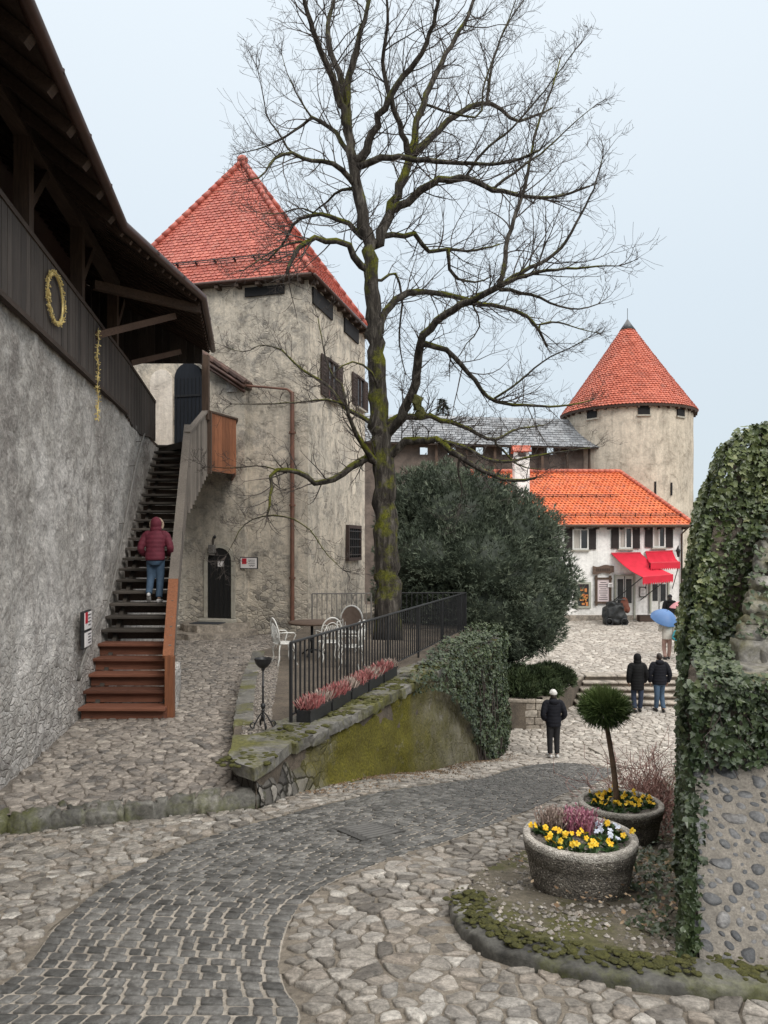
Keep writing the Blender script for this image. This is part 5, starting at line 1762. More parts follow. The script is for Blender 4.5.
def lime_tree():
    rg = random.Random(77)
    root = thing('lime_tree', 'tall bare leafless lime tree with mossy trunk and lower limbs behind the iron fence', 'tree', (PX_(388, TY), TY, PLZ))
    built = []
    twigs = MB_fast()
    for idx, (par, tr, r0, r1, run) in enumerate(LIMBS):
        if par == 'trunk': Y0 = TY
        else:
            # depth of the parent at the nearest traced place
            pp = built[par]
            b = min(pp, key=lambda q: (q[0] - tr[0][0])**2 + (q[1] - tr[0][1])**2)
            Y0 = b[2].y
        if par != 'trunk':
            tr = [(b[0], b[1])] + list(tr) if math.hypot(b[0] - tr[0][0], b[1] - tr[0][1]) > 1 else list(tr)
        n = len(tr)
        acc = [0]
        for i in range(1, n): acc.append(acc[-1] + math.hypot(tr[i][0] - tr[i-1][0], tr[i][1] - tr[i-1][1]))
        raw = []
        for i, (px, py) in enumerate(tr):
            t = acc[i] / acc[-1]
            Y = Y0 + run * t ** 1.2
            if par == 'trunk': Y = Y0 + .25 * math.sin(t * 5)
            raw.append(P(px, py, Y))
        m = max(8, int(acc[-1] / 9))
        pts, L = resample(raw, m)
        rad = []
        for i in range(m):
            t = i / (m - 1)
            rr = r0 + (r1 - r0) * (t ** .8)
            if par == 'trunk':
                z = pts[i].z
                t2 = max(0, min(1, (z - PLZ) / 13.5))
                rr = .262 * (1 - t2) ** .92 + .045
                rr += .10 * max(0, 1 - (z - PLZ) / .9) ** 2
                rr *= 1 + .05 * math.sin(i * 1.7)
            else:
                rr *= 1 + .10 * mnoise.noise((i * .7, idx * 3.1, 0))
            rad.append(rr)
        # knobbly line
        for i in range(1, m - 1):
            k = min(.10, rad[i] * 1.0)
            pts[i] = pts[i] + V3((mnoise.noise((i * .9, idx, 1)), mnoise.noise((i * .9, idx, 5)), mnoise.noise((i * .9, idx, 9)))) * k
        mb = MB()
        mb.rnd = 1.0 if (par == 'trunk' or tr[0][1] > 200) else .45
        mb.tube(pts, rad, 14 if par == 'trunk' else 8)
        if par == 'trunk':
            trunk = mb.build('trunk', MT['bark'], root, True)
        else:
            mb.build('limb', MT['bark'], trunk, True)
        built.append([(CX + F * p.x / p.y, HY - F * p.z / p.y, p) for p in pts])
        # side shoots
        start = .42 if par == 'trunk' else .14
        hi = par == 'trunk'
        side = 1
        dist = 0.0
        nxt = .1
        for i in range(1, m):
            seg = (pts[i] - pts[i-1])
            dist += seg.length
            if dist < L * start: continue
            while dist > nxt:
                nxt += rg.uniform(.08, .235) * (1.5 if hi else 1)
                if nxt < L * start: continue
                t = dist / L
                tan = seg.normalized()
                base = pts[i-1].lerp(pts[i], rg.random())
                ln = rg.uniform(.45, 1.5) * (1.15 if rad[i] > .03 else .85)
                if tr[0][1] > 395: ln *= .62
                if rad[i] < .02: ln *= .75
                if pts[i].x / pts[i].y > .24: ln *= .62
                grow(twigs, base, tan, ln, min(rad[i] * .5, .018), rg, 0, side)
                side = -side
        tip = pts[-1]
        for _ in range(4):
            grow(twigs, tip, (pts[-1] - pts[-3]).normalized(), rg.uniform(.3, .7), .009, rg, 0, rg.choice((-1, 1)), .35)
    o = raw_mesh('crown', twigs.v, twigs.f, MT['twig'], None, True, root)
    for (px, py, r, Y) in ((418, 403, .12, 15.6), (420, 412, .10, 15.6)):
        mb = MB(); mb.rock(P(px, py, Y), (r * 1.5, r * 1.6, r * 2.6), None, .06, 9, .5, .8, 6)
        mb.build('moss_clump', MT['moss'], trunk, True)

def PX_(px, Y): return (px - CX) / F * Y
class MB_fast:
    def __init__(s): s.v = []; s.f = []
    def tube3(s, pts, rad):
        b = len(s.v); n = 3
        t = (pts[-1] - pts[0]).normalized(); sd = t.orthogonal().normalized(); u = t.cross(sd)
        for p, r in zip(pts, rad):
            s.v += [p + sd * r, p - sd * (r * .5) + u * (r * .87), p - sd * (r * .5) - u * (r * .87)]
        for i in range(len(pts) - 1):
            for k in range(3):
                k2 = (k + 1) % 3
                s.f.append((b + i*3 + k, b + i*3 + k2, b + i*3 + 3 + k2, b + i*3 + 3 + k))
def grow(tw, base, tan, ln, r, rg, lvl, side, spread=1.0):
    """a twig that leaves its limb, bends towards the light and forks"""
    perp = V3((rg.gauss(0, 1), rg.gauss(0, 1) * .9, rg.gauss(.25, .8)))
    perp = perp - tan * perp.dot(tan)
    if perp.length < 1e-3: return
    perp.normalize()
    d = (tan * rg.uniform(.5, 1.0) + perp * rg.uniform(.5, 1.0) * spread).normalized()
    n = 6 if lvl == 0 else (5 if lvl == 1 else 4)
    pts = [base]; p = base.copy(); rad = [max(r, .0035)]
    cur = V3((rg.gauss(0, .12), rg.gauss(0, .12), rg.uniform(-.03, .16)))
    for k in range(n):
        d = (d + cur + V3((rg.gauss(0, .13), rg.gauss(0, .13), rg.gauss(0, .1)))).normalized()
        p = p + d * (ln / n)
        pts.append(p.copy()); rad.append(max(.0030, r * (1 - .8 * (k + 1) / n)))
    tw.tube3(pts, rad)
    if lvl < 2:
        cnt = (rg.randint(3, 5) if lvl == 0 else rg.randint(1, 3))
        for c in range(cnt):
            i = rg.randint(1, n - 1)
            t = (pts[i+1] - pts[i]).normalized()
            grow(tw, pts[i].lerp(pts[i+1], rg.random()), t, ln * rg.uniform(.35, .62), rad[i] * .65, rg, lvl + 1, -side)

# ------------------------------------------------------------------ evergreens
def evergreens():
    rg = random.Random(41)
    Y = 24.0
    root = thing('yew_bush', 'large rounded dark grey-green yew bush behind the iron fence', 'bush', P(470, 660, 24.0))
    lob = []
    for px, py, r, dy in ((455, 520, 1.9, 0), (500, 535, 1.9, .2), (420, 500, 1.25, .3), (440, 488, 1.1, .2), (480, 498, 1.25, .1), (520, 535, 1.35, .2), (545, 570, 1.0, .1), (552, 590, .85, 0),
                          (410, 560, 1.2, .4), (430, 590, 1.8, .2), (480, 600, 1.8, -.4), (520, 605, 1.35, -.3), (535, 625, .95, -.4), (510, 640, .85, -.5), (480, 560, 1.6, -.9), (430, 555, 1.3, -.9), (505, 575, 1.2, -.9), (468, 640, 1.2, -.2), (410, 600, 1.1, .5), (403, 520, .9, .5)):
        c = P(px, py, Y + dy); lob.append((c, (r, r * .9, r * .85)))
    lob = [(c_ - V3((0, 0, .12)), tuple(q * .955 for q in r_)) for c_, r_ in lob]
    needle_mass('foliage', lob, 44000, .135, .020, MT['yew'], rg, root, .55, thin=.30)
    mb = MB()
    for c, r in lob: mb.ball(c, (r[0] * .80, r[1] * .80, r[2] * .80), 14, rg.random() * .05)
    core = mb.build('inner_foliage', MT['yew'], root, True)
    mb = MB(); 
    for dx in (-.3, .1, .45): mb.tube([P(478, 690, 24) + V3((dx, 0, -.6)), P(475, 640, 24) + V3((dx * 2.5, 0, 0)), P(470, 560, 24) + V3((dx * 4, .1, 0))], [.14, .11, .05], 8)
    mb.build('trunk', MT['bark'], root, True)
    root = thing('juniper_shrub', 'low spreading dark juniper in the stone bed below the yew', 'shrub', (4.7, 22.9, -4.4))
    lob = []
    for px, py, r, y in ((520, 682, .55, 22.6), (535, 678, .6, 23.0), (550, 674, .55, 23.6), (560, 680, .42, 23.4), (545, 690, .45, 22.4), (522, 692, .5, 22.1), (510, 676, .6, 23.2)):
        lob.append((P(px, py, y), (r, r, r * .42)))
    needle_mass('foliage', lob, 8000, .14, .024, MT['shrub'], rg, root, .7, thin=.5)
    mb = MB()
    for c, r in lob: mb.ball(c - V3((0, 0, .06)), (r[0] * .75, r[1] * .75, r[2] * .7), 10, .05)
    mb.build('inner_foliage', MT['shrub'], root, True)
    # far spruce tip over the slate roof
    root = thing('far_spruce', 'pale pointed spruce top showing above the grey slate roof', 'tree', P(443, 560, 62))
    mb = MB(); mb.tube([P(443, 560, 62), P(443, 470, 62), P(443, 399, 62)], [.25, .15, .03], 8); mb.build('trunk', MT['twig'], root, True)
    v = []; f = []; rr = []
    for k in range(1500):
        h = rg.random(); z = (HY - 399) / F * 62 - h ** 1.0 * 7.5
        r = .15 + 2.6 * h
        a = rg.uniform(0, 6.28); q = rg.random() ** .5
        c = V3((PX_(443, 62) + math.cos(a) * r * q, 62 + math.sin(a) * r * q, z - .3 * q * r + rg.uniform(-.1, .1)))
        dv = V3((math.cos(a), math.sin(a), -.25 + rg.gauss(0, .2))).normalized() * rg.uniform(.2, .45)
        sw = V3((-math.sin(a), math.cos(a), rg.gauss(0, .4))) * .09
        b = len(v); v += [c - sw, c + sw, c + dv]; f.append((b, b+1, b+2)); rr += [rg.random()] * 3
    raw_mesh('crown', v, f, MT['conifer'], rr, False, root)

# ------------------------------------------------------------------ right-hand ivy wall
def ivy_wall():
    rg = random.Random(51)
    root = thing('garden_wall', 'high old stone garden wall on the right, buried under ivy, mossy sloping buttress', 'wall', (2.9, 6.5, -2.7))
    prof_l = [(2.58, -2.9), (2.58, -1.6), (2.60, -.95), (2.66, -.7), (2.70, -.4), (2.74, 0.0), (2.82, .40), (2.99, .80), (3.18, 1.02), (3.5, 1.10), (4.8, 1.14), (4.8, -2.9)]
    def shrink(y):   # the back of the wall runs down the hill along the road
        return 1.0
    Y0, Y1 = 6.6, 10.4
    mb = MB()
    mb.prism([(x + .08, Y0, z - .06) for x, z in prof_l], (.398 * (Y1 - Y0), Y1 - Y0, 0))
    mb.build('wall_body', MT['earth'], root)
    # ledge block in front, ivy hanging over it
    mb = MB()
    blk = [(2.05, 5.15), (4.8, 5.15), (4.8, 6.7), (2.7, 6.7)]
    mb.prism([(x, y, -2.8) for x, y in blk], (0, 0, 1.82))
    mb.build('ledge_core', MT['earth'], root)
    mb = MB()
    xs = [2.4, 2.85, 3.2, 3.75, 4.3, 4.8]
    for i in range(5):
        for j in range(3):
            y0 = 5.22 + j * .46
            x0, x1 = xs[i] + (.13 if j % 2 else 0) + j * .14, xs[i + 1] + (.13 if j % 2 else 0) + j * .14
            mb.rock(((x0 + x1) / 2, y0 + .22, -.985 + j * .02 + rg.uniform(-.01, .01)), (x1 - x0, .46, .10), Matrix.Rotation(rg.uniform(-.08, .08), 3, 'Z') @ Matrix.Rotation(rg.uniform(-.05, .05), 3, 'Y'), .03, 6, rg.random(), .12, 6)
    mb.build('ledge_slabs', MT['ledge'], root, True)
    # mossy sloping buttress
    q = [P(738, 642, 5.95), P(752, 575, 6.25), P(772, 505, 6.65), V3((4.4, 6.75, .42)), V3((4.4, 5.95, -.78))]
    mb = MB()
    nr = 17
    a0, a1, b0, b1 = q[0], q[2], q[4], q[3]
    for j in range(nr):
        l, r = a0.lerp(a1, j / nr), b0.lerp(b1, j / nr); l2, r2 = a0.lerp(a1, (j + 1) / nr), b0.lerp(b1, (j + 1) / nr)
        x = 0.0
        while x < 1:
            w = rg.uniform(.07, .17); x2 = min(1, x + w)
            pl = [l.lerp(r, x + .008), l.lerp(r, x2 - .008), l2.lerp(r2, x2 - .008), l2.lerp(r2, x + .008)]
            o = V3((0, -.02, .02)) * rg.uniform(-.5, 1.6)
            cc = sum(pl, V3()) / 4; ex = (pl[1] - pl[0]); ey_ = (pl[3] - pl[0]); nn_ = ex.cross(ey_).normalized(); exn = ex.normalized()
            Mq = Matrix((exn, nn_.cross(exn), nn_)).transposed()
            mb.rock(cc + o - nn_ * .04, (ex.length + .02, ey_.length + .02, .12), Mq @ Matrix.Rotation(rg.uniform(-.12, .12), 3, 'X'), .02, 8, rg.random(), .16, 3)
            x = x2
    for k in range(9):
        l = a0.lerp(b0, (k + .5) / 9)
        mb.rock(l + V3((.02, .06, -.10)), (.24, .2, .24), None, .03, 7, rg.random(), .12, 4)
    mb.build('buttress_stones', MT['ledge'], root, True)
    mb = MB(); mb.prism([p + V3((.12, .14, -.02)) for p in (a0, b0, b1, a1)], (0, .5, -.45)); mb.build('buttress_core', MT['earth'], root)
    # apron of pebbles set in mortar
    ap = thing('pebble_apron', 'sloping apron of grey stones set in pale mortar below the ivy wall', 'paving', (2.2, 4.5, -2.2))
    A0, A1, A2, A3 = V3((1.66, 3.99, -2.26)), V3((4.6, 3.9, -2.22)), V3((4.6, 5.2, -1.05)), V3((2.12, 5.2, -1.46))
    nu, nv = 40, 24; vs = []; fs = []
    def apt(u, w): return A0.lerp(A1, u).lerp(A3.lerp(A2, u), w)
    nrm = (A1 - A0).cross(A3 - A0).normalized()
    for j in range(nv + 1):
        for i in range(nu + 1):
            p = apt(i / nu, j / nv)
            vs.append(p + nrm * (mnoise.noise(p * 3) * .025))
    for j in range(nv):
        for i in range(nu):
            s = j * (nu + 1) + i; fs.append((s, s + 1, s + nu + 2, s + nu + 1))
    mb = MB(); mb.add(vs, fs)
    # sides down to the ground
    mb.prism([A0 + V3((.02, .02, -.03)), A1 + V3((0, .02, -.03)), A2 + V3((0, 0, -.03)), A3 + V3((.02, 0, -.03))], (0, 0, -1.3))
    mb.mi = 1; pts = []
    tv = (A1 - A0).normalized(); sv = nrm.cross(tv)
    tries = 0
    while len(pts) < 420 and tries < 40000:
        tries += 1
        u, w = (rg.random() * .34 if rg.random() < .75 else rg.random()), rg.uniform(.05, .96)
        p = apt(u, w)
        r = rg.choice((.022, .034, .045, .058, .072, .09)) * rg.uniform(.8, 1.2)
        if any((p - q_).length < (r + r_) * 1.02 for q_, r_ in pts): continue
        pts.append((p, r))
        M = Matrix((tv, sv, nrm)).transposed() @ Matrix.Rotation(rg.uniform(0, 3.1), 3, 'Z')
        k = rg.uniform(.6, .9)
        bm = MB(); bm.ball((0, 0, 0), (r, r * k, r * .42), 14)
        tn = rg.random()
        off = nrm * (mnoise.noise(p * 3) * .025 - r * .14)
        mb.add([M @ (V3(v) * (1 + .55 * mnoise.noise(V3(v) * 13 + p * 9))) + p + off for v in bm.v], bm.f, tn)
    mb.build('stone_surface', [MT['apron'], MT['apronstone']], ap, True, auto=40)
    # ivy
    iv = thing('climbing_ivy', 'thick glossy ivy clothing the high garden wall on the right', 'ivy', (2.5, 6.4, -2.7))
    it = []
    pl = prof_l
    for i in range(1, 10):
        (xa, za), (xb, zb) = pl[i], pl[i + 1]
        nx, nz = -(zb - za), (xb - xa)
        l = math.hypot(nx, nz); nx, nz = nx / l, nz / l
        if i == 1: continue
        q4 = [V3((xa, Y0 - .02, za)), V3((xb, Y0 - .02, zb)), V3((xb + .398 * 3.8, Y1, zb)), V3((xa + .398 * 3.8, Y1, za))]
        it += patch_items(q4, (nx, -.1, nz), 900, .056, .11, rg)
        # near face
        q4 = [V3((xa, Y0, za)), V3((xb, Y0, zb)), V3((4.4, Y0 - .02, zb)), V3((4.4, Y0 - .02, za))]
        it += patch_items(q4, (-.25, -1, .25), 2300, .052, .12, rg)
    lv = leaf_mesh('leaves', it, MT['ivy'], 'ivy', iv, rg)
    it = []
    # hanging over the ledge, shaded front, and the strip down the apron edge
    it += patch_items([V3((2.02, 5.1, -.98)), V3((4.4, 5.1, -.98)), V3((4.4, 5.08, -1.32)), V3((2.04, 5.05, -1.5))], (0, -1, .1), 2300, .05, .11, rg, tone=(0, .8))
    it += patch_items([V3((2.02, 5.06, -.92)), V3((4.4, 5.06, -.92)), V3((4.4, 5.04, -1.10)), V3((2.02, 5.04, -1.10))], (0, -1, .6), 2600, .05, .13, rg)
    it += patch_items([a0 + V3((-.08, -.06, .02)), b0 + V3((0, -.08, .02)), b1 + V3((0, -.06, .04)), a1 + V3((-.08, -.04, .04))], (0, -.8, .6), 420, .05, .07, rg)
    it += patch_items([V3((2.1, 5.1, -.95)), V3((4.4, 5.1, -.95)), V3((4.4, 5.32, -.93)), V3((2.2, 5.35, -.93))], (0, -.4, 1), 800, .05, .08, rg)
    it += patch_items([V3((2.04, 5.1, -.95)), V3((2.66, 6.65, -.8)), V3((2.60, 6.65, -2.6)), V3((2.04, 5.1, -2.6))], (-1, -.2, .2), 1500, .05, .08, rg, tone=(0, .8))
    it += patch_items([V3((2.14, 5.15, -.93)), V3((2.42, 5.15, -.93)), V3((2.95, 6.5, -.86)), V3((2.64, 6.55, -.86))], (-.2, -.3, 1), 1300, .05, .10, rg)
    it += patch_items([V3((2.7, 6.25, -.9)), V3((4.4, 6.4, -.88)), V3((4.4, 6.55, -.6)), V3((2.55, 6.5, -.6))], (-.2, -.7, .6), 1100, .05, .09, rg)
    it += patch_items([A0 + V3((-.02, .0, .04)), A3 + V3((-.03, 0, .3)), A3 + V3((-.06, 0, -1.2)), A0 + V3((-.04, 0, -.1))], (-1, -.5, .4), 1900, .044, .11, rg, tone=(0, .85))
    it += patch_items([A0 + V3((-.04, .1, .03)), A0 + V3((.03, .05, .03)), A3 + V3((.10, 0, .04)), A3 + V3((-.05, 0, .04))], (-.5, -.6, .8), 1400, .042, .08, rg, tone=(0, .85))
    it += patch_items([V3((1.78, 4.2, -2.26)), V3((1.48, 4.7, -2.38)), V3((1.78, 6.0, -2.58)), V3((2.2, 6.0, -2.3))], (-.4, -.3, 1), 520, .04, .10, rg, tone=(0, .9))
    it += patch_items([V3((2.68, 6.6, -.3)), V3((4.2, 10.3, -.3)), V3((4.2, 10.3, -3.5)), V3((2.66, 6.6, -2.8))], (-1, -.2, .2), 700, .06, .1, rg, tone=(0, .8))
    leaf_mesh('shaded_leaves', it, MT['ivy_dark'], 'ivy', iv, rg)  # shade on this ivy is put into the darker leaf colour
    mb = MB()
    for k in range(36):
        u = rg.random()
        p = V3((2.05 + 2.3 * u, 5.04, -1.0 - .25 * rg.random())); pts = [p]
        for s in range(4):
            p = p + V3((rg.uniform(-.09, .09), rg.uniform(-.03, .02), -rg.uniform(.05, .14))); pts.append(p)
        mb.tube(pts, [.004, .004, .0035, .003, .002], 4)
    for k in range(0):
        w = rg.random(); p = A0.lerp(A3, w) + V3((-.08, -.03, -.35)); pts = [p]
        for s in range(5):
            p = p + V3((rg.uniform(-.05, .05), rg.uniform(-.02, .05), rg.uniform(.04, .12))); pts.append(p)
        mb.tube(pts, .006, 4)
    mb.build('stems', MT['twig'], iv)
    # moss on the apron edge
    it = []
    # twiggy russet shrub along the wall foot
    sh = thing('russet_shrub', 'bare russet twiggy shrub at the wall foot behind the planters', 'shrub', (2.75, 8.6, -3.3))
    tw = MB_fast(); tones = []
    for k in range(80):
        b = V3((2.72 + rg.gauss(0, .16), 8.0 + rg.uniform(-.5, 1.6), 0)); b.x += (b.y - 8) * .36
        b.z = G(b.x, b.y)
        grow(tw, b, V3((rg.gauss(0, .3) - .1, rg.gauss(0, .3), 1)).normalized(), rg.uniform(.35, .7), .006, rg, 0, 1, .6)
    raw_mesh('twigs', tw.v, tw.f, MT['russet'], [rg.random() for _ in tw.v], False, sh)
    it = []
    for k in range(900):
        p = V3((2.75 + rg.gauss(0, .22), 8.0 + rg.uniform(-.8, 1.8), 0)); p.x += (p.y - 8) * .36
        p.z = G(p.x, p.y) + rg.random() ** 2 * .35 + .03
        it.append((p, (rg.gauss(0, 1), rg.gauss(0, 1), 1), rg.uniform(.02, .05), rg.random()))
    leaf_mesh('dry_leaves', it, MT['russet'], 'q', sh, rg)
    # fallen leaves
    it = []
    for k in range(900):
        p = V3((rg.uniform(1.0, 2.4), rg.uniform(4.3, 7.5), 0))
        if not inpoly(p.x, p.y, BED) or rg.random() > .25 + .75 * (p.x - .8) / 1.4: continue
        p.z = G(p.x, p.y) + .105 * (1 - sstep(4.8, 7, p.y)) + .03
        it.append((p, (rg.gauss(0, .4), rg.gauss(0, .4), 1), rg.uniform(.015, .05), rg.random()))
    for k in range(3200):
        t = rg.random(); i = int(t * 40); a = WALLTOP[2].lerp(WALLTOP[7], t)
        a = a + V3((1, -.35, 0)) * (abs(rg.gauss(0, .28)) + .14); a.z = G(a.x, a.y) + .035
        if mnoise.noise((a.x * 1.6, a.y * 1.6, 4)) < -.25: continue
        it.append((a, (rg.gauss(0, .4), rg.gauss(0, .4), 1), rg.uniform(.015, .045), rg.random() * .8))
    tag(leaf_mesh('leaf_litter', it, MT['litter'], 'q', None, rg), kind='stuff')
# ------------------------------------------------------------------ planters
def blades(v, f, rr, p, dirv, L, w, tn, rg):
    sw = dirv.cross(V3((rg.gauss(0, 1), rg.gauss(0, 1), rg.gauss(0, 1)))).normalized() * w
    b = len(v)
    v += [p - sw * .7, p + sw * .7, p + dirv * L * .6 + sw, p + dirv * L, p + dirv * L * .6 - sw]
    f.append((b, b+1, b+2, b+3, b+4)); rr += [tn] * 5

def planters():
    rg = random.Random(61)
    c1 = V3((1.39, 5.4, 0)); c1.z = -2.478
    c2 = V3((2.31, 7.42, 0)); c2.z = -2.885
    spots = [(c1, 'large round pebble-concrete planter in front, with a pink heather among pansies', .40, .43), (c2, 'round pebble-concrete planter behind, holding the standard pine', .405, .385)]
    for i, (c, lab, rad, h) in enumerate(spots):
        p = thing('round_planter', lab, 'planter', c, 0, 'concrete planters')
        mb = MB()
        pr = [(.0, 0), (rad * .74, 0), (rad * .78, .015), (rad * .86, h * .30), (rad * .91, h * .58), (rad * .925, h * .66), (rad * .95, h * .68), (rad * .985, h * .86), (rad * .99, h * .92)]
        mb.lathe(pr, c, 72, None, .0035)
        mb.build('bowl', MT['concrete'], p, True, auto=50)
        mb = MB()
        pr = [(rad * .985, h * .88), (rad * 1.0, h * .93), (rad * .995, h * .98), (rad * .97, h * 1.0), (rad * .88, h * 1.0), (rad * .86, h * .97), (rad * .855, h * .8)]
        mb.lathe(pr, c, 72, None, .003)
        mb.build('rim', MT['rim'], p, True, auto=60)
        mb = MB(); mb.lathe([(rad * .86, h * .86), (rad * .5, h * .90), (.0, h * .92)], c, 32); mb.build('soil', MT['earth'], p, True)
        # pansies
        zt = c.z + h * .9
        k = 0; pos = []
        tries = 0
        while len(pos) < 30 and tries < 3000:
            tries += 1
            a = rg.uniform(0, 6.283); r = rad * .72 * math.sqrt(rg.random())
            q = c + V3((math.cos(a) * r, math.sin(a) * r, 0)); q.z = zt + .005
            if i == 0 and (q - (c + V3((-.03, .10, 0)))).xy.length < .14: continue
            if any((q - o).length < .095 for o in pos): continue
            pos.append(q)
        for q in pos:
            v = []; f = []; rr = []
            for _ in range(34):
                d = V3((rg.gauss(0, 1), rg.gauss(0, 1), abs(rg.gauss(.5, .5)))).normalized()
                s = q + V3((rg.gauss(0, .022), rg.gauss(0, .022), rg.uniform(0, .03)))
                blades(v, f, rr, s, d, rg.uniform(.03, .055), .011, rg.random(), rg)
            pan = raw_mesh('pansy', v, f, MT['pansyleaf'], rr, False)
            where = 'front planter beside the pink heather' if i == 0 else 'rear planter round the standard pine'
            lil = i == 0 and q.x > c.x + .12 and q.y > c.y - .15 and rg.random() < .5
            tag(pan, ('lilac-white pansy plant in the ' if lil else 'yellow pansy plant in the ') + where, 'pansy', ('lilac pansies in the ' if lil else 'yellow pansies in the ') + ('front' if i == 0 else 'rear') + ' planter')
            for b_ in range(rg.choice((2, 2, 3, 4))):
                fc = q + V3((rg.gauss(0, .03), rg.gauss(0, .03), rg.uniform(.045, .085)))
                n = V3((rg.gauss(0, .5), rg.gauss(-.5, .5), rg.uniform(.3, .9))).normalized()
                t = n.orthogonal().normalized(); u = n.cross(t)
                v = []; f = []; rr = []
                for k5 in range(5):
                    a = 2 * math.pi * k5 / 5
                    o = t * math.cos(a) + u * math.sin(a); sd = n.cross(o)
                    R_ = rg.uniform(.015, .022)
                    b = len(v)
                    v += [fc, fc + (o * .5 + sd * .42) * R_ + n * .003, fc + (o * 1.05 + sd * .38) * R_, fc + (o * 1.2) * R_ + n * .002, fc + (o * 1.05 - sd * .38) * R_, fc + (o * .5 - sd * .42) * R_ + n * .003]
                    f.append((b, b+1, b+2, b+3, b+4, b+5)); rr += [rg.uniform(.0, .3)] + [rg.random()] * 5
                raw_mesh('blossom', v, f, MT['petal_l' if lil else 'petal_y'], rr, False, pan)
        if i == 0:
            hc = c + V3((-.03, .10, h * .92))
            for hx, hy, mt, lab2, nb in ((.05, .0, 'heather', 'bushy pink heather in the middle of the front planter', 330), (-.13, .03, 'heather_w', 'faded buff heather beside the pink one in the front planter', 200)):
                v = []; f = []; rr = []
                for _ in range(nb):
                    a = rg.uniform(0, 6.283); r = rg.random() ** .6
                    d = V3((math.cos(a) * r * .7, math.sin(a) * r * .7, 1)).normalized()
                    p0 = hc + V3((hx + rg.gauss(0, .045), hy + rg.gauss(0, .04), 0))
                    L = rg.uniform(.10, .19); tn = rg.random()
                    blades(v, f, rr, p0, d, L, .004, .5 * tn, rg)
                    for s in (.45, .62, .78, .92): blades(v, f, rr, p0 + d * L * s, (d + V3((rg.gauss(0, .5), rg.gauss(0, .5), .2))).normalized(), .022, .005, tn * .5 + .5 * s * rg.random(), rg)
                tag(raw_mesh('heather_plant', v, f, MT[mt], rr, False), lab2, 'heather')
        else:
            tp = thing('standard_pine', 'small pine trained as a round ball on a bare stem in the rear planter', 'topiary', c + V3((0, 0, h * .9)))
            Yb = 7.42
            a = c + V3((-.03, 0, h * .88)); top = P(606, 722, Yb)
            pts, _ = resample([a, a.lerp(top, .5) + V3((.012, 0, 0)), top], 10)
            mb = MB(); mb.rnd = .3; mb.tube(pts, [.030 - .0008 * k for k in range(10)], 9); mb.build('stem', simple('pine_stem', (.20, .13, .085), (.09, .06, .045), 14, .85, .6, .008), tp, True)
            bc = P(604.5, 708, Yb)
            v = []; f = []; rr = []
            for _ in range(5200):
                d = V3((rg.gauss(0, 1), rg.gauss(0, 1), rg.gauss(0, .85) + .1)).normalized()
                k = (1 + .12 * mnoise.noise(d * 2.5)) * (1 - .35 * rg.random() ** 2)
                s = bc + V3((d.x * .185, d.y * .185, d.z * .145)) * k
                dr = (d + V3((rg.gauss(0, .4), rg.gauss(0, .4), rg.gauss(.25, .4)))).normalized()
                blades(v, f, rr, s, dr, rg.uniform(.06, .125), .0035, min(1, max(0, .3 + .45 * rg.random() + .3 * d.z)), rg)
            raw_mesh('needles', v, f, MT['pine'], rr, False, tp)
            mb = MB(); mb.rnd = .0; mb.ball(bc, (.10, .10, .08), 14); mb.build('inner_needles', MT['pine'], tp, True)

# ------------------------------------------------------------------ terrace furniture
def brazier():
    p = gp(263, 729, lambda x, y: PLZ + .03)
    s = thing('torch_stand', 'black wrought-iron torch stand with a bowl top on the terrace wall end', 'torch stand', p)
    h = .92
    mb = MB(); mb.lathe([(.0, h - .135), (.03, h - .13), (.06, h - .115), (.095, h - .07), (.112, h - .02), (.118, h), (.108, h), (.085, h - .05), (.0, h - .075)], p, 20); mb.build('bowl', MT['iron'], s, True, auto=40)
    mb = MB()
    mb.tube([p + V3((0, 0, .10)), p + V3((0, 0, h - .12))], .013, 8)
    for z, r in ((.16, .03), (.24, .024), (.30, .034), (.55, .02), (h - .14, .026)): mb.ball(p + V3((0, 0, z)), (r, r, r * 1.2), 10)
    mb.build('stem', MT['iron'], s, True)
    for k in range(4):
        a = k * math.pi / 2 + .4
        d = V3((math.cos(a), math.sin(a), 0))
        mb = MB()
        pts = [p + V3((0, 0, .22))]
        for t in range(1, 17):
            u = t / 16
            if u < .5: q = p + d * (.13 * u * 2) + V3((0, 0, .22 - .20 * (u * 2) ** 1.5))
            else:
                b = (u - .5) * 2 * 4.6
                r = .045 * (1 - .5 * (u - .5) * 2)
                q = p + d * (.13 + r * math.sin(b)) + V3((0, 0, .02 + .045 - r * math.cos(b)))
            pts.append(q)
        mb.tube(pts, .009, 6); mb.build('scroll_foot', MT['iron'], s, True)

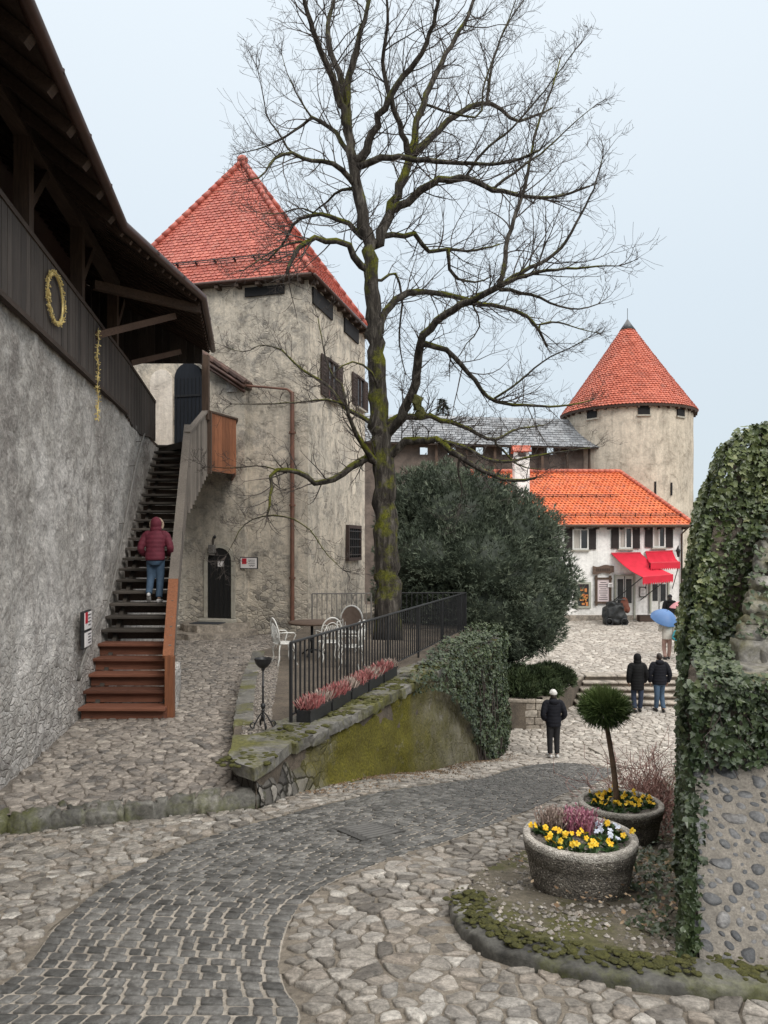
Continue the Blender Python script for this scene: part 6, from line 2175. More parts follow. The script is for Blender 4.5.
def chair(loc, rz, label):
    """wrought garden chair; local frame faces +Y"""
    s = thing('garden_chair', label, 'chair', loc, rz, 'white wrought-iron garden chairs')
    b = lambda mb, nm, sm=True: mb.build(nm, MT['wpaint'], s, sm, world=False)
    mb = MB()
    ring = [(math.cos(a) * .22, math.sin(a) * .21, .44) for a in [2 * math.pi * k / 20 for k in range(21)]]
    mb.tube(ring, .013, 6)
    for k in range(-4, 5):
        y = k * .045; w = math.sqrt(max(0, .21**2 - y * y)) * 1.04
        mb.box((0, y, .442), (2 * w, .022, .008))
    for k in range(-3, 4):
        x = k * .06; w = math.sqrt(max(0, .22**2 - x * x)) * .95
        mb.box((x, 0, .449), (.016, 2 * w, .006))
    b(mb, 'seat')
    mb = MB()
    arc = []
    for k in range(17):
        a = math.pi * k / 16
        arc.append((math.cos(a) * .21, -.19 - .06 * math.sin(a) , .46 + .22 + .27 * math.sin(a) - .0))
    arc = [(.20, -.16, .44)] + arc + [(-.20, -.16, .44)]
    mb.tube(arc, .014, 7)
    arc2 = [(x * .72, y + .0, .44 + (z - .44) * .80) for x, y, z in arc]
    mb.tube(arc2, .009, 6)
    for k in range(-3, 4):
        x = k * .05
        mb.tube([(x, -.17, .45), (x * 1.25, -.20, .62), (x * .7, -.235, .80 - abs(k) * .012)], .007, 5)
    for sx in (-1, 1):
        for zc in (.60, .76):
            mb.tube([(sx * .14 + .045 * math.cos(t * .7), -.205, zc + .045 * math.sin(t * .7)) for t in range(10)], .007, 5)
    b(mb, 'backrest')
    for sx in (-1, 1):
        mb = MB(); mb.tube([(sx * .205, -.19, .66), (sx * .25, -.06, .67), (sx * .25, .12, .66), (sx * .235, .16, .62), (sx * .205, .10, .45)], .012, 7); b(mb, 'armrest')
        for sy in (-1, 1):
            mb = MB(); mb.tube([(sx * .15, sy * .14, .44), (sx * .19, sy * .17, .30), (sx * .16, sy * .16, .14), (sx * .21, sy * .21, .0)], .013, 7)
            mb.tube([(sx * .13, sy * .10, .43), (sx * .10, sy * .13, .34), (sx * .16, sy * .16, .27)], .007, 5)
            b(mb, 'leg')
    return s

def furniture():
    Yc = 16.3
    def at(px, Y): return V3((PX_(px, Y), Y, PLZ))
    chair(at(284, 15.4), R(-62), 'white scrollwork garden chair left of the round table, facing right')
    chair(at(329, 15.6), R(20), 'white garden chair in front of the round table, seen from behind')
    # third, upholstered round back
    s = chair(at(349, 17.4), R(165), 'white garden chair with a rounded brown padded back beyond the table')
    mb = MB()
    pl = [(math.cos(math.pi * k / 12) * .25, -.215, .66 + .34 * math.sin(math.pi * k / 12)) for k in range(13)] + [(-.23, -.215, .46), (.23, -.215, .46)]
    mb.prism(pl, (0, .03, 0)); mb.build('back_pad', simple('brown_pad', (.20, .15, .12), (.14, .10, .08), 12, .9, .2), s, world=False)
    mb = MB(); mb.tube([(x * 1.06, -.2, z + .015) for x, y, z in pl[:13]], .02, 8); mb.build('back_hoop', MT['wpaint'], s, True, world=False)
    chair(at(352, 14.9), R(75), 'white garden chair half hidden behind the fence bars, right of the table')
    c = at(312, 16.6)
    t = thing('garden_table', 'round dark-topped garden table among the white chairs', 'table', c)
    mb = MB(); mb.lathe([(0, .70), (.50, .70), (.52, .715), (.52, .735), (.5, .75), (0, .752)], c, 40); mb.build('tabletop', MT['w_post'], t, True, auto=40)
    mb = MB(); mb.tube([c + V3((0, 0, .06)), c + V3((0, 0, .70))], .03, 10); mb.ball(c + V3((0, 0, .35)), .055, 10); mb.build('pedestal', MT['iron'], t, True)
    for k in range(3):
        a = k * 2.094 + .3; d = V3((math.cos(a), math.sin(a), 0))
        mb = MB(); mb.tube([c + V3((0, 0, .14)), c + d * .15 + V3((0, 0, .12)), c + d * .32 + V3((0, 0, .02))], .018, 7); mb.build('foot', MT['iron'], t, True)

# ------------------------------------------------------------------ bed wall and steps to the plaza
def plaza_steps():
    rg = random.Random(71)
    s = thing('stone_steps', 'broad flight of worn stone steps rising to the castle plaza', 'steps', (8, 24, -5.1))
    n = 5
    for i in range(n):
        y = 23.9 + i * .36; z0 = -5.1 + .148 * i; z = z0 + .148
        if i == n - 1: z = -4.345
        x0 = 6.05 + .27 * i * .62; x1 = 11.6
        tr = MB()
        x = x0
        while x < x1:
            w = rg.uniform(.9, 1.7); x2 = min(x1, x + w)
            tr.box(((x + x2) / 2, y + .32, z - .035), (x2 - x - .012, .66, .07), Matrix.Rotation(rg.uniform(-.006, .006), 3, 'Y'), .6 + .4 * rg.random(), .02)
            x = x2
        st = tr.build('step', MT['step'], s)
        mb = MB(); mb.box(((x0 + x1) / 2, y + .40, z - .07 - .14), (x1 - x0, .70, .279), None, .0); mb.build('riser', MT['earth'], st)
    w = thing('bed_wall', 'low stone wall edging the juniper bed left of the plaza steps', 'wall', (4.5, 21.5, -5.15))
    pts = [V3((2.7, 21.65, 0)), V3((4.5, 21.45, 0)), V3((6.62, 25.4, 0))]
    core = MB(); cap = MB()
    for a, b in ((pts[0], pts[1]), (pts[1], pts[2])):
        d = (b - a); L = d.length; d.normalize(); ang = math.atan2(d.y, d.x); nr = V3((d.y, -d.x, 0))
        M = Matrix.Rotation(ang, 3, 'Z')
        for r in range(4):
            x = 0.0
            while x < L - .05:
                ww = rg.uniform(.25, .6); x2 = min(L, x + ww)
                c = a + d * ((x + x2) / 2) - nr * (.15 + rg.uniform(-.012, .012)); c.z = -5.30 + r * .21 + .105
                core.box(c, (x2 - x - .012, .30, .20), M, rg.random(), .02)
                x = x2
        x = 0.0
        while x < L - .05:
            ww = rg.uniform(.6, 1.0); x2 = min(L + .02, x + ww)
            c = a + d * ((x + x2) / 2) - nr * .15; c.z = -4.415
            cap.box(c, (x2 - x - .008, .40, .10), M, rg.random(), .02)
            x = x2
    core.build('stonework', MT['step'], w); cap.build('coping', MT['step'], w)
    mb = MB(); mb.prism([V3((x, y, -5.3)) for x, y in SBED], (0, 0, .84)); tag(mb.build('bed_soil', MT['earth']), kind='structure')

# ------------------------------------------------------------------ white house
HY0 = 38.0
def house():
    rg = random.Random(81)
    Y = HY0
    X = lambda px, y=Y: (px - CX) / F * y
    Z = lambda py, y=Y: (HY - py) / F * y
    root = thing('white_house', 'white rendered two-storey house with an orange tiled hipped roof and shop doors', 'house', (11, 41, -3.9))
    xl, xr = 5.2, X(683); zt = 1.02; zb = -4.6; D = 8.6
    mb = MB(); mb.box(((xl + xr) / 2, Y + D / 2, (zt + zb) / 2), (xr - xl, D, zt - zb)); mb.build('wall', MT['white'], root)
    mb = MB(); mb.box(((xl + xr) / 2 - .3, Y - .05, PZ(10, Y) + .05), (xr - xl - 1.2, .1, .46)); mb.build('plinth', MT['step'], root)
    # roof
    ze = 1.0; ey = Y - .5; exl = xl - .4; exr = xr + .35
    rz = 4.05; ry = Y + D / 2
    RLp = V3((xl - .4, ry, rz)); RRp = V3((X(620, ry), ry, rz))
    EL, ER = V3((exl, ey, ze)), V3((exr, ey, ze)); BL, BR = V3((exl, Y + D + .5, ze)), V3((exr, Y + D + .5, ze))
    dn = V3((0, 0, -.1))
    mb = MB(); mb.add([EL, ER, BR, BL, RLp, RRp, EL + dn, ER + dn, BR + dn, BL + dn], [(0, 1, 5, 4), (1, 2, 5), (2, 3, 4, 5), (0, 4, 3), (0, 6, 7, 1), (1, 7, 8, 2), (2, 8, 9, 3), (3, 9, 6, 0), (6, 9, 8, 7)])
    roof = mb.build('roof', MT['w_dark'], root)
    mb = MB()
    def field(a, b, top):
        Ud = (b - a).normalized()
        f0 = a + Ud * (top[0] - a).dot(Ud); Vd = (top[0] - f0)
        poly = [(-.02, -.05), ((b - a).length + .02, -.05)] + [((t - a).dot(Ud), Vd.length) for t in reversed(top)]
        tile_field(mb, a, Ud, Vd, poly, .21, .24, .036, 1.2, rg, 'wave')
    field(EL, ER, [RLp, RRp]); field(ER, BR, [RRp, RRp + V3((0, .01, 0))])
    mb.build('roof_tiles', MT['tile_orange'], roof)
    mb = MB(); ridge_caps(mb, RLp + V3((0, 0, .05)), RRp + V3((0, 0, .05)), 28, .12, rg); ridge_caps(mb, ER + V3((0, 0, .05)), RRp + V3((0, 0, .05)), 22, .11, rg); mb.build('ridge_tiles', MT['tile_cone'], roof, True)
    Vd = (V3((0, RLp.y - EL.y, rz - ze))).normalized(); Nn = V3((0, -Vd.z, Vd.y))
    for v in (.75, 2.75):
        mb = MB()
        w = (exr - exl) if v < 1 else (exr - exl) - 2.6
        for dz in (.10, .18): mb.tube([EL + Vd * v + Nn * dz + V3((.2, 0, 0)), EL + Vd * v + Nn * dz + V3((w - .4, 0, 0))], .016, 5)
        k = .3
        while k < w - .4:
            mb.box(EL + Vd * v + Nn * .11 + V3((k, 0, 0)), (.04, .04, .2), Matrix((V3((1, 0, 0)), Vd, Nn)).transposed()); k += .75
        mb.build('snow_guard', MT['copper'], roof)
    mb = MB(); mb.tube([EL + V3((0, -.06, -.06)), ER + V3((0, -.06, -.06))], .075, 8); mb.tube([ER + V3((-.25, .0, -.1)), V3((xr - .1, Y - .1, .55)), V3((xr - .1, Y - .1, zb + 1))], .045, 8); mb.build('gutter', MT['w_post'], root, True)
    mb = MB()
    k = exl + .2
    while k < exr:
        mb = MB(); mb.box((k, ey + .3, ze - .17), (.10, .62, .12), None, rg.random()); mb.build('rafter_end', MT['w_dark'], root); k += .62
    # upper windows
    for a, b, y0, y1 in ((571.8, 588.5, 529.5, 549), (618.2, 632.3, 528, 548), (652, 665.3, 527, 547)):
        w = X(b) - X(a); h = Z(y0) - Z(y1)
        shutters_window(root, V3((X((a + b) / 2), Y, Z((y0 + y1) / 2))), (1, 0, 0), (0, 0, 1), w - .1, h, (0, -1, 0), .36, 'wpaint', 'shutter', 'glass')
    def panel(nm, px0, px1, py0, py1, d, mat, par=root, y=Y, t=.05):
        mb = MB(); mb.box(((X(px0) + X(px1)) / 2, y - d, (Z(py0) + Z(py1)) / 2), (X(px1) - X(px0), t, Z(py0) - Z(py1)), None, None, .004)
        return mb.build(nm, MT[mat], par)
    # shop window
    w = panel('shop_window', 577, 588.5, 583.5, 606.5, .015, 'glass')
    fr = MB()
    for a, b, c, d in ((575, 577.2, 582, 608), (588.3, 590.5, 582, 608), (577.2, 588.3, 582, 584), (577.2, 588.3, 606, 608)):
        fr.box(((X(a) + X(b)) / 2, Y - .05, (Z(c) + Z(d)) / 2), (X(b) - X(a), .1, Z(c) - Z(d)))
    fr.build('frame', MT['greenfr'], w)
    gd = MB()
    for k in range(16): gd.box((X(582) + rg.uniform(-.1, .25), Y - .05, Z(596) + rg.uniform(-.45, .4)), (rg.uniform(.06, .16), .02, rg.uniform(.08, .2)), None, rg.random())
    gd.build('displayed_goods', MT['toyred'], w)
    # doors
    for (a, b, y0, y1, leaf) in ((615.5, 633, 576, 619.5, 2), (650.5, 667, 581, 613, 2)):
        dr = panel('shop_door', a, b, y0, y1, .02, 'wpaint')
        fr = MB()
        for p0, p1 in ((a - 1.6, a), (b, b + 1.6)): fr.box(((X(p0) + X(p1)) / 2, Y - .06, (Z(y0 - 1.5) + Z(y1)) / 2), (X(p1) - X(p0), .14, Z(y0 - 1.5) - Z(y1)))
        fr.box(((X(a) + X(b)) / 2, Y - .061, Z(y0 - .75)), (X(b) - X(a), .138, Z(y0 - 1.5) - Z(y0)))
        fr.build('frame', MT['greenfr'], dr)
        for k in range(2):
            u0 = a + (b - a) * (.10 + .48 * k); u1 = a + (b - a) * (.42 + .48 * k)
            g = panel('door_pane', u0, u1, y0 + 3, y0 + (y1 - y0) * .62, .05, 'glass', dr, Y, .03)
        mb = MB()
        mb.box((X((a + b) / 2), Y - .055, Z((y0 + y1) / 2)), (.03, .03, Z(y0) - Z(y1) - .02)); mb.box((X((a + b) / 2) + .1, Y - .08, Z(y0 + (y1 - y0) * .6)), (.03, .06, .14))
        mb.build('handle', MT['iron'], dr)
    # awnings
    def awning(lab, tl, tr, fr_, fl, vh):
        s = thing('shop_awning', lab, 'awning', tl, 0, 'red shop awnings')
        mb = MB(); n = 12
        vs = []; fs = []
        for j in range(n + 1):
            for i in range(n + 1):
                p = tl.lerp(tr, i / n).lerp(fl.lerp(fr_, i / n), j / n)
                sag = -.13 * math.sin(math.pi * j / n) + .02 * math.sin(i * 2.1) * math.sin(math.pi * j / n)
                vs.append(p + V3((0, 0, sag)))
        for j in range(n):
            for i in range(n):
                a = j * (n + 1) + i; fs.append((a, a + 1, a + n + 2, a + n + 1))
        m = len(vs); vs2 = [v + V3((0, .0, -.02)) for v in vs]
        mb.add(vs + vs2, fs + [tuple(m + q for q in reversed(f)) for f in fs]); mb.build('canvas', MT['red'], s, True)
        mb = MB(); k = 14
        for i in range(k):
            a, b = fl.lerp(fr_, i / k), fl.lerp(fr_, (i + 1) / k)
            mid = a.lerp(b, .5)
            h = V3((0, 0, -vh)); o = V3((0, -.015, .0))
            mb.prism([a + o, b + o, b + o + h * .8, mid + o + h * 1.1, a + o + h * .8], (0, -.012, 0))
        mb.build('valance', MT['red'], s)
        mb = MB(); mb.tube([tl, tr], .05, 8); mb.tube([fl, fr_], .025, 6)
        mb.build('roller', MT['signred'], s)
        for t, q in ((tl, fl), (tr, fr_)):
            mb = MB(); mb.tube([q + V3((0, .05, -.03)), V3((t.x, Y - .05, q.z - 1.35))], .022, 6); mb.build('strut', MT['iron'], s)
        return s
    awning('larger red awning sweeping down over the left shop door', P(611.5, 553.5, 37.93), P(640.5, 553, 37.93), P(673, 574.5, 36.1), P(642.5, 577, 36.1), .36)
    awning('smaller red awning over the right shop door', P(645.5, 552, 37.93), P(672.5, 551, 37.93), P(680, 562, 36.7), P(650.5, 563, 36.7), .33)
    # signboard, menus, lamp
    s = thing('wooden_signboard', 'carved brown wavy wooden signboard above the framed menu', 'sign', P(603, 569, Y - .1))
    mb = MB(); pl = []
    for k in range(11): pl.append(P(593 + 2.1 * k, 565.8 + 1.1 * math.sin(k * .75) - (.8 if k > 8 else 0), Y - .14))
    for k in range(10, -1, -1): pl.append(P(593 + 2.1 * k, 573.6 + 1.0 * math.sin(k * .7 + 1) - (2.2 if k > 8 else 0), Y - .14))
    mb.prism(pl, (0, .07, 0)); mb.build('board', MT['brown'], s)
    mb = MB()
    for k in range(8): mb.box(P(597 + k * 1.75, 569.8, Y - .15), (.05, .015, .14), None)
    mb.build('carved_letters', MT['w_dark'], s)
    s = thing('menu_board', 'large framed pale menu poster in dark crossed timber on the white wall', 'menu board', P(603, 590, Y - .1))
    mb = MB(); c = P(603.3, 590.5, Y - .08); mb.box(c, (.62, .03, 1.2)); mb.build('poster', MT['pinkpaper'], s)
    mb = MB()
    for px in (596.3, 610.2): mb.box(P(px, 590.5, Y - .1), (.11, .09, 1.5))
    for py in (578.5, 602.5): mb.box(P(603.3, py, Y - .112), (.86, .07, .10))
    mb.build('frame', MT['w_post'], s)
    mb = MB()
    for k in range(9): mb.box(P(603.3, 582.5 + k * 2.1, Y - .1), (.42 - .12 * (k % 3 == 0), .012, .035))
    mb.build('print', MT['ink'], s)
    s = thing('wall_menu', 'small grey framed menu box between the two shop doors', 'menu board', P(643, 592, Y - .05))
    mb = MB(); mb.box(P(643, 592, Y - .05), (.34, .08, .52), None, None, .01); mb.build('case', MT['irongrey'], s)
    mb = MB(); mb.box(P(643, 592, Y - .095), (.25, .01, .40)); mb.build('sheet', MT['paper'], s)
    mb = MB()
    for k in range(5): mb.box(P(643, 589.2 + k * 1.4, Y - .104), (.18, .006, .025))
    mb.build('print', MT['ink'], s)
    s = thing('notice_plate', 'small white notice plate hung on the menu frame post', 'sign', P(610, 585, Y - .2))
    mb = MB(); mb.box(P(610.6, 585, Y - .175), (.26, .04, .22), None, None, .01); mb.build('plate', MT['paper'], s)
    mb = MB(); mb.box(P(610.6, 584.6, Y - .2), (.16, .01, .03)); mb.box(P(610.6, 586, Y - .2), (.12, .01, .03)); mb.build('print', MT['ink'], s)
    s = thing('wall_lamp', 'black bracket lamp on the house corner beside the small awning', 'lamp', P(678, 552, Y - .1))
    c = P(678.3, 553, Y - .3)
    mb = MB(); mb.tube([V3((c.x, Y, c.z + .1)), c + V3((0, 0, .35)), c + V3((0, 0, .18))], .025, 6); mb.build('bracket', MT['iron'], s)
    mb = MB(); mb.lathe([(.05, -.2), (.11, .1), (.13, .12), (.03, .22), (0, .25)], c, 8); mb.build('lantern', MT['iron'], s)
    # chimney
    ch = thing('house_chimney', 'white rendered chimney with a small red tiled cap in the orange roof', 'chimney', P(521, 480, 40))
    c = P(521, 470, 40.0)
    mb = MB(); mb.box((c.x, c.y, 3.1), (.78, .7, 3.0)); mb.build('shaft', MT['white'], ch)
    mb = MB()
    for sx in (-1, 1): mb.box((c.x + sx * .28, c.y, 4.74), (.14, .66, .30))
    mb.box((c.x, c.y + .26, 4.74), (.42, .12, .30)); mb.build('smoke_vents', MT['white'], ch)
    mb = MB()
    for k in range(5):
        for sd in (-1, 1):
            mb.box((c.x + (k - 2) * .19, c.y + sd * .22, 5.02), (.18, .52, .05), Matrix.Rotation(sd * -.62, 3, 'X'), rg.random())
    mb.tube([(c.x - .5, c.y, 5.18), (c.x + .5, c.y, 5.18)], .07, 8, True, .5)
    mb.build('cap_tiles', MT['tile_cone'], ch)
    # goods in front of the shop
    Yb = 36.6
    c = V3((PX_(614.5, Yb), Yb, PZ(11, Yb)))
    s = thing('covered_cart', 'black tarpaulin-covered cart standing before the left shop door', 'cart', c)
    mb = MB()
    for dx, dz, rx, rz_ in ((-.25, .48, .34, .5), (.18, .42, .36, .44), (.0, .75, .36, .30), (-.18, .98, .20, .16), (.24, .88, .18, .17), (-.38, .25, .20, .27), (.40, .22, .2, .24), (0.05, .2, .5, .22)):
        mb.ball(c + V3((dx, 0, dz)), (rx, .42, rz_), 14)
    mb2 = remeshed(mb, .05, 3)
    mb2.v = [tuple(V3(v) + V3((mnoise.noise(V3(v) * 4.1), mnoise.noise(V3(v) * 4.3 + V3((5, 0, 0))), mnoise.noise(V3(v) * 4.7))) * .09) for v in mb2.v]
    mb2.build('cover', MT['cover'], s, True)
    mb = MB()
    for sx in (-.36, .36):
        mb.tube([c + V3((sx, -.40, .16 + .0)) + V3((.16 * math.cos(t), 0, .16 * math.sin(t))) for t in [k * .524 for k in range(13)]], .03, 6)
    mb.build('wheels', MT['iron'], s)
    mb = MB(); mb.tube([c + V3((-.1, -.1, 1.05)), c + V3((.1, -.15, 1.22)), c + V3((.45, -.1, 1.2))], .035, 7); mb.build('handlebar', MT['iron'], s)
    c2 = V3((PX_(624, 37.2), 37.2, PZ(12, 37.2)))
    s = thing('coat_stand', 'russet leather goods hung on a stand between cart and shop door', 'stand', c2)
    mb = MB(); mb.tube([c2, c2 + V3((0, 0, 1.25))], .03, 8); mb.box(c2 + V3((0, 0, .02)), (.4, .4, .04)); mb.build('stand_post', MT['iron'], s)
    mb = MB()
    for dx, dz, rx, rz_ in ((0, .85, .22, .34), (-.12, .62, .14, .2), (.13, .66, .15, .22), (0, 1.1, .15, .14)): mb.ball(c2 + V3((dx, -.08, dz)), (rx, .16, rz_), 12)
    mb2 = remeshed(mb, .04, 3); mb2.build('leather_goods', MT['rustleather'], s, True)
    c3 = V3((PX_(646, 37.4), 37.4, PZ(13, 37.4)))
    s = thing('plant_box', 'dark crate of small pots on the ground between the shop doors', 'crate', c3)
    mb = MB()
    for sy in (-.2, .2): mb.box(c3 + V3((0, sy, .16)), (.75, .03, .3))
    for sx in (-.36, .36): mb.box(c3 + V3((sx, 0, .161)), (.03, .37, .3))
    mb.box(c3 + V3((0, 0, .04)), (.68, .36, .04)); mb.build('crate', MT['w_dark'], s)
    mb = MB()
    for k in range(3): mb.lathe([(.07, 0), (.1, .24), (.085, .24), (.06, .05)], c3 + V3(((k - 1) * .22, 0, .06)), 12)
    mb.build('pots', MT['iron'], s, True)

# ------------------------------------------------------------------ gallery wall, round tower
def rear_castle():
    rg = random.Random(91)
    Y = 46.0
    X = lambda px: (px - CX) / F * Y
    Z = lambda py: (HY - py) / F * Y
    root = thing('rampart_gallery', 'long dark rampart wall with square loopholes under a grey slate roof', 'rampart', (5, Y, 2))
    xl, xr = X(330), X(612); zb, zt = -5.0, Z(442)
    holes = [(X(p) - .24, X(p) + .24) for p in (424, 452, 480, 506, 529, 551)]
    h0, h1 = Z(454.5), Z(446.5)
    mb = MB()
    mb.box(((xl + xr) / 2, Y + .25, (zb + h0) / 2), (xr - xl, .5, h0 - zb)); mb.box(((xl + xr) / 2, Y + .25, (h1 + zt) / 2), (xr - xl, .5, zt - h1))
    e = [xl] + [q for h in holes for q in h] + [xr]
    for i in range(0, len(e), 2): mb.box(((e[i] + e[i+1]) / 2, Y + .25, (h0 + h1) / 2), (e[i+1] - e[i], .498, h1 - h0))
    mb.build('wall', simple('rampart_stone', (.19, .15, .125), (.075, .06, .052), 1.6, .95, .8, .06, bsc=5), root)
    c = V3((X(607), Y - .02, Z(475)))
    mb = MB(); mb.prism([c + V3((x, 0, z)) for x, z in arch_poly(.6, 1.25)], (0, -.02, 0)); mb.build('arched_opening', MT['dark'], root)
    mb = MB(); mb.box((X(617), Y + 1.0, Z(474) ), (X(634) - X(600), 2.0, 2.7)); mb.build('end_pier', MT['round'], root)
    # roof
    ey, ry = Y - .8, Y + 1.5
    e0, e1 = V3((X(330), ey, (HY - 440) / F * ey)), V3((PX_(612, ey), ey, (HY - 447.5) / F * ey))
    e2 = V3((PX_(630, ey + .2), ey + .2, (HY - 450) / F * ey))
    r0, r1 = V3((X(330), ry, (HY - 414) / F * ry)), V3((PX_(603, ry), ry, (HY - 424) / F * ry))
    mb = MB(); dn = V3((0, 0, -.12))
    b0, b1 = V3((r0.x, ry + .4, r0.z - .35)), V3((r1.x, ry + .4, r1.z - .35))
    mb.add([e0, e1, e2, r1, r0, e0 + dn, e1 + dn, e2 + dn, b0, b1], [(0, 1, 3, 4), (1, 2, 3), (0, 5, 6, 1), (1, 6, 7, 2), (4, 3, 9, 8), (2, 9, 3)])
    rf = mb.build('roof', MT['w_dark'], root)
    mb = MB()
    Ud = (e1 - e0).normalized(); f0 = e0 + Ud * (r0 - e0).dot(Ud); Vd = r0 - f0
    poly = [(0, -.05), ((e1 - e0).length, -.05), ((r1 - e0).dot(Ud), Vd.length), (0, Vd.length)]
    tile_field(mb, e0, Ud, Vd, poly, .36, .26, .035, 1.2, rg, 'flat')
    Ud = (e2 - e1).normalized(); f0 = e1 + Ud * (r1 - e1).dot(Ud); Vd = r1 - f0
    poly = [(-.1, -.05), ((e2 - e1).length, -.05), ((r1 - e1).dot(Ud) + .2, Vd.length), ((r1 - e1).dot(Ud) - .2, Vd.length)]
    tile_field(mb, e1, Ud, Vd, poly, .3, .26, .035, 1.2, rg, 'flat')
    mb.build('roof_slates', MT['slate'], rf)
    # row of brick-red coping over the wall foot
    mb = MB()
    k = X(500)
    while k < X(618):
        w = rg.uniform(.5, 1.1); mb.box((k + w / 2, Y - .35, Z(473) + rg.uniform(-.02, .05)), (w - .02, .5, .32), None, rg.random(), .02); k += w
    mb.build('brick_coping', MT['tile_cone'], root)
    mb = MB()
    for px in (436, 466, 494, 518, 541, 566, 588): mb.box((X(px), Y - .35, Z(459)), (.16, .16, Z(443) - Z(473)), None, rg.random())
    mb.build('timber_posts', MT['w_post'], root)
    # round tower
    Y = 48.0; cx = (627.5 - CX) / F * Y
    Rb = 3.85
    t = thing('round_tower', 'pale round corner tower with a tall red conical roof', 'tower', (cx, Y, -4))
    mb = MB(); n = 72; vs = []; fs = []; nz = 40
    z0, z1 = -5.0, 8.35
    for j in range(nz + 1):
        z = z0 + (z1 - z0) * j / nz
        for k in range(n):
            a = 2 * math.pi * k / n
            r = Rb * (1.0 + .012 * (1 - j / nz)) + mnoise.noise((math.cos(a) * 5, math.sin(a) * 5, z * .8)) * .04
            vs.append((cx + r * math.cos(a), Y + r * math.sin(a), z))
    for j in range(nz):
        for k in range(n):
            k2 = (k + 1) % n; fs.append((j * n + k, j * n + k2, (j + 1) * n + k2, (j + 1) * n + k))
    mb.add(vs, fs); mb.build('wall', MT['round'], t, True)
    for px in (592, 617, 644, 680.5):
        # openings under the eave, on the near side
        k = (px - CX) / F
        y = Y - 3.8
        for _ in range(20):
            x = k * y; dx = x - cx
            y = Y - math.sqrt(max(.05, Rb * Rb - dx * dx))
        a = math.atan2(y - Y, k * y - cx)
        nr = V3((math.cos(a), math.sin(a), 0)); tg = V3((-nr.y, nr.x, 0))
        if px == 617: continue
        mb = MB(); c = V3((cx, Y, 7.88)) + nr * (Rb + .0)
        mb.box(c, (.66, .12, .60), Matrix((tg, nr, V3((0, 0, 1)))).transposed()); o = mb.build('loophole', MT['dark'], t)
        mb = MB(); mb.box(c - V3((0, 0, .35)) + nr * .05, (.8, .1, .09), Matrix((tg, nr, V3((0, 0, 1)))).transposed()); mb.build('sill', MT['stonefr'], o)
    for px, py in ((655, 488), (671, 489)):
        k = (px - CX) / F; y = Y - 3.6
        for _ in range(20):
            dx = k * y - cx; y = Y - math.sqrt(max(.05, Rb * Rb - dx * dx))
        nr = V3((k * y - cx, y - Y, 0)).normalized(); tg = V3((-nr.y, nr.x, 0))
        mb = MB(); mb.box(V3((cx, Y, (HY - py) / F * y)) + nr * (Rb + .02), (.10, .1, .75), Matrix((tg, nr, V3((0, 0, 1)))).transposed()); mb.build('arrow_slit', MT['dark'], t)
    # cone: bell-cast foot
    Re = 4.12; ze = 8.2; za = 14.15
    def cone(v):   # v 0..1 up the slope -> radius, height
        r = Re * (1 - v) + .0
        r -= .05 * math.sin(math.pi * v)
        return max(r, .02), ze + (za - ze) * v
    mb = MB(); mb.lathe([(Re - .5, ze - .12), (Re - .02, ze - .14), (Re, ze)] + [cone(k / 20) for k in range(1, 21)], (cx, Y, 0), 64); rf = mb.build('roof', MT['w_dark'], t, True, auto=40)
    mb = MB()
    rows = 38
    for j in range(rows):
        v0 = j / rows * .93; v1 = (j + 1.25) / rows * .93
        r0_, z0_ = cone(v0); r1_, z1_ = cone(v1)
        m = max(10, int(2 * math.pi * r0_ / .20))
        for k in range(m):
            a0 = 2 * math.pi * (k + (.5 if j % 2 else 0)) / m; a1 = a0 + 2 * math.pi / m * .96
            am = (a0 + a1) / 2
            lf = .045 * rg.uniform(.7, 1.3)
            pp = lambda a, r, z, l: V3((cx + (r + l) * math.cos(a), Y + (r + l) * math.sin(a), z + l * .6))
            vs = [pp(a0, r0_, z0_ + .03, lf), pp(am, r0_, z0_ - .01, lf), pp(a1, r0_, z0_ + .03, lf), pp(a1, r1_, z1_, .008), pp(a0, r1_, z1_, .008),
                  pp(a0, r0_, z0_ + .03, .0), pp(am, r0_, z0_ - .01, .0), pp(a1, r0_, z0_ + .03, .0)]
            mb.add(vs, [(0, 1, 2, 3, 4), (5, 6, 1, 0), (6, 7, 2, 1)], rg.random())
    mb.build('roof_tiles', MT['tile_cone'], rf)
    mb = MB(); r_, z_ = cone(.90); mb.lathe([(r_ + .09, z_), (r_ * .5 + .05, (z_ + za) / 2 + .06), (.02, za + .12)], (cx, Y, 0), 24); mb.build('lead_cap', MT['lead'], rf, True)
    mb = MB(); mb.tube([(cx, Y, za), (cx, Y, za + .8)], .018, 5); mb.build('lightning_rod', MT['iron'], rf)
    mb = MB()
    for k in range(40):
        a = 2 * math.pi * k / 40
        mb = MB(); mb.box((cx + (Re - .28) * math.cos(a), Y + (Re - .28) * math.sin(a), ze - .16), (.5, .12, .14), a, rg.random()); mb.build('rafter_end', MT['w_post'], t)

# ------------------------------------------------------------------ people
def limb(mb, pts, rad, n=10):
    pl, _ = resample([V3(p) for p in pts], 4 * len(pts))
    m = len(pl); L = len(rad)
    rr = []
    for i in range(m):
        t = i / (m - 1) * (L - 1); k = min(L - 2, int(t)); rr.append(rad[k] + (rad[k+1] - rad[k]) * (t - k))
    mb.tube(pl, rr, n)

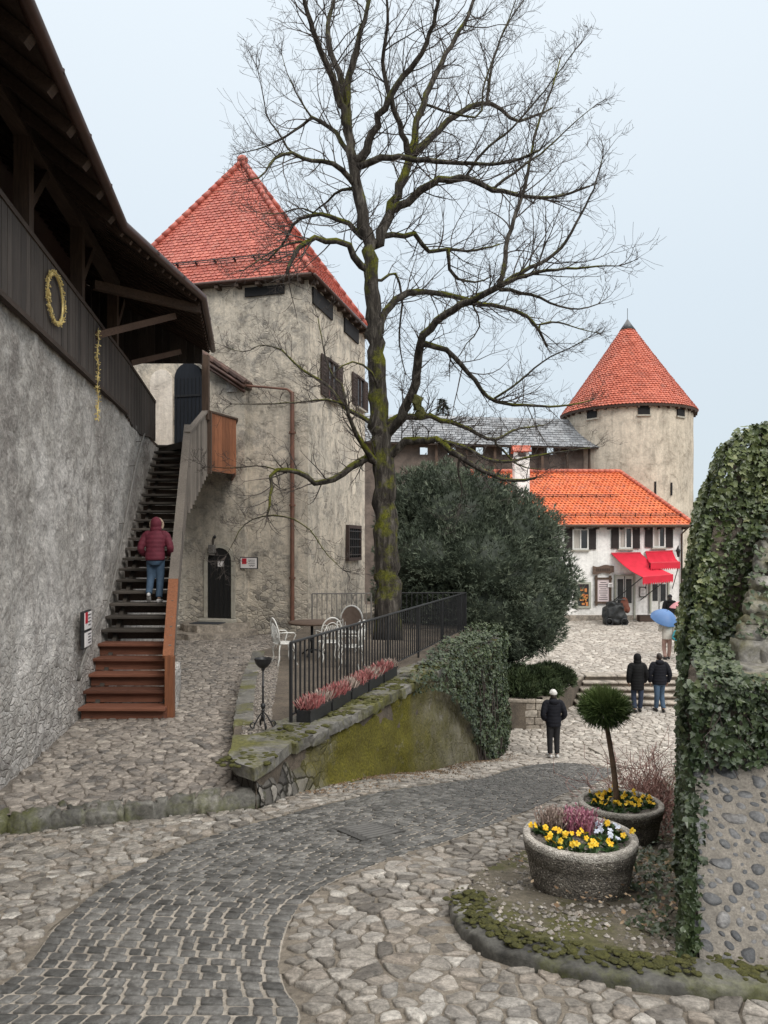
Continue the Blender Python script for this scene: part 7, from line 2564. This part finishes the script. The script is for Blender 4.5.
def person(name_label, loc, rz, H, jk, tr, shoe, head, legs, arms, jl=.80, lean=0.0, quilt=.008, extra=None, cat='person', group=None, slim=1.0):
    """local frame: faces +Y, feet at 0; drawn for 1.7 m"""
    s = H / 1.7
    root = thing('person', name_label, cat, loc, rz, group)
    root.scale = (s, s, s)
    B = lambda mb, nm, mat, par=root, sm=True: mb.build(nm, MT[mat], par, sm, world=False)
    ln = lambda z: lean * max(0, z - .9)          # forward lean above the hips
    W = slim
    hipz = .90
    # body under the clothes, one skin: head, neck, trunk, arms, legs
    mb = MB()
    mb.loft([((0, ln(z), z), rx * W, ry) for z, rx, ry in ((.82, .13, .10), (.92, .155, .11), (1.06, .135, .10), (1.22, .15, .105), (1.36, .16, .10), (1.43, .10, .075), (1.48, .055, .055), (1.54, .052, .055))], 16)
    hc = V3((0, ln(1.6) + .015, 1.60))
    mb.ball(hc, (.074, .092, .112), 18)
    mb.ball(hc + V3((0, .03, -.06)), (.052, .06, .05), 12)
    mb.ball(hc + V3((0, .098, -.012)), (.013, .018, .022), 8)
    for sx in (-1, 1): mb.ball(hc + V3((sx * .075, -.005, -.01)), (.012, .022, .034), 8)
    for k, sx in enumerate((-1, 1)):
        sh, el, wr = arms[k]
        limb(mb, [V3((sx * .13 * W, ln(1.38), 1.39)), sh, el, wr], [.055, .052, .042, .027])
        hip, kn, an = legs[k]
        limb(mb, [hip, kn, an], [.085, .055, .038])
    body = remeshed(mb, .014, 3)
    for k, sx in enumerate((-1, 1)):
        sh, el, wr = [V3(q) for q in arms[k]]
        d = (wr - el).normalized()
        side = V3((1, 0, 0)) * -sx
        fwd = d.cross(V3((1, 0, 0)))
        if fwd.length < .1: fwd = V3((0, 1, 0))
        fwd.normalize()
        if fwd.y < 0: fwd = -fwd
        palm = wr + d * .045
        M = Matrix((d.cross(fwd), fwd, d)).transposed()
        tmp = MB(); tmp.ball((0, 0, 0), (.018, .04, .05), 10)
        body.add([M @ V3(v) + palm for v in tmp.v], tmp.f)
        for q in range(4):
            o = (q - 1.5) * .019; fl = (.062, .07, .074, .064)[3 - q]
            a = palm + fwd * o + d * .038
            b = a + d * fl * .55 + side * .008; c = b + d * fl * .4 + side * .026
            body.tube([a, b, c], [.0095, .0085, .0065], 6)
        a = palm + fwd * .036 + d * -.01; body.tube([a, a + fwd * .026 + d * .028, a + fwd * .03 + d * .055 + side * .012], [.011, .010, .007], 6)
    B(body, 'body', 'skin')
    eye = MB()
    for sx in (-1, 1): eye.ball(hc + V3((sx * .03, .082, .012)), (.012, .008, .007), 8)
    B(eye, 'eyes', 'ink')
    mo = MB(); mo.ball(hc + V3((0, .086, -.058)), (.022, .007, .006), 8); B(mo, 'mouth', 'signred')
    # trousers
    mb = MB()
    mb.loft([((0, ln(z) , z), rx * W, ry) for z, rx, ry in ((.76, .10, .10), (.84, .165, .125), (.92, .17, .125), (1.0, .155, .115))], 18)
    for k, sx in enumerate((-1, 1)):
        hip, kn, an = [V3(q) for q in legs[k]]
        low = an + (kn - an).normalized() * .02
        limb(mb, [hip + V3((0, 0, .02)), kn, low], [.105, .078, .066], 14)
    t = remeshed(mb, .016, 3); B(t, 'trousers', tr)
    for k, sx in enumerate((-1, 1)):
        hip, kn, an = [V3(q) for q in legs[k]]
        fo = MB(); d = V3((sx * .12, 1, 0)).normalized()
        pitch = 0.0 if an.z < .12 else -.7
        d = V3((d.x, d.y * math.cos(pitch), math.sin(pitch)))
        for u, rx, rz_ in ((-.05, .042, .05), (.03, .045, .052), (.10, .048, .038), (.17, .04, .03)):
            fo.ball(an + d * u + V3((0, 0, -.045 if pitch == 0 else -.03)), (rx, .07, rz_), 10)
        f2 = remeshed(fo, .014, 2); B(f2, 'shoe', shoe)
    # jacket, puffed in bands
    mb = MB()
    z0 = jl; rings = []
    m = 42
    prof_j = ((jl, .185, .15), (.95, .195, .15), (1.08, .18, .14), (1.22, .19, .145), (1.34, .195, .135), (1.42, .15, .11), (1.47, .095, .09), (1.51, .08, .085))
    for i in range(m):
        z = z0 + (1.51 - z0) * i / (m - 1)
        k = 0
        while k < len(prof_j) - 2 and prof_j[k + 1][0] < z: k += 1
        a, b = prof_j[k], prof_j[k + 1]; t_ = min(1, max(0, (z - a[0]) / max(1e-6, b[0] - a[0])))
        q = quilt * abs(math.sin((z - z0) * math.pi / .085))
        rings.append(((0, ln(z), z), (a[1] + (b[1] - a[1]) * t_) * W + q, a[2] + (b[2] - a[2]) * t_ + q))
    mb.loft(rings, 24)
    for k, sx in enumerate((-1, 1)):
        sh, el, wr = [V3(q) for q in arms[k]]
        pl, L = resample([V3((sx * .12 * W, ln(1.38), 1.38)), sh, el, wr], 30)
        rr = [(.085 - .03 * (i / 29)) + quilt * .8 * abs(math.sin(i * L / 29 * math.pi / .085)) for i in range(30)]
        mb.tube(pl, rr, 14)
    j = remeshed(mb, .013, 1)
    if quilt > .01: j.v = [tuple(V3(v) + V3(v).normalized() * 0 + V3((mnoise.noise(V3(v) * 11), mnoise.noise(V3(v) * 11 + V3((3, 0, 0))), 0)) * .008) for v in j.v]
    B(j, 'jacket', jk)
    # head wear
    if head[0] == 'hood':
        mb = MB(); mb.ball(hc + V3((0, -.02, .01)), (.115, .125, .145), 20); mb.ball(hc + V3((0, -.03, -.10)), (.125, .11, .09), 14)
        h = remeshed(mb, .014, 2); h.v = [v for v in h.v]; 
        hv = MB(); hv.add(h.v, [f for f in h.f if not all((h.v[i][1] > hc.y + .055 and abs(h.v[i][0]) < .085 and h.v[i][2] > hc.z - .10) for i in f)])
        B(hv, 'hood', jk)
        if head[1]:
            mb = MB(); rg = random.Random(5)
            for k in range(26):
                a = -.5 + (math.pi + 1.0) * k / 25
                mb.ball(hc + V3((math.cos(a) * .122, .05 + rg.uniform(-.01, .01), math.sin(a) * .13 - .01)), (.028, .03, .028), 7)
            B(mb, 'fur_trim', head[1])
        mb = MB(); mb.ball(hc + V3((0, .005, .03)), (.082, .095, .095), 14); B(mb, 'hair', 'hair')
    elif head[0] == 'hat':
        mb = MB(); mb.ball(hc + V3((0, -.005, .045)), (.092, .108, .095), 18); mb.lathe([(.094, -.012), (.102, .0), (.102, .035), (.092, .045)], hc + V3((0, -.005, .02)), 20)
        h = remeshed(mb, .012, 2); B(h, 'knit_hat', head[1])
        mb = MB(); mb.ball(hc + V3((0, -.035, -.04)), (.082, .075, .10), 14); B(mb, 'hair', 'hair')
        mb = MB(); mb.ball(V3((0, ln(1.45) - .09, 1.43)), (.13, .075, .085), 16); B(mb, 'hood', jk)
    else:
        mb = MB(); mb.ball(hc + V3((0, -.015, .02)), (.083, .10, .11), 18); B(mb, 'hair', head[1])
        if head[0] == 'lowhood': mb = MB(); mb.ball(V3((0, ln(1.47) - .07, 1.455)), (.13, .085, .085), 16); B(mb, 'hood', jk)
    return root

def arms_down(l=.02, out=.27):
    return [[(-.20, l, 1.36), (-out, l - .03, 1.10), (-out + .03, l + .06, .87)], [(.20, l, 1.36), (out, l - .03, 1.10), (out - .03, l + .06, .87)]]
def stand(st=0.0):
    return [[(-.085, 0, .88), (-.09, .02 + st, .49), (-.09, -.01 - st * .6, .085)], [(.085, 0, .88), (.09, .02 - st, .49), (.09, -.01 + st * 1.2, .085)]]

def people():
    c = V3((PX_(553.5, 18.3), 18.3, G(4.1, 18.3) + .03))
    pocket = [[(-.20, .02, 1.36), (-.28, -.04, 1.10), (-.20, .10, .95)], [(.20, .02, 1.36), (.28, -.04, 1.10), (.20, .10, .95)]]
    person('person in white knit hat and short navy puffer jacket standing on the cobbles', c, R(4), 1.60, 'navyjk', 'blackcloth', 'shoe', ('hat', 'wool'), stand(.0), pocket, .80, .02)
    c = V3((PX_(637.5, 23.25), 23.25, G(7.7, 23.25) + .03))
    person('person in long black hooded coat at the foot of the plaza steps', c, R(2), 1.74, 'blackjk', 'denim2', 'shoed', ('hood', None), stand(.05), arms_down(), .66, .02, .008)
    c = V3((PX_(659.5, 23.3), 23.3, G(8.4, 23.3) + .03))
    person('person in navy quilted jacket and jeans at the foot of the plaza steps', c, R(-3), 1.76, 'navyjk', 'denim', 'shoed', ('lowhood', 'hair'), stand(-.07), arms_down(.0, .29), .80, .03, .009, None, 'person', None, 1.08)
    # the climber on the stairs
    i = 5; dy = (YB - YA) / NST; dz = (ZB - ZA) / NST
    # her lower foot's step
    i = int((13.55 - YA) / dy) + 2
    zf = ZA + (i + 1) * dz
    y = YA + i * dy + .10
    c = V3((PX_(155, y), y, zf))
    st = dz / (1.62 / 1.7); sy = dy / (1.62 / 1.7)
    legs = [[(-.085, .06, .88), (-.10, .10 - .02, .52), (-.10, .0 + sy * 0 - .12, .17)], [(.085, .06, .88), (.085, .10, .48), (.08, -.01, .085)]]
    arms = [[(-.20, .11, 1.36), (-.29, .03, 1.10), (-.23, .20, .97)], [(.20, .11, 1.36), (.30, .02, 1.12), (.25, .20, .98)]]
    person('person in plum hooded jacket and blue jeans climbing the wooden stairs', c, R(6), 1.56, 'plum', 'denim', 'shoe', ('hood', 'fur'), legs, arms, .86, .16, .008)
    # under the umbrellas on the plaza
    def umbrella(label, top, r, h, mat, tilt):
        s = thing('umbrella', label, 'umbrella', top)
        M = Matrix.Rotation(tilt[0], 3, 'X') @ Matrix.Rotation(tilt[1], 3, 'Y')
        mb = MB(); n = 8; m = 6; vs = []; fs = []
        for j in range(m + 1):
            a = (math.pi / 2) * .62 * j / m
            for k in range(n * 3):
                b = 2 * math.pi * k / (n * 3)
                sc = 1 - .05 * (1 - abs(math.cos(b * n / 2))) * j / m
                q = V3((math.sin(a) / math.sin(.62 * math.pi / 2) * r * sc * math.cos(b), math.sin(a) / math.sin(.62 * math.pi / 2) * r * sc * math.sin(b), h * ((math.cos(a) - math.cos(.62 * math.pi / 2)) / (1 - math.cos(.62 * math.pi / 2)) - 1)))
                vs.append(M @ q + top)
        N3 = n * 3
        for j in range(m):
            for k in range(N3):
                k2 = (k + 1) % N3; fs.append((j * N3 + k, j * N3 + k2, (j + 1) * N3 + k2, (j + 1) * N3 + k))
        k0 = len(vs)
        vs2 = [v - M @ V3((0, 0, .012)) for v in vs]
        mb.add(vs + vs2, fs + [tuple(k0 + q for q in reversed(f)) for f in fs]); mb.build('canopy', MT[mat], s, True)
        mb = MB(); a = M @ V3((0, 0, .06)) + top; b = M @ V3((0, 0, -.72)) + top; mb.tube([a, b], .008, 6); mb.tube([b, b - M @ V3((0, 0, .1))], .016, 8); mb.build('shaft', MT['iron'], s, True)
        mb = MB()
        for k in range(8):
            b = 2 * math.pi * k / 8
            mb.tube([M @ V3((0, 0, -.3)) + top, M @ V3((.55 * r * math.cos(b), .55 * r * math.sin(b), -.28 * h)) + top], .004, 4)
        mb.build('ribs', MT['iron'], s)
    Y = 28.0
    c = V3((PX_(667, Y), Y, PZ(10.4, Y) + .02))
    hold = [[(-.20, .02, 1.36), (-.27, .06, 1.12), (-.10, .22, 1.20)], [(.20, .02, 1.36), (.27, -.03, 1.10), (.24, .08, .88)]]
    person('person in cream coat and dusty pink trousers under a blue umbrella', c, R(5), 1.62, 'cream', 'pinkcl', 'shoed', ('bare', 'hair'), stand(.05), hold, .78, .02, .004)
    umbrella('blue umbrella held over the cream-coated person on the plaza', c + V3((-.02, -.05, 1.78)), .50, .36, 'blueum', (.5, .15))
    b = c + V3((.26, .02, .80))
    s = thing('shoulder_bag', 'small black shoulder bag carried by the cream-coated person', 'bag', b)
    mb = MB(); mb.box(b, (.10, .22, .2), None, None, .03); mb.build('pouch', MT['blackcloth'], s)
    mb = MB(); mb.tube([b + V3((0, .08, .1)), b + V3((-.04, 0, .58)), b + V3((0, -.08, .1))], .008, 5); mb.build('strap', MT['blackcloth'], s)
    Y2 = 33.5
    c = V3((PX_(670, Y2), Y2, PZ(12.5, Y2) + .02))
    person('person in black coat and dark cap farther up the plaza before the right door', c, R(-10), 1.72, 'blackjk', 'blackcloth', 'shoed', ('hat', 'blackcloth'), stand(.04), arms_down(), .72, .02, .006)
    Y3 = 30.0
    c = V3((PX_(681, Y3), Y3, PZ(11.7, Y3) + .02))
    person('person in pale coat behind the ivy, beneath a pink umbrella', c, R(0), 1.6, 'cream', 'denim2', 'shoed', ('bare', 'hair'), stand(.03), hold, .7, .02, .004)
    umbrella('pink umbrella at the edge of the ivy wall', c + V3((.12, .1, 1.62 + .25)), .5, .3, 'pinkum', (.0, .1))
    Y4 = 27.4
    c = V3((PX_(682, Y4), Y4, PZ(10.7, Y4) + .02))
    umbrella('turquoise umbrella carried low beside the cream-coated person', c + V3((-.05, 0, 1.18)), .36, .26, 'teal', (.5, -.4))
    person('person in dark coat mostly hidden by the ivy, lowering a turquoise umbrella', c + V3((.36, .12, 0)), R(0), 1.6, 'navyjk', 'denim2', 'shoed', ('bare', 'hair'), stand(.03), hold, .7, .02, .006)

def drain():
    pts = [gp(*q) for q in ((334, 830), (377, 823.5), (406, 832), (362, 842))]
    s = thing('drain_grate', 'dark curved-slot drain grate let into the sett road', 'drain', sum(pts, V3()) / 4)
    mb = MB(); up = V3((0, 0, .022))
    mb.prism([p + V3((0, 0, -.03)) for p in pts], (0, 0, .046)); mb.build('frame', simple('grate_frame', (.07, .068, .064), (.045, .044, .042), 20, .7, .3), s)
    mb = MB()
    for k in range(7):
        t = (k + .5) / 7
        l, r = pts[0].lerp(pts[3], t), pts[1].lerp(pts[2], t)
        d = (pts[3] - pts[0]) * .05
        pl = [l.lerp(r, q / 8) + d * math.sin(math.pi * q / 8) * .8 + V3((0, 0, .016)) for q in range(1, 8)]
        mb.tube(pl, .014, 6)
    mb.build('grate_bars', simple('grate_bar', (.13, .127, .12), (.09, .088, .084), 20, .7, .3), s, True)

# ------------------------------------------------------------------ light, camera
def light_camera():
    w = bpy.data.worlds.new('World'); SC.world = w; w.use_nodes = True
    nt = w.node_tree; nd, lk = nt.nodes, nt.links
    bg = nd['Background']
    sky = nd.new('ShaderNodeTexSky'); sky.sky_type = 'NISHITA'; sky.sun_disc = False
    sky.sun_elevation = R(36); sky.sun_rotation = R(SUNROT)
    # overcast veil over the clear sky
    tc = nd.new('ShaderNodeTexCoord')
    sp = nd.new('ShaderNodeSeparateXYZ'); lk.new(tc.outputs['Generated'], sp.inputs[0])
    rp = nd.new('ShaderNodeValToRGB'); lk.new(sp.outputs[2], rp.inputs[0])
    e = rp.color_ramp.elements
    e[0].position = 0.0; e[0].color = (.66, .76, .83, 1)
    e[1].position = 1.0; e[1].color = (1.0, .962, .915, 1)
    e[0].color = (.215, .242, .262, 1)
    e2 = rp.color_ramp.elements.new(.30); e2.color = (.245, .275, .298, 1)
    e3 = rp.color_ramp.elements.new(.58); e3.color = (.285, .312, .333, 1)
    e4 = rp.color_ramp.elements.new(.8); e4.color = (.88, .86, .835, 1)
    vm = nd.new('ShaderNodeVectorMath'); vm.operation = 'SCALE'; lk.new(rp.outputs[0], vm.inputs[0]); vm.inputs['Scale'].default_value = SKYMUL
    mx = nd.new('ShaderNodeMix'); mx.data_type = 'RGBA'; mx.inputs[0].default_value = .90
    lk.new(sky.outputs[0], mx.inputs[6]); lk.new(vm.outputs[0], mx.inputs[7])
    lk.new(mx.outputs[2], bg.inputs[0]); bg.inputs[1].default_value = .1
    L = bpy.data.lights.new('sun', 'SUN'); L.energy = 1.5; L.angle = R(25); L.color = (1, .96, .9)
    o = bpy.data.objects.new('sun', L); COL.objects.link(o)
    az = R(SUNROT); el = R(36)
    d = V3((math.sin(az) * math.cos(el), math.cos(az) * math.cos(el), math.sin(el)))
    o.rotation_euler = (-d).to_track_quat('-Z', 'Y').to_euler()
    cam = bpy.data.cameras.new('camera'); co = bpy.data.objects.new('camera', cam); COL.objects.link(co)
    co.location = (0, 0, 0); co.rotation_euler = (R(90), 0, 0)
    cam.sensor_width = 36; cam.sensor_fit = 'AUTO'; cam.lens = F / 1024 * 36
    cam.shift_y = (HY - 512) / 1024
    cam.clip_start = .05; cam.clip_end = 2000
    SC.camera = co
    vs = SC.view_settings; vs.view_transform = 'Standard'; vs.look = 'None'; vs.gamma = 1; vs.exposure = EXPO; vs.use_curve_mapping = False
    SC.cycles.use_denoising = True
    SC.cycles.max_bounces = 6; SC.cycles.diffuse_bounces = 3; SC.cycles.glossy_bounces = 2
    SC.render.film_transparent = False
SUNROT, SKYMUL, EXPO = 150, 25.0, 0.36
import time
_t = time.time()
def step(fn, *a):
    global _t
    r = fn(*a); print('built', fn.__name__, round(time.time() - _t, 1), flush=True); _t = time.time()
    return r
mats()
step(setting)
step(castle_wall); step(stairs); step(square_tower)
step(retaining_wall)
iron_fence('iron_fence', 'long black iron railing on the mossy wall in front of the lime tree', FA, FB, PLZ + .03, 1.08, .152, 'iron', 'iron railings of the terrace')
iron_fence('back_railing', 'short grey iron railing between the tower wall and the lime trunk', V3((-1.95, 20.6, 0)), V3((-.35, 20.75, 0)), PLZ + .02, 1.08, .13, 'irongrey', 'iron railings of the terrace')
iron_fence('rear_railing', 'short black railing between the lime trunk and the yew', V3((.05, 20.9, 0)), V3((2.2, 21.0, 0)), PLZ + .02, 1.08, .14, 'iron', 'iron railings of the terrace')
step(flower_boxes); step(lime_tree); step(evergreens); step(ivy_wall); step(planters); step(brazier); step(furniture)
step(plaza_steps); step(house); step(rear_castle); step(people); step(drain); step(light_camera)
